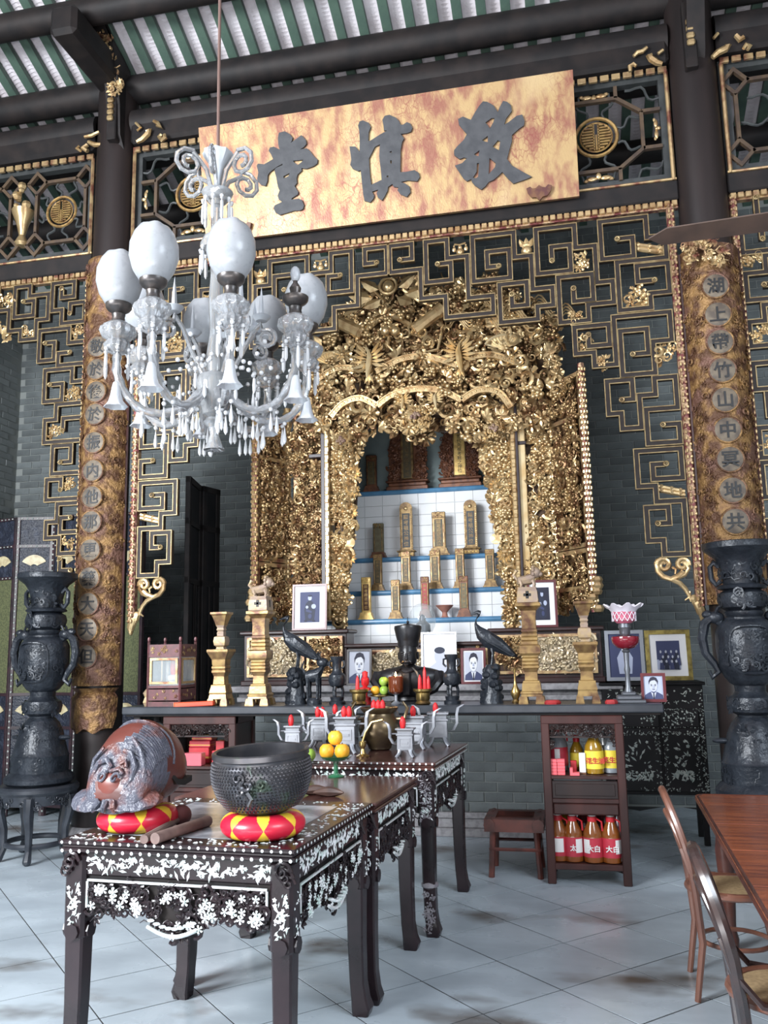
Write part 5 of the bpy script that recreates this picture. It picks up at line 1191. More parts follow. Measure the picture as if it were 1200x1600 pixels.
def bent_chair(label, loc, rz, mt, mt2, fat=1.):
    """faces +x locally: back at -x; origin under the seat centre"""
    t = thing('bentwood_chair', label, 'chair', loc, rz, 'bentwood chairs along the dining table'); kw = dict(world=False)
    m = M(); m.tube([(.20*cos(a), .20*sin(a), .455) for a in [2*pi*i/24 for i in range(24)]], .018, 8, closed=True); mk('seat_ring', m, mt, t, **kw)
    mk('seat', M().lathe([(0, .450), (.19, .452), (.19, .462), (0, .466)], 24), CANE, t, **kw)
    m = M(); m.tube([(.16*cos(a), .16*sin(a), .22) for a in [2*pi*i/20 for i in range(20)]], .011, 6, closed=True); mk('stretcher_ring', m, mt, t, **kw)
    for s in (-1, 1):
        m = M().tube([(.14, s*.14, .45), (.17, s*.16, .25), (.21, s*.19, 0)], [.018, .016, .013], 8); mk('leg', m, mt, t, **kw)
    # rear legs and back are one bent rod
    def hoop(hw, top, z0, lean):
        P = []
        for i in range(21):
            a = pi*i/20; P.append((-.18-lean*sin(a), hw*cos(a), z0+(top-z0)*sin(a)**.62))
        return P
    H_ = hoop(.185, .90, .46, .11)
    P = [(-.205, .19, 0), (-.165, .185, .25)]+H_+[(-.165, -.185, .25), (-.205, -.19, 0)]
    m = M().tube(P, [.014*fat, .017*fat]+[.018*fat]*len(H_)+[.017*fat, .014*fat], 8); mk('back_hoop', m, mt2, t, **kw)
    m = M().tube(hoop(.12, .80, .46, .10), .013*fat, 8); mk('inner_hoop', m, mt2, t, **kw)
    for s in (-1, 1): m = M().tube([(-.02, s*.195, .46), (-.12, s*.2, .47), (-.2, s*.19, .56), (-.23, s*.175, .66)], [.012]*4, 6); mk('brace', m, mt2, t, **kw)
    return t
bent_chair('brown bentwood chair pushed against the dining table, far one of two', (.675, 4.60, 0), R(-2), BENT, BENT)
bent_chair('dark glossy bentwood chair at the right edge, nearer one of two', (.655, 3.30, 0), R(-4), BENT, BENTD, 1.2)
# ------------------------------------------------------------------ things on the altar
def onA(px_, Y, py=1095): return Vector((at(px_, py, Y).x, Y, ZA))
CENSG = mat('aged_gilt_wood', (.36, .235, .09), .36, .5, (.11, .05, .03), 9, .42, .64, .3, 30)
CENSD = mat('dusty_purple_gilt', (.34, .25, .20), .5, .3, (.42, .30, .15), 12, bump=.5)
def lion(m, c, s):
    mw = Matrix.Translation(c) @ Matrix.Scale(s, 4)
    m.loft([[(x+0*a, r*cos(a), z+r*sin(a)) for a in [2*pi*i/8 for i in range(8)]] for x, z, r in ((-.5, .3, .05), (-.42, .34, .22), (-.1, .36, .24), (.2, .42, .27), (.36, .5, .2))], mw=mw)
    m.ell((.42, 0, .72), (.26, .25, .27), 10, 7, mw); m.ell((.62, 0, .64), (.14, .15, .13), 8, 5, mw)
    for i in range(9): a = 2*pi*i/9; m.ell((.3, .24*cos(a), .74+.26*sin(a)), .1, 6, 4, mw)
    for x, y in ((.28, .15), (.28, -.15), (-.32, .16), (-.32, -.16)): m.tube([(x, y, .35), (x+.06, y*1.1, .15), (x+.02, y*1.1, .02), (x+.12, y*1.1, .02)], [.11, .08, .07, .07], 6, mw=mw)
    m.tube([(-.45, 0, .4), (-.62, 0, .62), (-.5, 0, .86), (-.4, 0, .8)], [.07, .1, .1, .04], 6, mw=mw)
def tall_censer(x, y, label):
    t = thing('tall_censer', label, 'censer', (x, y, ZA), group=None); kw = dict(world=False); k = .00131
    A = lambda *L: [(h*k*.98, (810-yy)*k) for h, yy in L]
    m = M()
    for sx in (-1, 1):
        for sy in (-1, 1): m.lathe([(.034, 0), (.030, .03), (.026, .05)], 4, (sx*.060, sy*.060, 0), sq=True)
    m.lathe(A((60, 772), (58, 760), (62, 756), (62, 746), (54, 742), (50, 700)), 4, sq=True); mk('foot', m, CENSG, t, sharp=20, **kw)
    m = M().lathe(A((50, 700), (46, 695), (46, 688), (36, 684), (34, 640), (42, 622), (48, 616), (48, 606), (43, 602), (47, 596), (47, 586), (42, 582), (46, 576), (46, 566), (41, 562), (45, 556), (45, 548)), 4, sq=True); mk('lower_stem', m, CENSG, t, sharp=20, **kw)
    m = M().lathe(A((50, 548), (58, 536), (60, 515), (57, 494), (46, 486)), 4, sq=True); mk('bulge', m, CENSG, t, sharp=20, **kw)
    m = M().lathe(A((46, 486), (46, 472), (41, 468), (46, 462), (46, 450), (41, 446), (45, 440), (45, 428), (40, 424), (44, 416), (44, 405), (40, 400), (39, 340), (43, 300), (58, 282), (70, 274), (70, 258), (62, 254)), 4, sq=True); mk('upper_stem', m, CENSG, t, sharp=20, **kw)
    m = M().lathe(A((58, 254), (60, 240), (56, 190), (50, 178), (52, 168)), 4, sq=True); lid = mk('lid', m, CENSD, t, sharp=20, **kw)
    d = M()
    for yy in (-1,):
        m_ = .058*1.27; z = (810-212)*k
        d.box(-.011, .011, -m_-.004, -m_+.01, z-.028, z+.028, .002); d.box(-.028, .028, -m_-.004, -m_+.01, z-.010, z+.010, .002); d.box(m_-.01, m_+.004, -.011, .011, z-.028, z+.028); 
    mk('lid_opening_shade', d, BLACK, lid, **kw)  # black blocks on the lid painted as the shade within its opening
    m = M(); lion(m, Vector((0, 0, (810-170)*k)), .155); mk('lion_knob', m, CENSD, t, **kw); return t
tall_censer(onA(407, 6.5).x, 6.5, 'tall gilt square censer with lion lid, left of the crane on the altar')
tall_censer(onA(832, 6.5).x, 6.5, 'tall gilt square censer with lion lid, right of the crane on the altar')
def candlestand(x, y, label):
    t = thing('candle_stand', label, 'candlestick', (x, y, ZA)); kw = dict(world=False); k = .00131
    A = lambda *L: [(h*k*.98, (810-yy)*k) for h, yy in L]
    m = M()
    for sx in (-1, 1):
        for sy in (-1, 1): m.lathe([(.030, 0), (.026, .03), (.022, .05)], 4, (sx*.056, sy*.056, 0), sq=True)
    m.lathe(A((58, 772), (52, 745), (54, 735), (46, 700), (46, 690), (36, 686), (33, 640), (40, 622), (44, 616), (44, 604), (40, 600), (44, 592), (44, 582), (40, 578), (42, 566), (44, 540)), 4, sq=True); mk('foot', m, CENSG, t, sharp=20, **kw)
    mk('drip_tray', M().lathe(A((44, 540), (60, 510), (68, 494), (68, 480), (30, 478)), 4, sq=True), CENSG, t, sharp=20, **kw)
    m = M().lathe(A((26, 478), (22, 466), (34, 455), (38, 430), (34, 405), (20, 398), (22, 380), (18, 372), (24, 362), (20, 350), (27, 335)), 4, sq=True); mk('bulb_stem', m, CENSD, t, sharp=20, **kw)
    m = M().lathe(A((27, 335), (34, 310), (46, 276), (54, 268), (54, 256), (40, 254)), 4, sq=True); mk('cup', m, CENSG, t, sharp=20, **kw); return t
candlestand(onA(345, 6.5).x, 6.5, 'gilt square two-tiered candle stand at the left of altar beside orange box')
candlestand(onA(919, 6.5).x, 6.5, 'gilt square two-tiered candle stand at the right of altar by the oil lamp')

# small glazed lantern
def lantern():
    x = onA(268, 6.52).x; t = thing('lantern_case', 'small glazed red and gilt lantern case with a red candle inside on altar left', 'lantern', (x, 6.52, ZA)); kw = dict(world=False); r = .19; n = 4; H = .50
    LR = mat('lantern_red_frame', (.13, .04, .045), .45, .1, (.08, .03, .03), 20)
    P = [(-.135, -.14), (.135, -.14), (.135, .14), (-.135, .14)]
    for p in P: m = M().tube([(*p, 0), (*p, H)], .011, 6); m.ell((*p, H+.02), (.014, .014, .022), 6, 4); mk('post', m, LR, t, **kw)
    for i in range(n):
        a, b = P[i], P[(i+1) % n]; rz = atan2(b[1]-a[1], b[0]-a[0]); L = hypot(b[0]-a[0], b[1]-a[1]); mw = Tm((a[0]+b[0])/2, (a[1]+b[1])/2, 0, rz)
        [mk('side_rail', M().box(-L/2, L/2, -h_, h_, z0_, z1_, mw=mw), LR, t, **kw) for h_, z0_, z1_ in ((.008, .0, .035), (.006, .045, .13), (.008, .14, .16), (.008, H-.12, H-.10), (.006, H-.1, H-.02))]
        g = M(); g.ribbon([Vector((-L/2+.025, 0, .18)), Vector((L/2-.025, 0, .18)), Vector((L/2-.025, 0, H-.135)), Vector((-L/2+.025, 0, H-.135))], .018, .008, z0=.004, closed=True); g2 = M(); g2.add(g.v, g.f, mw)
        rng = random.Random(i)
        for q in range(16):
            K = KIT[rng.choice((0, 4, 2))]; zz = rng.choice((rng.uniform(.055, .12), rng.uniform(H-.1, H-.03))); g2.add(K.v, K.f, mw @ Tm(rng.uniform(-L/2+.02, L/2-.02), -.008, zz) @ Matrix.Rotation(rng.uniform(0, 6), 4, 'Y') @ Matrix.Scale(.028, 4))
        mk('gilt_carving', g2, GOLDP, t, kind='stuff', **kw)
        mk('pane', M().box(-L/2+.012, L/2-.012, -.001, .001, .16, H-.12, mw=mw), GLASSC, t, **kw)
    mk('floor_board', M().prism([(p[0]*.97, p[1]*.97) for p in P], (0, 0, .14), (1, 0, 0), (0, 1, 0), Vector((0, 0, .012))), LR, t, **kw)
    m = M().lathe([(.035, .16), (.04, .19), (.05, .2), (.05, .23), (.03, .24)], 14, (.02, 0, 0)); m.box(-.09, .1, -.05, .05, .152, .175, .01); mk('holder', m, WHITE, t, **kw)
    mk('candle', M().lathe([(.028, .24), (.034, .3), (.03, .37), (.0, .375)], 12, (.02, 0, 0)), RED, t, **kw)
GLASSC = mat('clear_glass', (.62, .68, .70), .05, 0, alpha=.26, spec=.9)
lantern()
p = onA(232, 6.42); m = M().lathe([(.035, 0), (.045, .03), (.03, .07), (.04, .1), (.02, .13), (.0, .14)], 9, tuple(p), wob=lambda a, k: 1+.15*sin(3*a+k)); tag(mk('carved_stub', m, CENSD), 'small rough carved stub standing left of the lantern case', 'carving')
ORB = mat('orange_red_box', (.80, .10, .03), .4, 0, (.65, .05, .03), 3)
m = M().box(-.155, .155, -.03, .03, 0, .035, .004); o = mk('incense_box', m, ORB); tag(o, 'long orange red incense box lying before the lantern case', 'box'); pa = onA(304, 6.36); o.location = (pa.x, 6.365, ZA); o.rotation_euler = (0, R(-2), R(6))
mk('end_flap', M().box(-.158, -.155, -.031, .031, -.0, .036), mat('bright_orange', (.95, .25, .08), .4), o, world=False)

# dark bronze figures
def crane(px_, flip, label):
    p = onA(px_, 6.55); t = thing('bronze_crane', label, 'bird figure', tuple(p)); kw = dict(world=False)
    m = M(); rng = random.Random(px_)
    for i in range(26): z = rng.uniform(.0, .26); a = rng.uniform(0, 6.28); m.ell((.05*cos(a)*(1.2-z), .05*sin(a), z), (.035, .035, .03), 7, 5)
    m.lathe([(.085, 0), (.075, .04), (.06, .15), (.055, .24), (.03, .28)], 10); mk('rock', m, BRONZE, t, **kw)
    f = flip; b = M()
    b.loft([[(f*x+rr*.0, rr*.85*cos(a), z+rr*sin(a)) if False else (f*(x+rr*.35*sin(a)), rr*.8*cos(a), z+rr*sin(a)) for a in [2*pi*i/10 for i in range(10)]] for x, z, rr in ((.20, .335, .006), (.15, .365, .03), (.07, .42, .055), (-.02, .47, .062), (-.08, .52, .045), (-.10, .56, .026), (-.105, .60, .019), (-.085, .64, .018), (-.065, .66, .022), (-.085, .672, .016), (-.14, .655, .004))][::1 if f < 0 else -1])
    mk('body', b, BRONZE, t, **kw); w = M()
    for s in (-1, 1): w.loft([[(f*(x+.012*cos(a)), s*(.045+.012*abs(cos(a)))*k_, z+h*sin(a)) for a in [2*pi*i/8 for i in range(8)]] for x, z, h, k_ in ((-.06, .50, .02, 1), (0, .475, .045, 1.15), (.08, .42, .035, 1.0), (.17, .35, .01, .6))])
    mk('wings', w, BRONZE, t, **kw)
    for s in (-1, 1): mk('leg', M().tube([(f*.01, s*.018, .43), (f*.02, s*.02, .36), (f*.005, s*.022, .26)], [.014, .009, .008], 6), BRONZE, t, **kw)
    return t
crane(463, 1, 'dark bronze crane on a rock near the left gilt censer')
crane(769, 1, 'dark bronze crane on a rock near the right gilt censer')
def beast():
    p = onA(491, 6.55); t = thing('bronze_beast', 'dark bronze four-legged beast figure between the left crane and the vase', 'animal figure', tuple(p)); m = M()
    m.lathe([(.06, 0), (.06, .03), (.045, .05)], 12)
    for x, y in ((-.04, -.03), (-.04, .03), (.035, -.03), (.035, .03)): m.tube([(x, y, .04), (x*1.1, y, .12), (x, y*.9, .2)], [.014, .013, .02], 6)
    m.loft([[(x, .045*k_*cos(a), z+.05*k_*sin(a)) for a in [2*pi*i/10 for i in range(10)]] for x, z, k_ in ((-.075, .2, .2), (-.06, .21, .9), (0, .215, 1.05), (.045, .235, 1.0), (.07, .27, .6), (.085, .31, .55))])
    m.ell((.07, 0, .315), (.05, .036, .038), 10, 7); m.ell((.115, 0, .305), (.022, .02, .018), 8, 5)
    for s in (-1, 1): m.tube([(.05, s*.02, .34), (.03, s*.03, .375), (.05, s*.035, .40)], [.01, .008, .004], 5)
    m.tube([(-.07, 0, .22), (-.10, 0, .28), (-.08, 0, .33)], [.012, .01, .006], 5); mk('body', m, BRONZE, t, world=False)
beast()
def bvase(px_, label):
    p = onA(px_, 6.5); t = thing('bronze_vase', label, 'vase', tuple(p)); kw = dict(world=False)
    mk('stand', M().lathe([(.062, 0), (.065, .02), (.05, .03), (.055, .055), (.04, .06)], 14), BRONZE, t, **kw)
    m = M()
    for i in range(3): a = 2*pi*i/3+.4; m.tube([(.03*cos(a), .03*sin(a), .15), (.045*cos(a), .045*sin(a), .10), (.04*cos(a), .04*sin(a), .055)], [.016, .012, .012], 6)
    m.lathe([(.02, .12), (.055, .14), (.068, .18), (.062, .22), (.04, .24), (.034, .26), (.036, .32), (.05, .345), (.052, .36), (.042, .362), (.036, .33)], 18); mk('body', m, BRONZE, t, **kw)
    for s in (-1, 1): mk('handle', M().tube([(s*.036, 0, .33), (s*.058, 0, .325), (s*.06, 0, .29), (s*.04, 0, .27)], .008, 6), BRONZE, t, **kw)
bvase(527, 'dark bronze tripod vase left of the black bust'); bvase(707, 'dark bronze tripod vase right of the black bust')
p = onA(806, 6.48); tag(mk('brass_bottle', M().lathe([(.026, 0), (.03, .015), (.02, .03), (.034, .06), (.036, .085), (.018, .12), (.009, .16), (.007, .24), (.01, .25), (0, .252)], 14, tuple(p)), BRASS), 'thin necked small brass bottle beside the right gilt censer', 'bottle')

# the black bust
def bust():
    p = onA(640, 6.62); t = thing('bust', 'black bust of a robed man in a flared round hat at the altar centre', 'statue', tuple(p)); k = .0049
    INK = mat('black_bronze', (.012, .012, .014), .32, .2, (.02, .02, .024), 14, bump=.25, bscale=30)
    def sec(z, rx, ry, cy=0., n=28, pw=2.3):
        q = []
        for i in range(n):
            a = 2*pi*i/n; c, s = cos(a), sin(a); q.append((rx*abs(c)**(2/pw)*(1 if c > 0 else -1), cy+ry*abs(s)**(2/pw)*(1 if s > 0 else -1), z))
        return q
    m = M(); m.loft([sec(0, .14, .10), sec(.02, .145, .10), sec(.035, .11, .08), sec(.07, .10, .075), sec(.085, .17, .09), sec(.12, .22, .10), sec(.2, .245, .115), sec(.27, .25, .12), sec(.32, .255, .115), sec(.355, .235, .10), sec(.385, .165, .085), sec(.41, .10, .07), sec(.425, .068, .062), sec(.45, .05, .055), sec(.475, .048, .055, -.01), sec(.495, .056, .066, -.02, pw=2), sec(.52, .066, .076, -.022, pw=2), sec(.555, .070, .080, -.02, pw=2), sec(.60, .070, .079, -.016, pw=2), sec(.635, .062, .07, -.01, pw=2)])
    # features grow out of the same surface: nose, brows, beard, ears, folded sleeves
    m.loft([[(x, y, z) for x, y, z in ((-.010, -.094, .575), (.010, -.094, .575), (.006, -.099, .578), (-.006, -.099, .578))], [(-.017, -.094, .54), (.017, -.094, .54), (.009, -.118, .538), (-.009, -.118, .538)], [(-.012, -.094, .532), (.012, -.094, .532), (.006, -.108, .53), (-.006, -.108, .53)]])
    for s in (-1, 1):
        m.ell((s*.027, -.092, .585), (.018, .010, .006), 8, 5); m.ell((s*.026, -.090, .571), (.012, .008, .006), 8, 5); m.ell((s*.074, -.005, .562), (.010, .018, .028), 8, 6)
        m.tube([(s*.05, -.095, .40), (s*.09, -.12, .34), (s*.12, -.125, .22), (s*.10, -.11, .10)], [.012, .016, .016, .01], 6)
        m.tube([(s*.235, -.03, .34), (s*.25, -.07, .25), (s*.2, -.12, .16), (s*.07, -.14, .12)], [.04, .045, .042, .03], 8)
        m.tube([(s*.02, -.1, .53), (s*.035, -.098, .52), (s*.04, -.09, .50)], [.006, .006, .003], 5)
    m.ell((0, -.094, .518), (.018, .008, .005), 8, 4); m.tube([(0, -.092, .505), (0, -.1, .47), (0, -.105, .41)], [.024, .02, .006], 8)
    m.tube([(-.10, -.085, .385), (0, -.125, .33), (.10, -.085, .385)], .010, 6); m.box(-.035, .035, -.135, -.11, .09, .34, .01)
    def remap(mm):
        A_ = (0, .385, .44, .51, .635, .77, .9); B_ = (0, .262, .285, .297, .44, .61, .72)
        mm.v = [(x, y, float(np.interp(z, A_, B_))) for x, y, z in mm.v]
    remap(m)
    mk('figure', m, INK, t, world=False)
    h = M().lathe([(.078, .62), (.084, .63), (.082, .655), (.088, .665), (.108, .735), (.104, .75), (.0, .765)], 24); h.ell((0, 0, .775), .012, 8, 6); h.tube([(0, 0, .77), (0, 0, .82)], .003, 5)
    remap(h); mk('hat', h, INK, t, world=False)
bust()

# framed portraits
def printm(nm, c): return mat(nm, c, .5, spec=.25)
PB = [printm('print_tone_%d' % i, c) for i, c in enumerate(((.42, .46, .60), (.03, .035, .06), (.50, .52, .60), (.055, .065, .14), (.03, .03, .05), (.75, .76, .80)))]
def flat(m, loops, o, e1, e2, n, h=.0006):
    for l in loops: m.prism(l, o, e1, e2, n*h)
def ellp(cx_, cy_, rx, ry, n=14, a0=0, a1=2*pi): return [(cx_+rx*cos(a0+(a1-a0)*i/n), cy_+ry*sin(a0+(a1-a0)*i/n)) for i in range(n)]
def picture(label, x, y, z, w, h, lean, rz, fmat, fw, matw, tone, kind, fd=.02, nm='picture_frame'):
    """foot centre (x,y,z); leans back by lean"""
    t = thing(nm, label, 'picture', (x, y, z), rz); kw = dict(world=False)
    e1 = Vector((1, 0, 0)); e2 = Vector((0, sin(lean), cos(lean))); n = e1.cross(e2); o = Vector((0, 0, 0))
    m = M(); m.ribbon([o+e1*a+e2*b for a, b in ((-w/2+fw/2, fw/2), (w/2-fw/2, fw/2), (w/2-fw/2, h-fw/2), (-w/2+fw/2, h-fw/2))], fw, fd, ux=e1, uy=e2, un=n, closed=True); mk('frame', m, fmat, t, **kw)
    m = M(); m.prism([(-w/2+fw*.5, fw*.5), (w/2-fw*.5, fw*.5), (w/2-fw*.5, h-fw*.5), (-w/2+fw*.5, h-fw*.5)], o, e1, e2, n*.006); mk('mount', m, WHITE if matw else PB[tone[0]], t, **kw)
    i0, i1, j0, j1 = -w/2+fw+matw, w/2-fw-matw, fw+matw, h-fw-matw; pw, ph = i1-i0, j1-j0; N = n*.0065
    U = lambda L: [(i0+a*pw, j0+b*ph) for a, b in L]; o2 = o+N; q = [0]
    def lay(L, k):
        q[0] += 1; m = M(); m.prism(U(L), o2+n*(.0007*q[0]), e1, e2, n*.0006); return mk('print', m, PB[k] if isinstance(k, int) else k, t, sharp=None, **kw)
    lay([(0, 0), (1, 0), (1, 1), (0, 1)], tone[0])
    if kind == 'bust':
        lay([(.0, 0), (1, 0), (.97, .18), (.72, .30), (.5, .34), (.28, .30), (.03, .18)], tone[1]); lay([(.36, .30), (.64, .30), (.52, .02), (.48, .02)], tone[2]); lay([(.47, .26), (.53, .26), (.54, .0), (.46, .0)], 4)
        lay(ellp(.5, .36, .12, .1), tone[3]); lay(ellp(.5, .58, .215, .265, 18), tone[2]); lay([(.27, .62), (.26, .78), (.36, .93), (.52, .97), (.68, .92), (.75, .78), (.73, .62), (.70, .74), (.58, .82), (.42, .80), (.31, .74)], 4)
        for s in (-1, 1): lay(ellp(.5+s*.10, .625, .055, .012, 8), 4); lay(ellp(.5+s*.10, .585, .042, .016, 8), 1)
        lay([(.48, .6), (.52, .6), (.55, .49), (.45, .49)], 0); lay(ellp(.5, .425, .08, .016, 8), 3)
    elif kind == 'seated':
        lay(ellp(.5, .80, .10, .09), tone[2]); lay([(.28, .05), (.72, .05), (.78, .4), (.70, .62), (.55, .72), (.45, .72), (.30, .62), (.22, .4)], tone[1]); lay(ellp(.36, .5, .07, .05), tone[2]); lay(ellp(.70, .52, .12, .08), tone[2]); lay([(.3, .36), (.6, .30), (.62, .36), (.32, .45)], tone[3]); lay(ellp(.52, .2, .1, .08), tone[3])
        for s in (-1, 1): lay(ellp(.5+s*.2, .05, .08, .03), 4)
        lay(ellp(.5, .87, .105, .03), 1)
    elif kind == 'figure':
        lay(ellp(.5, .72, .13, .12), tone[2]); lay([(.3, .08), (.7, .08), (.75, .45), (.62, .62), (.38, .62), (.25, .45)], tone[1]); lay(ellp(.5, .84, .14, .05), 4)
    elif kind == 'group':
        lay([(0, .35), (1, .35), (1, 1), (0, 1)], tone[3]); rng = random.Random(5)
        for r_, yb in ((0, .62), (1, .44), (2, .28)):
            for c_ in range(4):
                xx = .17+.22*c_+(.08 if r_ % 2 else 0)+rng.uniform(-.02, .02); lay([(xx-.10, max(0, yb-.30)), (xx+.10, max(0, yb-.30)), (xx+.07, yb-.04), (xx-.07, yb-.04)], tone[1] if (r_+c_) % 2 else tone[3]); lay(ellp(xx, yb, .042, .052, 10), tone[2])
    elif kind == 'bright':
        lay([(.12, 0), (.9, 0), (.86, .3), (.62, .42), (.42, .42), (.18, .3)], tone[1]); lay(ellp(.52, .54, .17, .17), tone[3]); lay(ellp(.52, .66, .17, .07), 1)
    return t
FRED = mat('red_brown_frame', (.12, .02, .025), .3); FDARK = mat('dark_frame', (.03, .018, .018), .35); FSILV = mat('silver_frame', (.6, .6, .62), .25, .9); FGOLD = mat('olive_gilt_frame', (.42, .33, .10), .35, .6, (.2, .15, .05), 20); FGREY = mat('grey_frame', (.30, .32, .36), .4)
def pic(label, pxl, pxr_, pyt, pyb, Y, lean, **k):
    a = at((pxl+pxr_)/2, pyb, Y); w = abs(at(pxr_, pyb, Y).x-at(pxl, pyb, Y).x); h = (at((pxl+pxr_)/2, pyt, Y).z-a.z)/cos(lean); z = k.pop('z', a.z); return picture(label, a.x, Y, z, w, h*(1 if 'z' is None else 1), lean, k.pop('rz', 0), **k)
yl = 7.66; zl = 1.3
pic('dark framed portrait of a young man in suit and tie, left of the bust', 542, 581, 1010, 1066, yl, .10, z=zl, fmat=FDARK, fw=.018, matw=0, tone=(2, 3, 5, 2), kind='bust')
pic('silver framed portrait with reflection glare painted into its pale print, behind the right shoulder of the bust', 659, 715, 988, 1070, yl, .08, z=zl, fmat=FSILV, fw=.018, matw=.0, tone=(5, 2, 5, 2), kind='bright')  # glare on the glass is painted as near-white print tones
pic('red framed portrait of an older man, right of the bust', 721, 760, 1010, 1066, yl, .10, z=zl, fmat=FRED, fw=.020, matw=.012, tone=(2, 3, 5, 2), kind='bust')
pic('large framed dark blue picture of a seated man with white mount, leaning on gilt panel', 457, 511, 914, 986, 7.84, .06, z=zcab, fmat=FRED, fw=.018, matw=.055, tone=(3, 1, 0, 3), kind='seated')
pic('dark red framed picture with white mount behind the right gilt censer', 826, 872, 902, 976, 7.84, .06, z=at(850, 980, 7.75).z, fmat=FRED, fw=.02, matw=.045, tone=(4, 1, 0, 3), kind='seated', rz=.12)
ZI = 1.31
pic('grey framed faded picture behind the oil lamp on the inlaid cabinet', 949, 1010, 995, 1074, 7.72, .1, z=ZI, fmat=FGREY, fw=.03, matw=.0, tone=(3, 0, 5, 2), kind='figure')
pic('olive gilt framed old photograph with pale mount on the inlaid cabinet', 1012, 1084, 994, 1073, 7.70, .1, z=ZI, fmat=FGOLD, fw=.035, matw=.055, tone=(0, 1, 2, 3), kind='group')
pic('small red framed blue portrait standing on the right end of the altar', 1003, 1042, 1052, 1097, 6.52, .12, z=ZA, fmat=FRED, fw=.02, matw=.0, tone=(0, 3, 2, 3), kind='bust', rz=-.1)

# oil lamp with ruffled shade
def oil_lamp():
    p = onA(983, 6.5); t = thing('oil_lamp', 'old oil lamp with red glass font and ruffled pink and white shade', 'lamp', tuple(p)); kw = dict(world=False)
    LG = mat('lamp_grey_metal', (.16, .17, .19), .4, .6); LR = mat('ruby_glass', (.22, .012, .025), .1, coat=.6); LW = mat('milk_glass', (.82, .78, .86), .25); LP = mat('pink_glass', (.62, .16, .24), .25)
    mk('base', M().box(-.11, .11, -.11, .11, 0, .022, .005).box(-.085, .085, -.085, .085, .022, .05, .008).box(-.05, .05, -.05, .05, .05, .075, .008), LG, t, **kw)
    mk('stem', M().lathe([(.03, .075), (.02, .11), (.016, .2), (.022, .23), (.016, .26), (.02, .35), (.03, .36), (.02, .375)], 12), LG, t, **kw)
    mk('font', M().lathe([(.02, .375), (.06, .385), (.092, .42), (.098, .45), (.095, .465), (.03, .475)], 20), LR, t, **kw)
    mk('burner', M().lathe([(.03, .475), (.038, .49), (.038, .52), (.045, .53), (.04, .56)], 14), LG, t, **kw)
    n = 32
    m = M(); m.lathe([(.05, .56), (.075, .58), (.08, .63), (.088, .645), (.084, .643), (.075, .63), (.07, .585)], n); sh = mk('shade', m, LP, t, **kw)
    m = M()
    for i in range(14):
        for s in (-1, 1): m.tube([((.082+.003)*cos(2*pi*i/14+s*.45*j), (.082+.003)*sin(2*pi*i/14+s*.45*j), .575+.065*j) for j in (0, .5, 1)], .003, 4)
    mk('shade_lattice', m, LW, sh, kind='stuff', **kw)
    m = M().lathe([(.086, .64), (.10, .66), (.135, .685), (.128, .69), (.095, .668), (.082, .645)], 48, wob=lambda a, k: 1+(.10*sin(a*8) if k in (2, 3) else .02*sin(a*8))); v = [(x, y, z+(.014*sin(8*atan2(y, x)) if z > .67 else 0)) for x, y, z in m.v]; m.v = v; mk('ruffled_rim', m, LW, sh, **kw)
oil_lamp()
PKT = mat('red_cloth_packet', (.40, .03, .03), .6, 0, (.30, .02, .025), 30)
for px_, w, lb in ((863, .065, 'crumpled red packet on the altar beside right gilt censer'), (955, .05, 'small red packet on the altar near the oil lamp')):
    p = onA(px_, 6.37); m = M().lathe([(w, 0), (w*1.05, .012), (w*.8, .028), (0, .03)], 14, tuple(p), wob=lambda a, k: (1+.2*sin(2*a+.3)+.08*sin(5*a))*.8); tag(mk('red_packet', m, PKT), lb, 'packet')

# big glass bulb on its wooden stand
zc_ = at(650, 1004, 7.78).z
p = at(661, 998, 7.9); p.z = zc_; t = thing('glass_dome', 'large clear glass bulb dome on a small stand behind the bust', 'dome', tuple(p)); kw = dict(world=False); hz = at(661, 943, 7.9).z-zc_
mk('stand', M().lathe([(.085, 0), (.09, .015), (.06, .03), (.062, .06), (.07, .07), (.05, .075)], 18), CENSG, t, **kw)
mk('dome', M().lathe([(.05, .075), (.085, .09), (.118, .15), (.125, .2), (.115, hz-.08), (.08, hz-.02), (.03, hz), (0, hz+.002)], 24), GLASSC, t, **kw)
mk('inner_figure', M().lathe([(.05, .075), (.075, .1), (.07, .16), (.03, .2), (.028, .24), (.0, .26)], 14), mat('dark_inner', (.05, .055, .07), .25, .4), t, **kw)

# front-centre offerings on the altar
def brass_pot(px_, Y, label):
    p = onA(px_, Y); t = thing('incense_pot', label, 'incense burner', tuple(p)); mk('bowl', M().lathe([(.045, 0), (.06, .012), (.045, .03), (.052, .04), (.052, .085), (.07, .10), (.072, .115), (.05, .117), (.045, .09), (0, .088)], 20), BRASS, t, world=False)
brass_pot(561, 6.38, 'small brass incense pot on the altar left of the amber glass'); brass_pot(661, 6.38, 'small brass incense pot on the altar right of the amber glass')
def candle(p, h, r, label, flare=True):
    m = M().lathe([(r*.5, 0), (r*.8, h*.25), (r, h*.55), (r*.75, h*.85), (r*.2, h), (0, h)] if flare else [(r, 0), (r*.7, h*.8), (r*.15, h), (0, h)], 10, tuple(p)); return tag(mk('red_candle', m, RED), label, 'candle')
candle(onA(561, 6.38)+Vector((-.01, 0, .088)), .13, .018, 'thin red candle in the left brass pot', False)
for k, (dx, h, lb) in enumerate(((-.02, .13, 'short red candle in the right brass pot, left of three'), (.015, .19, 'tallest red candle in the right brass pot'), (.04, .12, 'short red candle in the right brass pot, right of three'))): candle(onA(661, 6.38)+Vector((dx, .01*k, .088)), h, .018, lb, False)
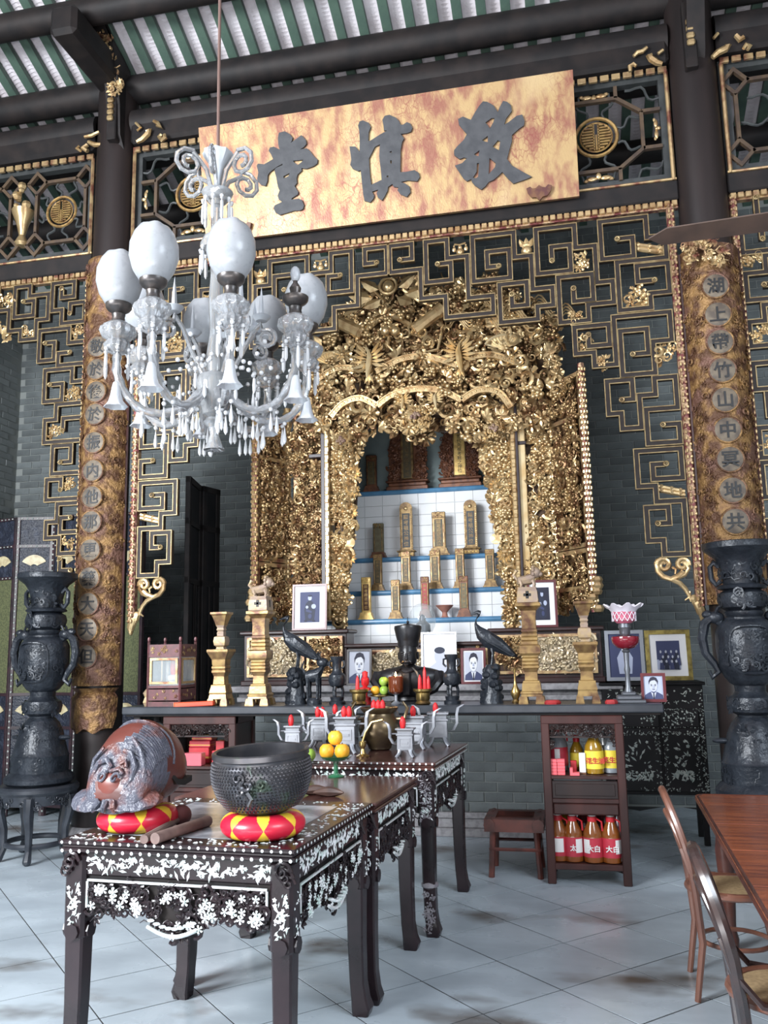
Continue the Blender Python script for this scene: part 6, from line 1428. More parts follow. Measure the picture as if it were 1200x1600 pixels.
m = M().lathe([(.045, .0), (.045, .05), (.018, .06), (.018, .10), (.05, .105), (.045, .12), (.016, .13), (.03, .15), (.03, .19), (.02, .2), (.022, .24), (0, .25)], 14, tuple(onA(571, 6.5))); tag(mk('red_candle_holder', m, RED), 'red tiered candle holder behind the left brass pot', 'candle holder')
p = onA(619, 6.40); t = thing('amber_lamp', 'amber glass votive lamp with a small flame on a stand', 'lamp', tuple(p)); kw = dict(world=False)
mk('stand', M().lathe([(.035, 0), (.04, .01), (.012, .03), (.012, .07), (.03, .08)], 14), PEWTER, t, **kw)
mk('glass', M().lathe([(.03, .08), (.05, .095), (.056, .12), (.056, .205), (.052, .205), (.05, .12), (.0, .1)], 20), mat('amber_glass', (.16, .035, .01), .08, alpha=.85, coat=.5), t, **kw)
mk('oil', M().lathe([(.048, .12), (.048, .18), (0, .181)], 16), mat('amber_oil', (.30, .07, .012), .1), t, **kw)
mk('flame', M().lathe([(0, .205), (.009, .213), (.007, .225), (0, .243)], 8), mat('flame', (1, .7, .3), .5, emit=(1, .55, .15, 30)), t, **kw)
l = bpy.data.lights.new('flame_light', 'POINT'); l.energy = .6; l.color = (1, .55, .2); l.shadow_soft_size = .015; lo = bpy.data.objects.new('flame_light', l); COL.objects.link(lo); lo.location = (p.x, p.y-.0, p.z+.262)
GREEN = mat('green_apple_skin', (.28, .48, .06), .35, 0, (.36, .52, .10), 12); ORG = mat('orange_peel', (.80, .36, .02), .4, 0, (.85, .42, .04), 40, bump=.3, bscale=160); LEM = mat('yellow_orange_peel', (.85, .55, .04), .4, 0, (.85, .5, .05), 30, bump=.3, bscale=160)
def fruit(p, r, mt, nm, label):
    t = thing(nm, label, 'fruit', tuple(p)); mk('flesh', M().lathe([(0, .06*r), (.25*r, 0), (.6*r, .12*r), (.9*r, .5*r), (r, .95*r), (.9*r, 1.45*r), (.55*r, 1.82*r), (.15*r, 1.88*r), (0, 1.82*r)], 16), mt, t, world=False); mk('stem', M().tube([(0, 0, 1.8*r), (.05*r, 0, 2.02*r)], r*.07, 5), DARKW, t, world=False); return t
q = onA(594, 6.47); m = M().lathe([(.04, 0), (.045, .008), (.014, .02), (.014, .05), (.075, .062), (.075, .07), (0, .066)], 18, tuple(q)); tag(mk('fruit_stand', m, BRASS), 'small footed stand under green and yellow fruit beside amber lamp', 'stand')
for dx, dz, mt, nm, lb in ((-.036, .068, ORG, 'orange', 'yellow orange fruit left of the green apples before the bust'), (.033, .068, GREEN, 'apple', 'green apple beside the amber lamp, lower of two'), (.03, .135, GREEN, 'apple', 'green apple beside the amber lamp, upper of two')): fruit(q+Vector((dx, 0, dz)), .036, mt, nm, lb)

# ------------------------------------------------------------------ pewter censers on the tall table
ZC = .957
def pewter(x, y, s, label, rz=0., ped=False):
    t = thing('pewter_censer', label, 'censer', (x, y, ZC), rz); kw = dict(world=False)
    for sx in (-1, 1):
        for sy in (-1, 1): mk('foot', M().tube([(sx*s*.30, sy*s*.30, s*.42), (sx*s*.36, sy*s*.36, s*.2), (sx*s*.52, sy*s*.5, 0)], [s*.12, s*.10, s*.09], 7), PEWTER, t, **kw)
    m = M().lathe([(s*.42, s*.36), (s*.46, s*.42), (s*.44, s*1.2), (s*.5, s*1.24), (s*.5, s*1.32), (s*.42, s*1.34), (s*.44, s*1.5), (s*.54, s*1.56), (s*.54, s*1.64), (s*.40, s*1.64), (s*.38, s*1.4)], 4, sq=True); m.v = [(x_, y_*.8, z_) for x_, y_, z_ in m.v]; mk('body', m, PEWTER, t, sharp=25, **kw)
    m = M(); m.ribbon([(-s*.3, -s*.355, s*.6), (s*.3, -s*.355, s*.6), (s*.3, -s*.355, s*1.05), (-s*.3, -s*.355, s*1.05)], s*.05, s*.03, closed=True); m.ribbon([(-s*.2, -s*.355, s*.82), (s*.2, -s*.355, s*.82)], s*.12, s*.03); mk('relief_panel', m, PEWTER, t, **kw)
    for q in (-1, 1):
        P = [(q*s*.44, 0, s*.7), (q*s*.75, 0, s*.75), (q*s*.95, 0, s*1.1), (q*s*.95, 0, s*1.55), (q*s*1.02, 0, s*1.85), (q*s*1.3, 0, s*2.02)]
        m = M(); w = [.10, .12, .13, .14, .14, .05]; m.loft([[(px_+a*s*.06*1.1, b*s*ww, pz+ (a*0)) for a, b in ((-1, -1), (1, -1), (1, 1), (-1, 1))] for (px_, _, pz), ww in zip(P, w)]); mk('handle', m, PEWTER, t, sharp=50, **kw)
        mk('handle_link', M().tube([(q*s*.46, 0, s*1.3), (q*s*.9, 0, s*1.3)], s*.045, 6), PEWTER, t, **kw)
    mk('ash', M().lathe([(s*.4, s*1.5), (0, s*1.56)], 4, sq=True), mat('ash', (.32, .31, .30), .95), t, **kw)
    return t
CEN = [(-1.045, 5.36, .105, 'small bright pewter censer with curled handles at the front right of tall table', .0), (-1.83, 5.55, .105, 'small bright pewter censer leftmost on the tall table behind the bell', .05), (-1.74, 5.86, .125, 'pewter censer second from the left behind the bell', .0), (-1.66, 6.02, .13, 'dull pewter censer farthest back behind the oranges', .05), (-1.06, 5.8, .13, 'pewter censer right of the brass pot behind the small bright one', -.05), (-.94, 6.0, .135, 'tall-handled pewter censer at the back right corner of the table', .1), (-1.47, 5.55, .14, 'large dark pewter censer directly behind the oranges', 0)]
CANL = [['red candle stub in the small bright pewter censer at front right of tall table'], ['red candle stub in the leftmost small pewter censer behind the bell'], ['left candle stub in the second pewter censer from the left', 'right candle stub in the second pewter censer from the left'], ['red candle stub in the farthest back pewter censer behind the oranges'], ['red candle stub in the pewter censer right of the round brass pot'], ['red candle stub in the pewter censer at the back right table corner'], ['left candle stub in the large dark censer directly behind the oranges', 'right candle stub in the large dark censer directly behind the oranges']]
for k, (x, y, s, lb, rz) in enumerate(CEN):
    pewter(x, y, s, lb, rz)
    for j in range(2 if k in (6, 2) else 1): candle(Vector((x+(.035*j-.015), y-.01, ZC+s*1.5)), .085, .02, CANL[k][j])
x, y = -1.29, 5.72; t = thing('brass_pot', 'round dark brass incense pot between the pewter censers', 'incense burner', (x, y, ZC)); kw = dict(world=False)
POT = mat('smoked_brass', (.16, .115, .06), .3, .7, (.09, .065, .045), 7)
mk('body', M().lathe([(.06, 0), (.075, .01), (.08, .03), (.125, .08), (.14, .14), (.125, .19), (.105, .215), (.10, .235), (.125, .262), (.128, .275), (.11, .276), (.095, .24), (0, .235)], 26), POT, t, **kw)
for q in (-1, 1): mk('handle', M().tube([(q*.11, 0, .2), (q*.17, 0, .2), (q*.19, 0, .27), (q*.16, 0, .31)], [.012, .013, .012, .008], 7), POT, t, **kw)
for dx, lb in ((-.03, 'left'), (0, 'middle'), (.03, 'right')): candle(Vector((x+dx, y-.03, ZC+.235)), .09, .02, 'red candle stub in the round brass pot, %s of three' % lb)
p = atz(567, 1183, ZC); t = thing('brass_candlestick', 'small dark candlestick with bent snuffer arm at the front of the tall table', 'candlestick', tuple(p)); kw = dict(world=False)
mk('base', M().lathe([(.04, 0), (.042, .008), (.02, .02), (.012, .05), (.016, .06), (.022, .07), (.022, .095)], 16), BRASS, t, **kw); mk('bent_arm', M().tube([(0, 0, .09), (.02, 0, .15), (.06, 0, .21), (.13, 0, .225)], .008, 6), BRASS, t, **kw)
p = atz(463, 1190, ZC); t = thing('incense_bowl', 'small dark bowl of brown incense sticks behind the bell', 'bowl', tuple(p)); m = M().lathe([(.04, 0), (.06, .02), (.065, .05), (.055, .05), (0, .035)], 16); mk('bowl', m, BRONZE, t, **kw)
for i in range(6): mk('incense_stub', M().box(-.04+.015*i, -.03+.015*i, -.006, .006, .03, .085), mat('incense', (.30, .12, .08), .8) if i == 0 else bpy.data.materials['incense'], t, **kw)
fruit(atz(483, 1190, ZC), .04, GREEN, 'apple', 'green apple behind the rim of the bell')

# oranges on a green glass dish
p = atz(525, 1214, .895); t = thing('glass_dish', 'green glass footed dish under three oranges', 'dish', tuple(p)); GG = mat('green_glass', (.03, .20, .09), .08, alpha=.7, coat=.6)
mk('dish', M().lathe([(.045, 0), (.048, .006), (.014, .02), (.012, .07), (.02, .085), (.07, .095), (.095, .118), (.09, .118), (.065, .1), (0, .095)], 22), GG, t, world=False)
r = .040; b = p+Vector((0, 0, .1))
fruit(b+Vector((-.047, -.02, .003)), .044, ORG, 'orange', 'left of the two lower oranges on the green dish'); fruit(b+Vector((.043, -.02, .003)), .044, ORG, 'orange', 'right of the two lower oranges on the green dish'); fruit(b+Vector((-.002, .0, .077)), .043, LEM, 'orange', 'yellower orange resting on top of the other two')
MOON = mat('moon_block_wood', (.11, .06, .045), .5, 0, (.06, .035, .03), 12)
for px_, py_, rz, lb in ((493, 1243, .5, 'left'), (513, 1246, .1, 'right')):
    p = atz(px_, py_, .895); m = M(); P = [(-.075+.15*i/10, .03*sin(pi*i/10), .022) for i in range(11)]; m.tube(P, [.004+.022*sin(pi*i/10) for i in range(11)], 8, mw=Tm(p.x, p.y, p.z, rz)); tag(mk('moon_block', m, MOON), '%s dark wooden crescent divination block on the middle table' % lb, 'wooden block')

# ------------------------------------------------------------------ bell, wooden fish, cushions, strikers
CR = mat('cushion_red_satin', (.62, .015, .045), .32, coat=.15); CY = mat('cushion_yellow_satin', (.85, .55, .05), .35)
def cushion(x, y, r, h, label, ph=0., n=8):
    t = thing('cushion', label, 'cushion', (x, y, .9)); m = M(); NU, NV = 288, 56; v = []
    for k in range(NV):
        a = 2*pi*k/NV
        for i in range(NU):
            b = 2*pi*i/NU; rr = r*.66+r*.34*cos(a); v.append((rr*cos(b), rr*sin(b), h/2+h/2*sin(a)*(1.0)))
    f = []; mi = []
    for k in range(NV):
        for i in range(NU):
            f.append((k*NU+i, k*NU+(i+1) % NU, ((k+1) % NV)*NU+(i+1) % NU, ((k+1) % NV)*NU+i))
            a = ((k+.5)/NV*2+1) % 2-1; u = ((i+.5)/NU*n+ph) % 1; d = abs(u-.5)*2     # a in -1..1 round the tube, d 1 at seams
            mi.append(1 if (1-d) < .52*abs(sin(pi*a)) and abs(a) < .8 else 0)
    m.v = v; m.f = f; m.mi = mi; mk('cover', m, [CR, CY], t, world=False); return t
bx, by = -1.222, 3.325
cushion(bx, by, .165, .092, 'round red and yellow satin cushion under the bronze bell', .55)
BELL = mat('bell_bronze', (.075, .075, .085), .3, .7, (.11, .105, .11), 14, c3=(.10, .13, .10), s3=6, lo3=.6, hi3=.66)
t = thing('bowl_bell', 'large studded bronze bowl bell resting on the right cushion', 'bell', (bx, by, .985)); t.rotation_euler = (R(3.0), R(-1.5), 0); t.scale = (.93, .93, .84); kw = dict(world=False); rb = .208; hb = .27
prof = [(.03, .0), (.10, .008), (.155, .045), (.185, .09), (.203, .15), (.207, .2), (.203, .235), (.198, .25), (.200, .258), (.204, .262), (.204, .285), (.196, .29), (.186, .285), (.184, .255), (.187, .2), (.165, .09), (.1, .03), (0, .02)]
mk('bowl', M().lathe(prof, 48), BELL, t, **kw)
m = M(); rows_ = 15
def rz_at(z):
    for (r0, z0), (r1, z1) in zip(prof[:8], prof[1:8]):
        if z0 <= z <= z1: return r0+(r1-r0)*(z-z0)/(z1-z0)
    return prof[7][0]
for k in range(rows_):
    z = .04+.20*k/(rows_-1); r_ = rz_at(z); n = int(2*pi*r_/.0165)
    for i in range(n):
        a = 2*pi*(i+.5*(k % 2))/n; ca, sa = cos(a), sin(a); s = .0068; o = Vector((r_*ca, r_*sa, z)); tt = Vector((-sa, ca, 0)); nn = Vector((ca, sa, -.25)).normalized(); up = nn.cross(tt)
        m.add([o+tt*s, o+up*s, o-tt*s, o-up*s, o+nn*.007+tt*s*.4, o+nn*.007+up*s*.4, o+nn*.007-tt*s*.4, o+nn*.007-up*s*.4], [(0, 1, 5, 4), (1, 2, 6, 5), (2, 3, 7, 6), (3, 0, 4, 7), (4, 5, 6, 7)])
mk('studs', m, BELL, t, kind='stuff', **kw)
m = M(); aa = R(-86)
for k in range(7):
    K = KIT[(0, 4, 2, 5, 7, 1, 4)[k]]; z = .17+.035*sin(k*2.1); a = aa+R(5)*(k-3); m.add(K.v, K.f, Tm(rz_at(z)*cos(a), rz_at(z)*sin(a), z, a+pi/2) @ Matrix.Rotation(k*1.3, 4, 'Y') @ Matrix.Scale(.06, 4))
m.tube([(.212*cos(aa), .212*sin(aa), .14), (.21*cos(aa+.08), .21*sin(aa+.08), .11), (.2*cos(aa), .2*sin(aa), .08)], .008, 6); mk('dragon_relief', m, BELL, t, **kw)
fx, fy = -1.80, 3.415
cushion(fx+.01, fy-.02, .165, .092, 'round red and yellow satin cushion under the wooden fish', .3)
FISH = mat('fish_red_lacquer', (.115, .030, .022), .33, 0, (.055, .022, .02), 4, bump=.3, bscale=10); FISHB = mat('fish_carving_sky_sheen', (.085, .088, .115), .32, 0, (.13, .05, .042), 7, .52, .64, .9, 30); FISHR = mat('fish_red_boss', (.17, .042, .03), .35, 0, (.12, .035, .03), 6)  # blue-grey carving: worn paint plus sky reflection put into the colour
t = thing('wooden_fish', 'big red lacquered wooden fish drum carved with scales on the left cushion', 'drum', (fx, fy, .985), R(-6)); t.scale = (.86, .80, .96); kw = dict(world=False)
ST = ((.235, .03, .03, .12), (.225, .10, .08, .13), (.19, .155, .13, .15), (.12, .185, .165, .17), (.03, .195, .178, .185), (-.06, .19, .172, .178), (-.13, .18, .15, .155), (-.18, .17, .118, .118), (-.215, .155, .085, .083), (-.238, .12, .05, .05), (-.244, .06, .02, .042))
def fsec(y, rx, rz_, zc, n=40):
    q = []
    for i in range(n):
        a = 2*pi*i/n; q.append((rx*cos(a), y, max(.0, zc+rz_*sin(a))))
    return q
fine = []
for k in range((len(ST)-1)*3+1):
    u = k/3; i = min(int(u), len(ST)-2); f_ = u-i; fine.append(tuple(ST[i][j]+(ST[i+1][j]-ST[i][j])*f_ for j in range(4)))
m = M(); m.loft([fsec(*q) for q in fine][::-1]); m.mi = []
for f_ in m.f:
    c = sum((Vector(m.v[i]) for i in f_), Vector())/len(f_); edge = -.07+.05*sin(c.x*14)-.10*max(0, c.z-.2)/.15
    m.mi.append(1 if c.y < edge and not (hypot(c.x+.02, (c.z-.10)*1.3) < .075) else 0)
mk('body', m, [FISH, FISHB], t, **kw)
m = M()     # flared jaws low at both sides
m.loft([[(x+rr*.9*cos(a), y+rr*.55*sin(a), z+rr*.62*sin(a)) for a in [2*pi*i/12 for i in range(12)]] for x, y, z, rr in ((.02, -.235, .045, .03), (-.06, -.235, .05, .055), (-.13, -.215, .05, .072), (-.19, -.185, .045, .068), (-.225, -.16, .04, .03))][::-1])
m.loft([[(x+rr*.9*cos(a), y+rr*.55*sin(a), z+rr*.62*sin(a)) for a in [2*pi*i/12 for i in range(12)]] for x, y, z, rr in ((-.01, -.24, .045, .03), (.06, -.235, .05, .055), (.12, -.21, .055, .068), (.165, -.175, .055, .055), (.19, -.14, .05, .03))])
mk('jaws', m, FISHB, t, **kw)
m = M(); m.ell((-.02, -.195, .105), (.088, .05, .066), 20, 12); mk('pearl_boss', m, FISHR, t, **kw)
for s_ in (-1, 1):
    m = M(); m.tube([(-.02+s_*(.035+.024*(1-.6*i/12)*cos(-s_*.4+i*.55)), -.236-.001*i, .145+.022*(1-.6*i/12)*sin(i*.55)) for i in range(13)], .006, 6); mk('boss_curl', m, FISHB, t, **kw)
def surf(u, v):
    k = 2+min(6.999, max(0, v*7)); i = int(k); f_ = k-i; y, rx, rz_, zc = [ST[i][j]+(ST[i+1][j]-ST[i][j])*f_ for j in range(4)]
    return Vector((rx*cos(u), y, zc+rz_*sin(u))), Vector((cos(u), -.55*max(0, v-.3), sin(u))).normalized()
m = M()
for k in range(15):
    for i in range(26):
        u = R(14)+R(58)*(i+.5*(k % 2))/26; v = .36+.36*k/15
        p, nn = surf(u, v); e = Vector((0, 1, 0)); sd = nn.cross(e).normalized(); e = sd.cross(nn); z_ = .015
        m.add([p-e*z_*.2, p+sd*z_, p-e*z_*1.1, p-sd*z_, p+nn*.007-e*z_*.6], [(0, 4, 1), (1, 4, 2), (2, 4, 3), (3, 4, 0)])
mk('scales', m, FISHB, t, kind='stuff', **kw)
m = M()
def onfish(x, z, d=0.):   # point on the front dome
    y = -.06-.17*math.sqrt(max(0, 1-min(1, (x/.19)**2)*.8))*max(.2, 1-max(0, (z-.12)/.26)**2); return Vector((x, y-d, z))
for P, r in (([(-.11, .10), (-.125, .15), (-.10, .2), (-.05, .215), (-.02, .19), (-.04, .165)], .013), ([(.06, .10), (.09, .14), (.10, .19), (.07, .24), (.03, .25)], .014), ([(-.14, .08), (-.16, .14), (-.14, .21), (-.09, .26)], .010), ([(.11, .07), (.135, .12), (.14, .18), (.11, .25), (.05, .30)], .012), ([(-.02, .17), (.03, .18), (.05, .16)], .010), ([(.03, .2), (.055, .21), (.06, .185)], .012)):
    m.tube([onfish(x, z, .004) for x, z in P], [r*(.6+.4*sin(pi*(i+.5)/len(P))) for i in range(len(P))], 7)
for k in range(6): m.tube([onfish(.07+.012*k, .17-.016*k, .002), onfish(.10+.012*k, .12-.014*k, .004), onfish(.12+.008*k, .075-.006*k, .003)], [.005, .008, .005], 5)
for s_ in (-1, 0, 1): m.tube([(-.02+s_*.035, -.25, .055), (-.025+s_*.05, -.262, .03), (-.03+s_*.06, -.25, .01)], [.016, .014, .008], 7)
mk('carved_fish_forms', m, FISHB, t, **kw)
m = M(); m.tube([(.192*cos(a), -.01+.02*sin(3*a), .18+.18*sin(a)) for a in [R(0)+R(180)*i/20 for i in range(21)]], .008, 6); mk('edge_rib', m, FISHB, t, **kw)
m = M(); m.loft([[(.165+.02*h, y, z+.012*q) for h, q in ((-1, -1), (1, -1), (1, 1), (-1, 1))] for y, z in ((.19, .10), (.12, .09), (.05, .10), (0, .13))]); mk('slit_shade', m, BLACK, t, **kw)  # solid black bar stands in for the shade inside the hollow
m = M(); a, b = Vector((-1.62, 3.12, .918)), Vector((-1.635, 3.44, .93)); m.tube([a, b], [.017, .012], 10); t = mk('mallet', m, mat('worn_stick', (.22, .15, .13), .6, 0, (.14, .09, .08), 12)); tag(t, 'wooden mallet with a red ball head lying by the fish cushion', 'mallet'); mk('mallet_head', M().ell(b+Vector((0, .03, .012)), (.042, .045, .042), 14, 10), mat('faded_red_ball', (.20, .06, .06), .6, 0, (.12, .045, .045), 12), t)
m = M().tube([(-1.575, 3.12, .922), (-1.515, 3.47, .922)], .0215, 12); tag(mk('striker', m, bpy.data.materials['worn_stick']), 'thick pale round wooden striker lying on the marble beside the mallet', 'stick')
# ------------------------------------------------------------------ bottles and packets in the right stand
GLB = mat('bottle_amber_oil', (.22, .065, .012), .08, 0, coat=.6); GLR = mat('bottle_dark_red', (.10, .018, .02), .1, coat=.6); GLY = mat('yellow_oil', (.30, .165, .012), .08, coat=.6); GLC = mat('clear_plastic', (.30, .33, .36), .08, alpha=.8, coat=.6)
LABR = mat('red_label', (.50, .035, .06), .4, 0, (.42, .03, .05), 10); LABY = mat('yellow_label', (.80, .62, .06), .4); LABW = mat('white_label', (.80, .78, .76), .4); CAPW = mat('white_cap', (.82, .82, .80), .4); CAPR = mat('red_cap', (.50, .02, .03), .4)
def bottle(x, y, z, s, body, cap, collar, lab, label, rz=0., text=None, white=None, handle=True, nm='bottle'):
    t = thing(nm, label, 'bottle', (x, y, z), rz); kw = dict(world=False); A = lambda *L: [(r*s, h*s) for r, h in L]
    mk('glass', M().lathe(A((.17, 0), (.2, .02), (.205, .1), (.205, .5), (.19, .6), (.10, .78), (.085, .84), (.085, .9)), 18), body, t, **kw)
    mk('collar', M().lathe(A((.095, .80), (.098, .9), (.09, .905)), 14), collar, t, **kw)
    mk('cap', M().lathe(A((.078, .9), (.078, .985), (.06, 1.0), (0, 1.0)), 14), cap, t, **kw)
    m = M(); r = .208*s; n = 12; a0, a1 = R(-170), R(-10)
    m.loft([[(r*cos(a), r*sin(a), h*s) for h in (.12, .5)]+[((r-.003)*cos(a), (r-.003)*sin(a), h*s) for h in (.5, .12)] for a in [a0+(a1-a0)*i/n for i in range(n+1)]]); lb = mk('paper_label', m, lab, t, **kw)
    if white:
        m = M(); b0, b1 = white; r2 = r+.0012; m.loft([[(r2*cos(a), r2*sin(a), h*s) for h in (.2, .47)]+[((r2-.001)*cos(a), (r2-.001)*sin(a), h*s) for h in (.47, .2)] for a in [R(b0+(b1-b0)*i/6) for i in range(7)]]); mk('picture_label', m, LABW, lb, **kw)
    if text:
        g = text_mesh(text, .105*s*1.3, .001, .001); m = M(); m.add(g.v, g.f, Tm(0, -r-.002, .3*s) @ UP); mk('lettering', m, LABW if lab is LABR else CAPR, lb, **kw)
    if handle: mk('handle', M().tube([(.09*s, -.02*s, .86*s), (.19*s, -.05*s, .80*s), (.2*s, -.06*s, .62*s)], .02*s, 6), collar, t, **kw)
    return t
zs = .135; xs_ = lambda px_, y: at(px_, 1340, y).x; s0 = .335
for px_, y, wh, tx, lb in ((874, 6.44, (-110, -60), None, 'red labelled amber bottle in the lower shelf front row, leftmost against the post'), (897, 6.43, (-75, -30), '太', 'red labelled amber bottle in the lower shelf front row, second from left'), (928, 6.42, (-150, -110), '大白', 'red labelled amber bottle in the lower shelf front row, third from left'), (957, 6.42, (-70, -25), '大白', 'red labelled amber bottle in the lower shelf front row, rightmost')):
    bottle(xs_(px_, y), y, zs, s0, GLB, CAPW, CAPR, LABR, lb, text=tx, white=wh)
for px_, y, body, cp_, lb in ((884, 6.60, GLY, CAPR, 'yellow bottle in the lower shelf back row behind the second bottle'), (916, 6.6, GLR, CAPR, 'dark red bottle in the lower shelf back row, second from left'), (942, 6.6, GLR, CAPR, 'dark red bottle in the lower shelf back row, third from left'), (964, 6.61, GLR, CAPW, 'dark bottle in the lower shelf back row, rightmost')):
    bottle(xs_(px_, y), y, zs, s0*1.1, body, cp_, CAPR, LABR, lb, handle=False)
zu = .72; xu = lambda px_, y: at(px_, 1210, y).x
bottle(xu(874, 6.58), 6.58, zu, .34, GLC, CAPW, CAPR, LABR, 'clear bottle with red cap behind the pink packets on the upper shelf', white=(-110, -80))
bottle(xu(930, 6.45), 6.45, zu, .32, GLY, CAPW, CAPW, LABY, 'yellow cooking oil bottle with yellow and red label on the upper shelf', text='花生油', rz=.05)
bottle(xu(957, 6.5), 6.5, zu, .32, GLC, GLC, GLC, LABY, 'clear plastic jug with yellow and red label beside the yellow oil bottle', text='花生油', handle=False)
bottle(xu(903, 6.62), 6.62, zu, .25, GLY, CAPR, CAPR, LABY, 'small yellow bottle with red cap behind the white carton', handle=False)
pk = M().box(-.026, .026, -.03, .03, .0, .0205, .002); pmesh = None
bx0 = xu(865, 6.38)
for r_ in range(5):
    for c in range(2):
        nm = 'pink packet in the two-column stack on the upper shelf, %s row %s' % (('bottom', 'second', 'middle', 'fourth', 'top')[r_], ('left', 'right')[c])
        if pmesh is None: o = mk('pink_packet', pk, PINKP if 'PINKP' in globals() else mat('pink_paper', (.80, .13, .15), .45), sharp=None); pmesh = o.data
        else: o = bpy.data.objects.new('pink_packet', pmesh); COL.objects.link(o)
        o.location = (bx0+c*.055-.0, 6.385, zu+r_*.0215); tag(o, nm, 'packet', 'pink packets on the upper shelf')
for px_, dz, ex, lb in ((889, 0, pi/2, 'pink packet standing upright right of the stack'), (897, 0, 0, 'pink packet lying flat in front of the white carton')):
    o = bpy.data.objects.new('pink_packet', pmesh); COL.objects.link(o); o.location = (xu(px_, 6.38)+(.008 if ex else .012), 6.36, zu+(.026 if ex else 0)); o.rotation_euler = (0, ex, 0); tag(o, lb, 'packet', 'pink packets on the upper shelf')
m = M().box(-.022, .022, -.02, .02, 0, .085, .003); o = mk('red_carton', m, CAPR); o.location = (xu(897, 6.48), 6.48, zu); tag(o, 'small red carton between pink packets and the white carton', 'box')
m = M().box(-.022, .022, -.02, .02, .012, .145, .003); o = mk('white_carton', m, LABW); o.location = (xu(911, 6.42), 6.42, zu); tag(o, 'slim white carton beside the yellow oil bottle', 'box'); mk('carton_base', M().box(-.022, .022, -.02, .02, 0, .012), bpy.data.materials['maroon_lacquer'], o, world=False)

# ------------------------------------------------------------------ left stand: red boxes; bag behind
RB = mat('red_gift_box', (.55, .04, .05), .35, 0, (.45, .03, .05), 8); RBG = mat('gilt_print', (.75, .42, .10), .4, .3)
zl_ = .76; xl_ = lambda px_, y: at(px_, 1205, y).x
def gift(x, y, z, w, d, h, label, mt=RB, band=True, rz=0.):
    o = mk('gift_box', M().box(-w/2, w/2, -d/2, d/2, 0, h, .004), mt); o.location = (x, y, z); o.rotation_euler = (0, 0, rz); tag(o, label, 'box')
    if band: mk('gilt_band', M().box(-w/2-.001, w/2+.001, -d/2-.0012, d/2, h*.3, h*.42).box(-w*.3, w*.3, -d*.3, d*.3, h-.001, h+.001), RBG, o, world=False)
PLS = mat('pink_plastic', (.62, .14, .17), .15, 0, alpha=.9, coat=.5)
gift(xl_(302, 6.36), 6.37, zl_, .155, .08, .095, 'pale pink plastic box in front among red boxes of the left stand', PLS, False)
gift(xl_(282, 6.36), 6.40, zl_, .05, .07, .075, 'small red box left of the pale pink plastic box', RB)
gift(xl_(342, 6.36), 6.40, zl_, .115, .09, .06, 'red box right of the pale pink box, lower of two', RB); gift(xl_(341, 6.36), 6.405, zl_+.061, .11, .085, .05, 'red box right of the pale pink box, upper of two', RB)
gift(xl_(315, 6.56), 6.56, zl_, .17, .12, .12, 'large red box at the back of the left stand, lowest of its pile', RB); gift(xl_(317, 6.56), 6.55, zl_+.121, .175, .12, .05, 'red box second in the pile at the back of left stand', RB); gift(xl_(319, 6.56), 6.56, zl_+.172, .165, .11, .04, 'red box topmost in the pile at the back of left stand', RB); gift(xl_(347, 6.56), 6.56, zl_, .07, .1, .17, 'tall red box beside the pile at the back of left stand', RB)
bp = at(238, 1150, 6.55)
BAG = mat('white_plastic_bag', (.72, .74, .74), .35, 0, (.20, .50, .48), 3.5, .58, .62)
dsk = thing('low_bench', 'dark low bench under the altar carrying the white bag', 'bench', (bp.x, 6.6, 0)); ztop = bp.z-.05
mk('bench_top', M().box(bp.x-.17, bp.x+.09, 6.42, 6.78, ztop-.04, ztop, .006), EBONY, dsk)
for dx in (-.14, .06):
    for dy in (6.45, 6.75): mk('leg', M().box(bp.x+dx-.02, bp.x+dx+.02, dy-.02, dy+.02, 0, ztop-.04), EBONY, dsk)
rng = random.Random(8); m = M().lathe([(.11, 0), (.14, .03), (.145, .09), (.12, .15), (.07, .185), (.03, .19), (0, .185)], 22, wob=lambda a, k: 1+.07*sin(3*a+k)+.05*sin(7*a+2*k)); o = mk('plastic_bag', m, BAG); o.location = (bp.x-.02, 6.58, ztop); o.scale = (1, .85, .85); tag(o, 'crumpled white and teal plastic bag under the altar left end', 'bag')

# ------------------------------------------------------------------ black cabinet inlaid with mother-of-pearl, far right
LACQ = mat('black_lacquer', (.008, .008, .009), .5, 0, (.014, .012, .014), 6, spec=.25)
PEARLC = mat('dim_pearl', (.50, .52, .48), .3, 0, (.24, .30, .28), 40)
y0 = 7.62; cx0, cx1 = at(944, 1150, y0).x, at(1104, 1150, y0).x; t = thing('inlaid_cabinet', 'black lacquer cabinet inlaid with mother-of-pearl flowers behind the right end of altar', 'cabinet', ((cx0+cx1)/2, y0, 0))
zT = 1.30; zB = at(1040, 1243, y0).z
mk('carcass', M().box(cx0, cx1, y0+.02, y0+.45, zB, zT-.02, .006), LACQ, t); mk('top', M().box(cx0-.02, cx1+.02, y0-.01, y0+.47, zT-.025, zT, .006), LACQ, t)
for x in (cx0+.03, cx1-.07):
    for y in (y0+.03, y0+.38): mk('leg', M().box(x, x+.045, y, y+.045, 0, zB), LACQ, t)
xm = at(1033, 1150, y0).x; zd = at(1040, 1138, y0).z; z2 = at(1040, 1108, y0).z
fnC = lambda u, v: Vector((u, y0-.001, v))
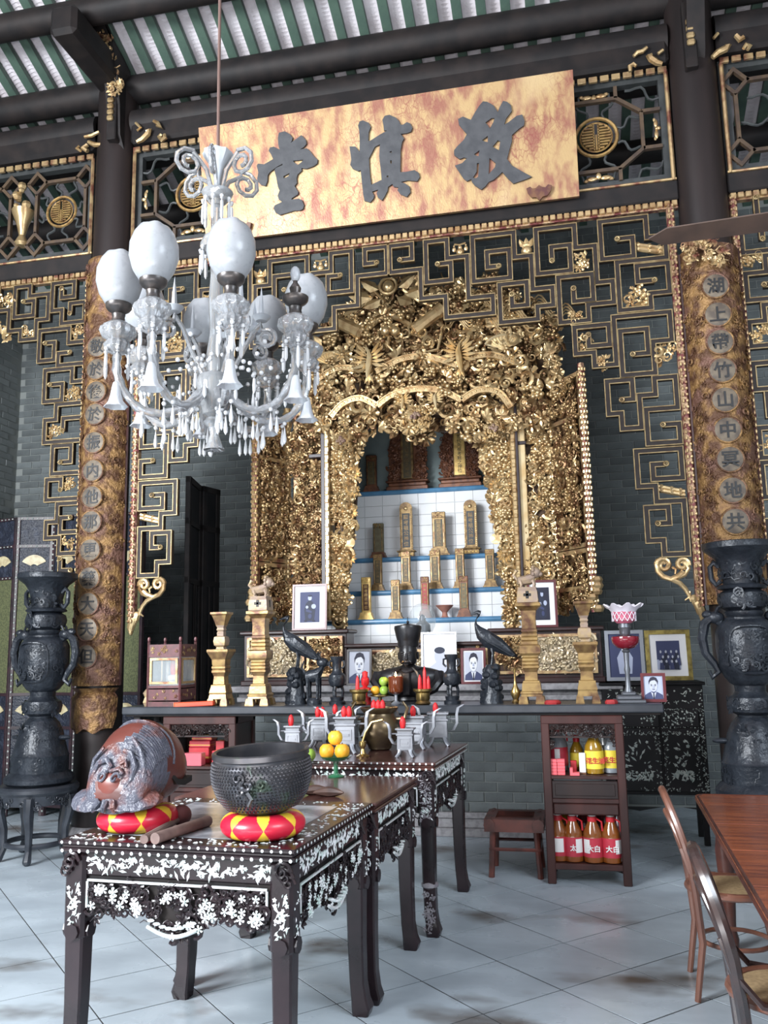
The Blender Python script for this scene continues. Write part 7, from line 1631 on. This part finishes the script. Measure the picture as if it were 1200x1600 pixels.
for a, b in ((cx0+.03, xm-.008), (xm+.008, cx1-.05)):
    d = mk('door', M().box(a, b, y0, y0+.022, zB+.03, zd, .004), LACQ, t); m = M()
    inlay_sprays(m, fnC, a+.09, b-.09, zd-.32, zd-.10, 26, .024, int(a*99), (0, -1, 0)); inlay_sprays(m, fnC, a+.07, b-.07, zB+.12, zd-.34, 70, .020, int(a*77), (0, -1, 0))
    for (u0, u1, v0, v1, n) in ((a+.005, a+.045, zB+.05, zd-.03, 50), (b-.045, b-.005, zB+.05, zd-.03, 50), (a, b, zB+.035, zB+.06, 24), (a+.01, b-.01, zd-.055, zd-.02, 40)): inlay_sprays(m, fnC, u0, u1, v0, v1, n, .011, n+int(b*50), (0, -1, 0))
    mk('pearl_inlay', m, PEARLC, d, kind='stuff'); dr = mk('drawer', M().box(a, b, y0, y0+.022, zd+.01, z2, .004), LACQ, t); m = M()
    inlay_sprays(m, fnC, a+.02, a+.14, zd+.03, z2-.02, 26, .015, 5, (0, -1, 0)); inlay_sprays(m, fnC, b-.14, b-.02, zd+.03, z2-.02, 26, .015, 6, (0, -1, 0)); inlay_sprays(m, fnC, a, b, z2-.006, z2+.006, 26, .009, 7, (0, -1, 0)); inlay_sprays(m, fnC, a, b, zd+.002, zd+.012, 22, .009, 8, (0, -1, 0)); mk('pearl_inlay', m, PEARLC, dr, kind='stuff')
m = M(); inlay_sprays(m, lambda u, v: Vector((u, y0+.018, v)), cx1-.042, cx1-.008, zB+.02, zT-.05, 100, .012, 9, (0, -1, 0)); inlay_sprays(m, lambda u, v: Vector((u, y0+.018, v)), cx0+.05, cx1-.08, z2+.04, z2+.07, 40, .014, 10, (0, -1, 0)); inlay_sprays(m, lambda u, v: Vector((u, y0+.018, v)), cx0+.05, cx1-.08, z2+.1, zT-.04, 50, .014, 12, (0, -1, 0)); mk('frame_inlay', m, PEARLC, t, kind='stuff')

# ------------------------------------------------------------------ folding screen at the left, tall dark leaf beside it
FAN = mat('ivory_fan_inlay', (.62, .55, .34), .45, 0, (.42, .32, .18), 16); MESH = mat('olive_silk_mesh', (.125, .135, .06), .75, 0, (.075, .085, .04), 60, .45, .55); BLUEL = mat('blue_black_relief', (.016, .020, .034), .4, 0, (.045, .055, .085), 14, .5, .75, .8, 40)
SCRF = mat('screen_frame_wood', (.045, .022, .028), .4, 0, (.02, .014, .018), 10)
def screen_leaf(t, p, q, zt):
    """one leaf of the folding screen from plan point p to q"""
    p = Vector(p); q = Vector(q); L = (q-p).length; rz = atan2(q.y-p.y, q.x-p.x); mw = Tm((p.x+q.x)/2, (p.y+q.y)/2, 0, rz); w = .035; kw = {}
    m = M()
    for x0 in (-L/2, L/2-w): m.box(x0, x0+w, -.02, .02, 0, zt, .004, mw=mw)
    zz = [zt, zt-.30, zt-.64, zt-1.86, zt-2.2, .12]
    for z in zz: m.box(-L/2, L/2, -.018, .018, z-.03, z, mw=mw)
    f = mk('leaf_frame', m, SCRF, t)
    m = M(); z = .05
    while z < zt-.03: m.ell((mw @ Vector((-L/2+w/2, -.022, z))), (.011, .006, .011), 6, 4); z += .06
    x = -L/2+.05
    while x < L/2-.03:
        for zv in (zz[0]-.015, zz[1]-.015, zz[2]-.015): m.ell(mw @ Vector((x, -.02, zv)), (.010, .006, .008), 6, 4)
        x += .055
    mk('pearl_studs', m, PEARLC, f, kind='stuff')
    for k, mt in ((0, BLUEL), (1, BLUEL), (2, MESH), (3, BLUEL), (4, BLUEL)):
        mk('leaf_panel', M().box(-L/2+w, L/2-w, -.006, .006, zz[k+1], zz[k]-.03, mw=mw), mt, t)
    for zc in (zz[1]-.2, zz[3]-.2):
        r = .155; P = [(r*cos(a), r*1.1*sin(a)) for a in [R(35)+R(110)*i/10 for i in range(11)]]+[(.04*cos(a), .03+.04*sin(a)) for a in [R(145)-R(110)*i/5 for i in range(6)]]
        c = mw @ Vector((0, -.007, zc-.08)); e1 = Vector((cos(rz), sin(rz), 0)); m = M().prism(P, c, e1, (0, 0, 1), Vector((e1.y, -e1.x, 0))*.008); mk('fan_inlay', m, FAN, t)
fs = thing('folding_screen', 'tall black lacquer folding screen with ivory fan inlays and olive mesh panels', 'screen', (-5, 8.2, 0)); pts = []; x = -6.55; k = 0
while x < -3.95: pts.append((x, 8.15+(.10 if k % 2 else 0), 0)); x += .375; k += 1
for a, b in zip(pts, pts[1:]): screen_leaf(fs, a, b, 3.1)
lf = thing('tall_screen_leaf', 'tall plain dark wooden screen leaf standing edge-on left of the shrine', 'screen', (-3.75, 8.0, 0)); a = at(288, 1090, 7.8); b = at(316, 1090, 8.35); zt = at(290, 744, 7.8).z
for (p, q, w_) in ((Vector((a.x, 7.8, 0)), Vector((b.x-.06, 8.35, 0)), .05), (Vector((b.x-.02, 8.32, 0)), Vector((b.x+.05, 8.6, 0)), .04)):
    L = (q-p).length; rz = atan2(q.y-p.y, q.x-p.x); mw = Tm((p.x+q.x)/2, (p.y+q.y)/2, 0, rz); m = M()
    for x0, x1 in ((-L/2, -L/2+.07), (L/2-.07, L/2)): m.box(x0, x1, -w_/2, w_/2, 0, zt, .005, mw=mw)
    for z in (zt, zt-.42, zt-1.0, .5, .2): m.box(-L/2, L/2, -w_/2, w_/2, z-.06, z, mw=mw)
    mk('leaf_frame', m, EBONY, lf); mk('leaf_panel', M().box(-L/2+.07, L/2-.07, -.012, .012, .2, zt-.06, mw=mw), LACQ, lf)
    m = M()
    for x0 in (-.03, .05): m.box(x0, x0+.03, -w_/2, -w_/2+.01, .55, zt-1.05, .004, mw=mw)
    mk('panel_moulding', m, EBONY, lf)

# ------------------------------------------------------------------ bronze urns on stands
def urn(x, y, label, label2):
    zs_ = .58; t = thing('bronze_urn', label, 'urn', (x, y, zs_)); kw = dict(world=False); k = .00160; A = lambda *L: [(h*k, (1195-yy)*k*.985) for h, yy in L]
    mk('base', M().lathe(A((150, 1195), (170, 1180), (172, 1160), (155, 1140), (140, 1130), (142, 1120), (140, 1060), (143, 1050), (136, 1042), (125, 1000), (108, 930), (88, 885), (66, 860)), 36), BRONZE, t, **kw)
    mk('body', M().lathe(A((60, 862), (62, 850), (92, 835), (100, 800), (92, 775), (72, 765), (62, 750), (64, 725), (80, 715), (100, 690), (120, 640), (126, 560), (124, 490), (112, 462), (96, 448), (84, 440), (84, 432), (74, 425)), 36), BRONZE, t, **kw)
    mk('neck', M().lathe(A((74, 425), (80, 415), (80, 405), (72, 400), (96, 388), (106, 355), (98, 325), (76, 312), (100, 306), (104, 298), (96, 290), (76, 284), (80, 240), (92, 190), (112, 160), (145, 134), (152, 128), (152, 104), (146, 100), (120, 108), (80, 200), (0, 260)), 36), BRONZE, t, **kw)
    z = lambda yy: (1195-yy)*k*.985
    for s in (-1, 1):
        m = M().tube([(s*86*k, 0, z(205)), (s*110*k, 0, z(185)), (s*124*k, 0, z(205)), (s*122*k, 0, z(260)), (s*104*k, 0, z(285)), (s*84*k, 0, z(268))], .019, 8); mk('neck_handle', m, BRONZE, t, **kw)
        m = M().tube([(s*100*k, 0, z(452)), (s*135*k, 0, z(425)), (s*165*k, 0, z(455)), (s*180*k, 0, z(520)), (s*170*k, 0, z(585)), (s*138*k, 0, z(630)), (s*122*k, 0, z(665)), (s*150*k, 0, z(690)), (s*160*k, 0, z(660))], [.03, .034, .036, .034, .03, .026, .024, .02, .012], 8)
        m.ell((s*118*k, 0, z(428)), (.06, .045, .045), 10, 7); m.ell((s*150*k, 0, z(415)), (.04, .03, .03), 8, 6)
        for q in (-1, 1): m.tube([(s*120*k, q*.02, z(418)), (s*105*k, q*.03, z(385)), (s*85*k, q*.035, z(375))], [.012, .01, .004], 5)
        mk('dragon_handle', m, BRONZE, t, **kw)
        m = M(); m.ell((s*128*k, 0, z(960)), (.07, .03, .02), 10, 6); mk('side_lug', m, BRONZE, t, **kw)
    m = M()
    for a in (-pi/2, pi/2):
        P = []
        for i in range(28):
            b = 2*pi*i/28; da = .72*abs(cos(b))**.6*(1 if cos(b) > 0 else -1); zz_ = 575+(-105 if sin(b) > 0 else 95)*abs(sin(b))**.6; r = (125 if zz_ < 640 else 118)*k; P.append((r*cos(a+da)*1.0, r*sin(a+da), z(zz_)))
        mk('panel_rim', M().tube(P, .009, 5, closed=True), BRONZE, t, **kw)
    m = M(); rng = random.Random(3)
    for i in range(150):
        band = rng.choice(((500, 650, 125), (500, 650, 124), (900, 1030, 128), (180, 270, 88), (325, 385, 102), (1065, 1120, 141), (780, 820, 97))); a = rng.uniform(-pi, 0) if band[2] != 125 else -pi/2+rng.uniform(-.55, .55); yy = rng.uniform(band[0], band[1]); r = (band[2]-((yy-900)*-.2+26 if band[0] == 900 else 0))*k*.99
        K = KIT[rng.choice((4, 5, 7, 0))]; m.add(K.v, K.f, Tm(r*cos(a), r*sin(a), z(yy), a+pi/2) @ Matrix.Rotation(rng.uniform(0, 6), 4, 'Y') @ Matrix.Scale(rng.uniform(.05, .085), 4) @ Matrix.Diagonal((1, .35, 1, 1)))
    mk('relief_carving', m, BRONZE, t, kind='stuff', **kw)
    s_ = thing('urn_stand', label2, 'stand', (x, y, 0)); H = zs_
    mk('stand_top', M().lathe([(.30, H-.06), (.315, H-.04), (.315, H-.015), (.30, H), (0, H)], 36), EBSTAND, s_, **kw); m = M().lathe([(.265, H-.14), (.28, H-.14), (.295, H-.06), (.27, H-.06)], 36); rng = random.Random(5)
    for i in range(90): a = rng.uniform(0, 2*pi); K = KIT[rng.choice((4, 0, 5))]; m.add(K.v, K.f, Tm(.285*cos(a), .285*sin(a), H-rng.uniform(.07, .15), a+pi/2) @ Matrix.Rotation(rng.uniform(0, 6), 4, 'Y') @ Matrix.Scale(.05, 4))
    mk('carved_apron', m, EBSTAND, s_, kind='stuff', **kw)
    for i in range(5):
        a = 2*pi*i/5-pi/2+.35; m = M().tube([(.27*cos(a), .27*sin(a), H-.08), (.285*cos(a), .285*sin(a), H-.2), (.25*cos(a), .25*sin(a), .25), (.245*cos(a), .245*sin(a), .1), (.28*cos(a), .28*sin(a), .03), (.29*cos(a), .29*sin(a), .018)], [.045, .04, .03, .026, .034, .03], 8); m.ell((.28*cos(a), .28*sin(a), .03), .032, 8, 6); mk('leg', m, EBSTAND, s_, **kw)
    mk('stretcher_ring', M().tube([(.235*cos(2*pi*i/30), .235*sin(2*pi*i/30), .13) for i in range(30)], .022, 7, closed=True), EBSTAND, s_, **kw)
EBSTAND = mat('blue_black_stand', (.020, .023, .030), .35, 0, (.035, .04, .05), 10)
urn(at(75, 900, 6.55).x, 6.55, 'large dark bronze urn with dragon handles before the left column', 'round dark carved stand under the left bronze urn')
urn(at(1153, 850, 6.42).x, 6.42, 'large dark bronze urn with dragon handles before the right column', 'round dark carved stand under the right bronze urn')

# ------------------------------------------------------------------ crystal chandelier
YCH = 4.0; ctr = at(337, 520, YCH); zg = lambda yy: at(337, yy, YCH).z; c0 = Vector((ctr.x, YCH, 0)); pm = 1/ (F/((ctr-CAM).dot(_f)))   # metres per survey pixel at that distance
ch = thing('chandelier', 'large clear glass chandelier with frosted oil-lamp globes and crystal pendants', 'chandelier', (ctr.x, YCH, zg(700))); dirv = Vector((ctr.x, YCH, 0)).normalized(); e1 = Vector((dirv.y, -dirv.x, 0))
def CP(r, th_, z): return c0+e1*(r*cos(th_))+dirv*(r*sin(th_))+Vector((0, 0, z))
METAL = mat('aged_brass_gallery', (.07, .065, .065), .35, .7, (.13, .11, .10), 20)
def ax(nm, prof, mt, n=20, wob=None): return mk(nm, M().lathe(prof, n, (c0.x, c0.y, 0), wob=wob), mt, ch)
mk('rod', M().tube([c0+Vector((0, 0, zg(240))), c0+Vector((0, 0, 8.55))], .009, 8), mat('rusty_rod', (.16, .10, .085), .5, .3), ch)
ax('top_funnel', [(.018, zg(305)), (.02, zg(280)), (.035, zg(262)), (.075, zg(246)), (.08, zg(241)), (.0, zg(240))], GLASSW, wob=lambda a, k: 1+.06*sin(8*a)*(k > 2))
ax('crown_dish', [(.03, zg(322)), (.075, zg(308)), (.085, zg(302)), (.06, zg(298)), (.02, zg(300))], CRYS, 16, lambda a, k: 1+.05*sin(8*a))
ax('upper_stem', [(.022, zg(395)), (.026, zg(380)), (.018, zg(350)), (.022, zg(322))], CRYS)
ax('middle_dome', [(.085, zg(392)), (.088, zg(384)), (.07, zg(372)), (.03, zg(364))], CRYS)
ax('lower_stem', [(.03, zg(640)), (.045, zg(600)), (.05, zg(560)), (.03, zg(520)), (.04, zg(470)), (.03, zg(430)), (.035, zg(395))], CRYS)
ax('hub_bowl', [(.02, zg(655)), (.06, zg(648)), (.085, zg(620)), (.10, zg(600)), (.085, zg(588)), (.03, zg(580))], CRYS, 16, lambda a, k: 1+.05*sin(8*a))
ax('finial', [(.055, zg(703)), (.04, zg(694)), (.022, zg(680)), (.03, zg(668)), (.06, zg(660)), (.03, zg(652)), (.02, zg(640))], CRYS, 12, lambda a, k: 1+(.15*sin(6*a) if k == 0 else 0))
def scroll_arm(th_, r0, z0, H, out, r):
    P = [CP(r0, th_, z0), CP(r0+out*.15, th_, z0+H*.55), CP(r0+out*.5, th_, z0+H*.95)]
    cx_, cz_, R_ = r0+out*.62, z0+H*.62, out*.38
    for i in range(15): a = R(110)-R(560)*i/14; rr = R_*(1-.72*i/14); P.append(CP(cx_+rr*cos(a), th_, cz_+rr*sin(a)+.0))
    return mk('scroll_arm', M().tube(P, r, 7), CRYSW, ch)
CRYSW = mat('cut_glass', (.84, .86, .89), .10, 0, (.62, .65, .69), 60, trans=.74, spec=.9)
PRISM = mat('white_crystal_prism', (.90, .92, .95), .10, 0, trans=.4, spec=.9)
for i in range(6): scroll_arm(2*pi*i/6+.35, .03, zg(300), .20 if i % 2 else .13, .21, .012)
# pendant prototypes
def prism_mesh(L, w): return M().lathe([(0, -L), (w*.9, -L+w*1.6), (w, -L*.55), (w*.8, -L*.18), (w*.3, -L*.12), (0, -L*.1)], 6).lathe([(0, -L*.10), (w*.9, -L*.045), (0, .0)], 6)
PEND = {}
def pendant(kind, p):
    if kind not in PEND:
        m = {'long': prism_mesh(.13, .0105), 'short': prism_mesh(.09, .0095), 'drop': M().lathe([(0, -.10), (.010, -.085), (.011, -.07), (.004, -.02), (0, 0)], 8), 'bead': M().ell((0, 0, 0), .0115, 8, 6)}[kind]
        o = mk('bead' if kind == 'bead' else 'crystal_pendant', m, PRISM, ch, world=False); PEND[kind] = o.data
    else: o = bpy.data.objects.new('bead' if kind == 'bead' else 'crystal_pendant', PEND[kind]); COL.objects.link(o); o.parent = ch
    o.location = p-Vector((ctr.x, YCH, zg(700)))
for i in range(10): a = 2*pi*i/10; pendant('long', CP(.075, a, zg(318))); pendant('bead', CP(.075, a, zg(316)))
for i in range(9): a = 2*pi*i/9+.2; pendant('long', CP(.084, a, zg(394))); pendant('bead', CP(.084, a, zg(392)))
RC = .485; ang0 = R(278)
zl0 = zg(568)     # foot of a lamp font, mean height of the ring
GLOBES = mat('etched_globe', (.62, .65, .69), .28, 0, (.55, .58, .62), 30, .54, .64, .12, 40, trans=.5, spec=.5)
GLF = M().lathe([(.046, 0), (.07, .012), (.098, .05), (.116, .105), (.114, .155), (.095, .20), (.062, .232), (.058, .228), (.09, .198), (.108, .155), (.11, .105), (.092, .05), (.044, .008)], 28, wob=lambda a, k: 1+(.10*sin(5*a) if k in (6, 7) else 0))
GLF.v = [(x*1.0, y*1.0, z*1.2) for x, y, z in GLF.v]
GALL = M().lathe([(.028, -.075), (.034, -.07), (.03, -.05), (.034, -.035), (.028, -.03), (.055, -.012), (.064, 0), (.066, .018), (.05, .016), (.03, 0)], 20, wob=lambda a, k: 1+(.05*sin(20*a) if k in (6, 7) else 0))
FONT = M().lathe([(.02, 0), (.045, .012), (.062, .03), (.066, .05), (.055, .066), (.05, .072), (.078, .095), (.088, .118), (.082, .14), (.06, .158), (.045, .168), (.032, .172)], 48, wob=lambda a, k: 1+(.055*sin(12*a) if k in (1, 2, 3, 4, 6, 7, 8) else 0))
BELLS = M().lathe([(.008, .13), (.016, .125), (.022, .10), (.028, .06), (.036, .03), (.052, .006), (.056, 0), (.05, .003), (.033, .03), (.02, .09)], 20, wob=lambda a, k: 1+(.10*sin(6*a) if k in (5, 6, 7) else 0))
for i in range(8):
    th_ = ang0+2*pi*i/8; c = CP(RC, th_, zl0); rk = i
    m = M(); m.add(FONT.v, FONT.f, Matrix.Translation(c)); f = mk('lamp_font', m, CRYSW, ch)
    m = M(); m.add(GALL.v, GALL.f, Matrix.Translation(c+Vector((0, 0, .245)))); mk('burner', m, METAL, ch)
    if i != 1:
        m = M(); m.add(GLF.v, GLF.f, Matrix.Translation(c+Vector((0, 0, .255)))); mk('lamp_globe', m, GLOBES, ch)
    else:
        m = M(); m.lathe([(.03, 0), (.024, .03), (.03, .06), (.012, .09), (.012, .10)], 12); m.ell((0, 0, .135), (.024, .024, .04), 10, 8); q = M(); q.add(m.v, m.f, Matrix.Translation(c+Vector((0, 0, .25)))); mk('bare_burner', q, METAL, ch); mk('burner_tip', M().ell(c+Vector((0, 0, .385)), (.026, .026, .042), 10, 8), GLASSW, ch)
    P = [CP(.07, th_, zg(612)), CP(.16, th_, zg(640)), CP(.27, th_, zg(652)), CP(.38, th_, zg(645)), CP(.455, th_, zg(618)), CP(.487, th_, zg(590)), CP(RC, th_, zl0+.005)]
    Q = []
    for k in range(len(P)-1):
        p0, p1, p2, p3 = P[max(k-1, 0)], P[k], P[k+1], P[min(k+2, len(P)-1)]
        for f_ in (0, .33, .66): Q.append(.5*(2*p1+(p2-p0)*f_+(2*p0-5*p1+4*p2-p3)*f_*f_+(3*p1-p0-3*p2+p3)*f_**3))
    Q.append(P[-1]); mk('glass_arm', M().tube(Q, [.018+.006*(j % 2) for j in range(len(Q))], 8), CRYSW, ch)
    b = CP(RC+.0, th_, zl0-.27); m = M(); m.add(BELLS.v, BELLS.f, Matrix.Translation(b)); m.tube([b+Vector((0, 0, .12)), c], .006, 5); mk('bell_shade', m, GLASSW, ch)
    for j in range(6):
        a = 2*pi*j/6; q = c+Vector((.062*cos(a), .062*sin(a), .028)); pendant('bead', q+Vector((0, 0, -.01))); pendant('long' if j % 2 else 'short', q+Vector((0, 0, -.022)))
    for k, (rr, zz_) in enumerate(((.36, zg(660)), (.25, zg(668)), (.16, zg(655)))):
        for s in (-.05, .05): pendant('drop', CP(rr, th_+s*1.5, zz_)); pendant('bead', CP(rr, th_+s*1.5, zz_+.012))
    # bead swags between the lamps
    t2 = th_+2*pi/16
    for j in range(9):
        u = j/8; a = th_+(2*pi/8)*u; pendant('bead', CP(RC-.12*sin(pi*u), a, zl0-.02-.13*sin(pi*u)))
    for j in range(7): u = j/6; pendant('bead', CP(.07+(RC-.1)*u, t2, zg(560)-.10*sin(pi*u)-.04*u))
    pendant('short', CP(RC-.12, t2, zl0-.16)); pendant('drop', CP(.2, t2, zg(610)))
    if i % 2 == 0 or i in (1, 3):
        m = M(); q = CP(.24, t2, zg(505)); m.lathe([(.03, 0), (.05, .025), (.045, .03), (.015, .012)], 10, tuple(q), wob=lambda a, k: 1+.12*sin(5*a)); m.lathe([(.014, .03), (.016, .04), (.010, .12), (0, .19)], 6, tuple(q)); mk('glass_spire', m, GLASSW, ch)
        P = [CP(.07, t2, zg(590)), CP(.13, t2, zg(560)), CP(.19, t2, zg(525)), CP(.24, t2, zg(508))]; cx_, cz_ = .27, zg(532)
        for k in range(14): a = R(120)-R(520)*k/13; rr = .055*(1-.7*k/13); P.append(CP(cx_+rr*cos(a), t2, cz_+rr*sin(a)))
        mk('scroll_arm', M().tube(P, .012, 7), CRYSW, ch)

# ------------------------------------------------------------------ ceiling fan whose blade tip reaches into view
fa = at(1015, 362, 4.3); fb_ = at(1200, 343, 4.3); hub = Vector((fa.x+1.15, 4.35, fa.z+.02)); cf = thing('ceiling_fan', 'dark ceiling fan at the right whose long blade points across the right column', 'fan', (hub.x, hub.y, hub.z)); FANM = mat('fan_blade_brown', (.085, .055, .042), .5, 0, (.06, .04, .032), 8)
for i in range(3):
    a = pi-.03+i*2*pi/3; u = Vector((cos(a), sin(a), 0)); v = Vector((-sin(a), cos(a), 0)); tl = Vector((0, 0, .35)); wv = (v*.93+tl).normalized(); n = u.cross(wv); m = M()
    dz = -.02/1.15; pt = lambda r, w: hub+u*r+wv*w+Vector((0, 0, dz*r))
    m.prism([(.16, -.05), (.3, -.065), (1.08, -.055), (1.15, .0), (1.06, .055), (.3, .065), (.16, .05)], hub, u+Vector((0, 0, dz)), wv, n*.008); mk('blade', m, FANM, cf)
    mk('blade_iron', M().tube([hub+u*.06, hub+u*.2], .014, 6), EBONY, cf)
mk('motor', M().lathe([(.03, -.09), (.10, -.07), (.12, -.02), (.12, .04), (.08, .08), (.02, .10)], 20, tuple(hub)), EBONY, cf); mk('rod', M().tube([hub+Vector((0, 0, .09)), Vector((hub.x, hub.y, 8.3))], .014, 8), EBONY, cf)
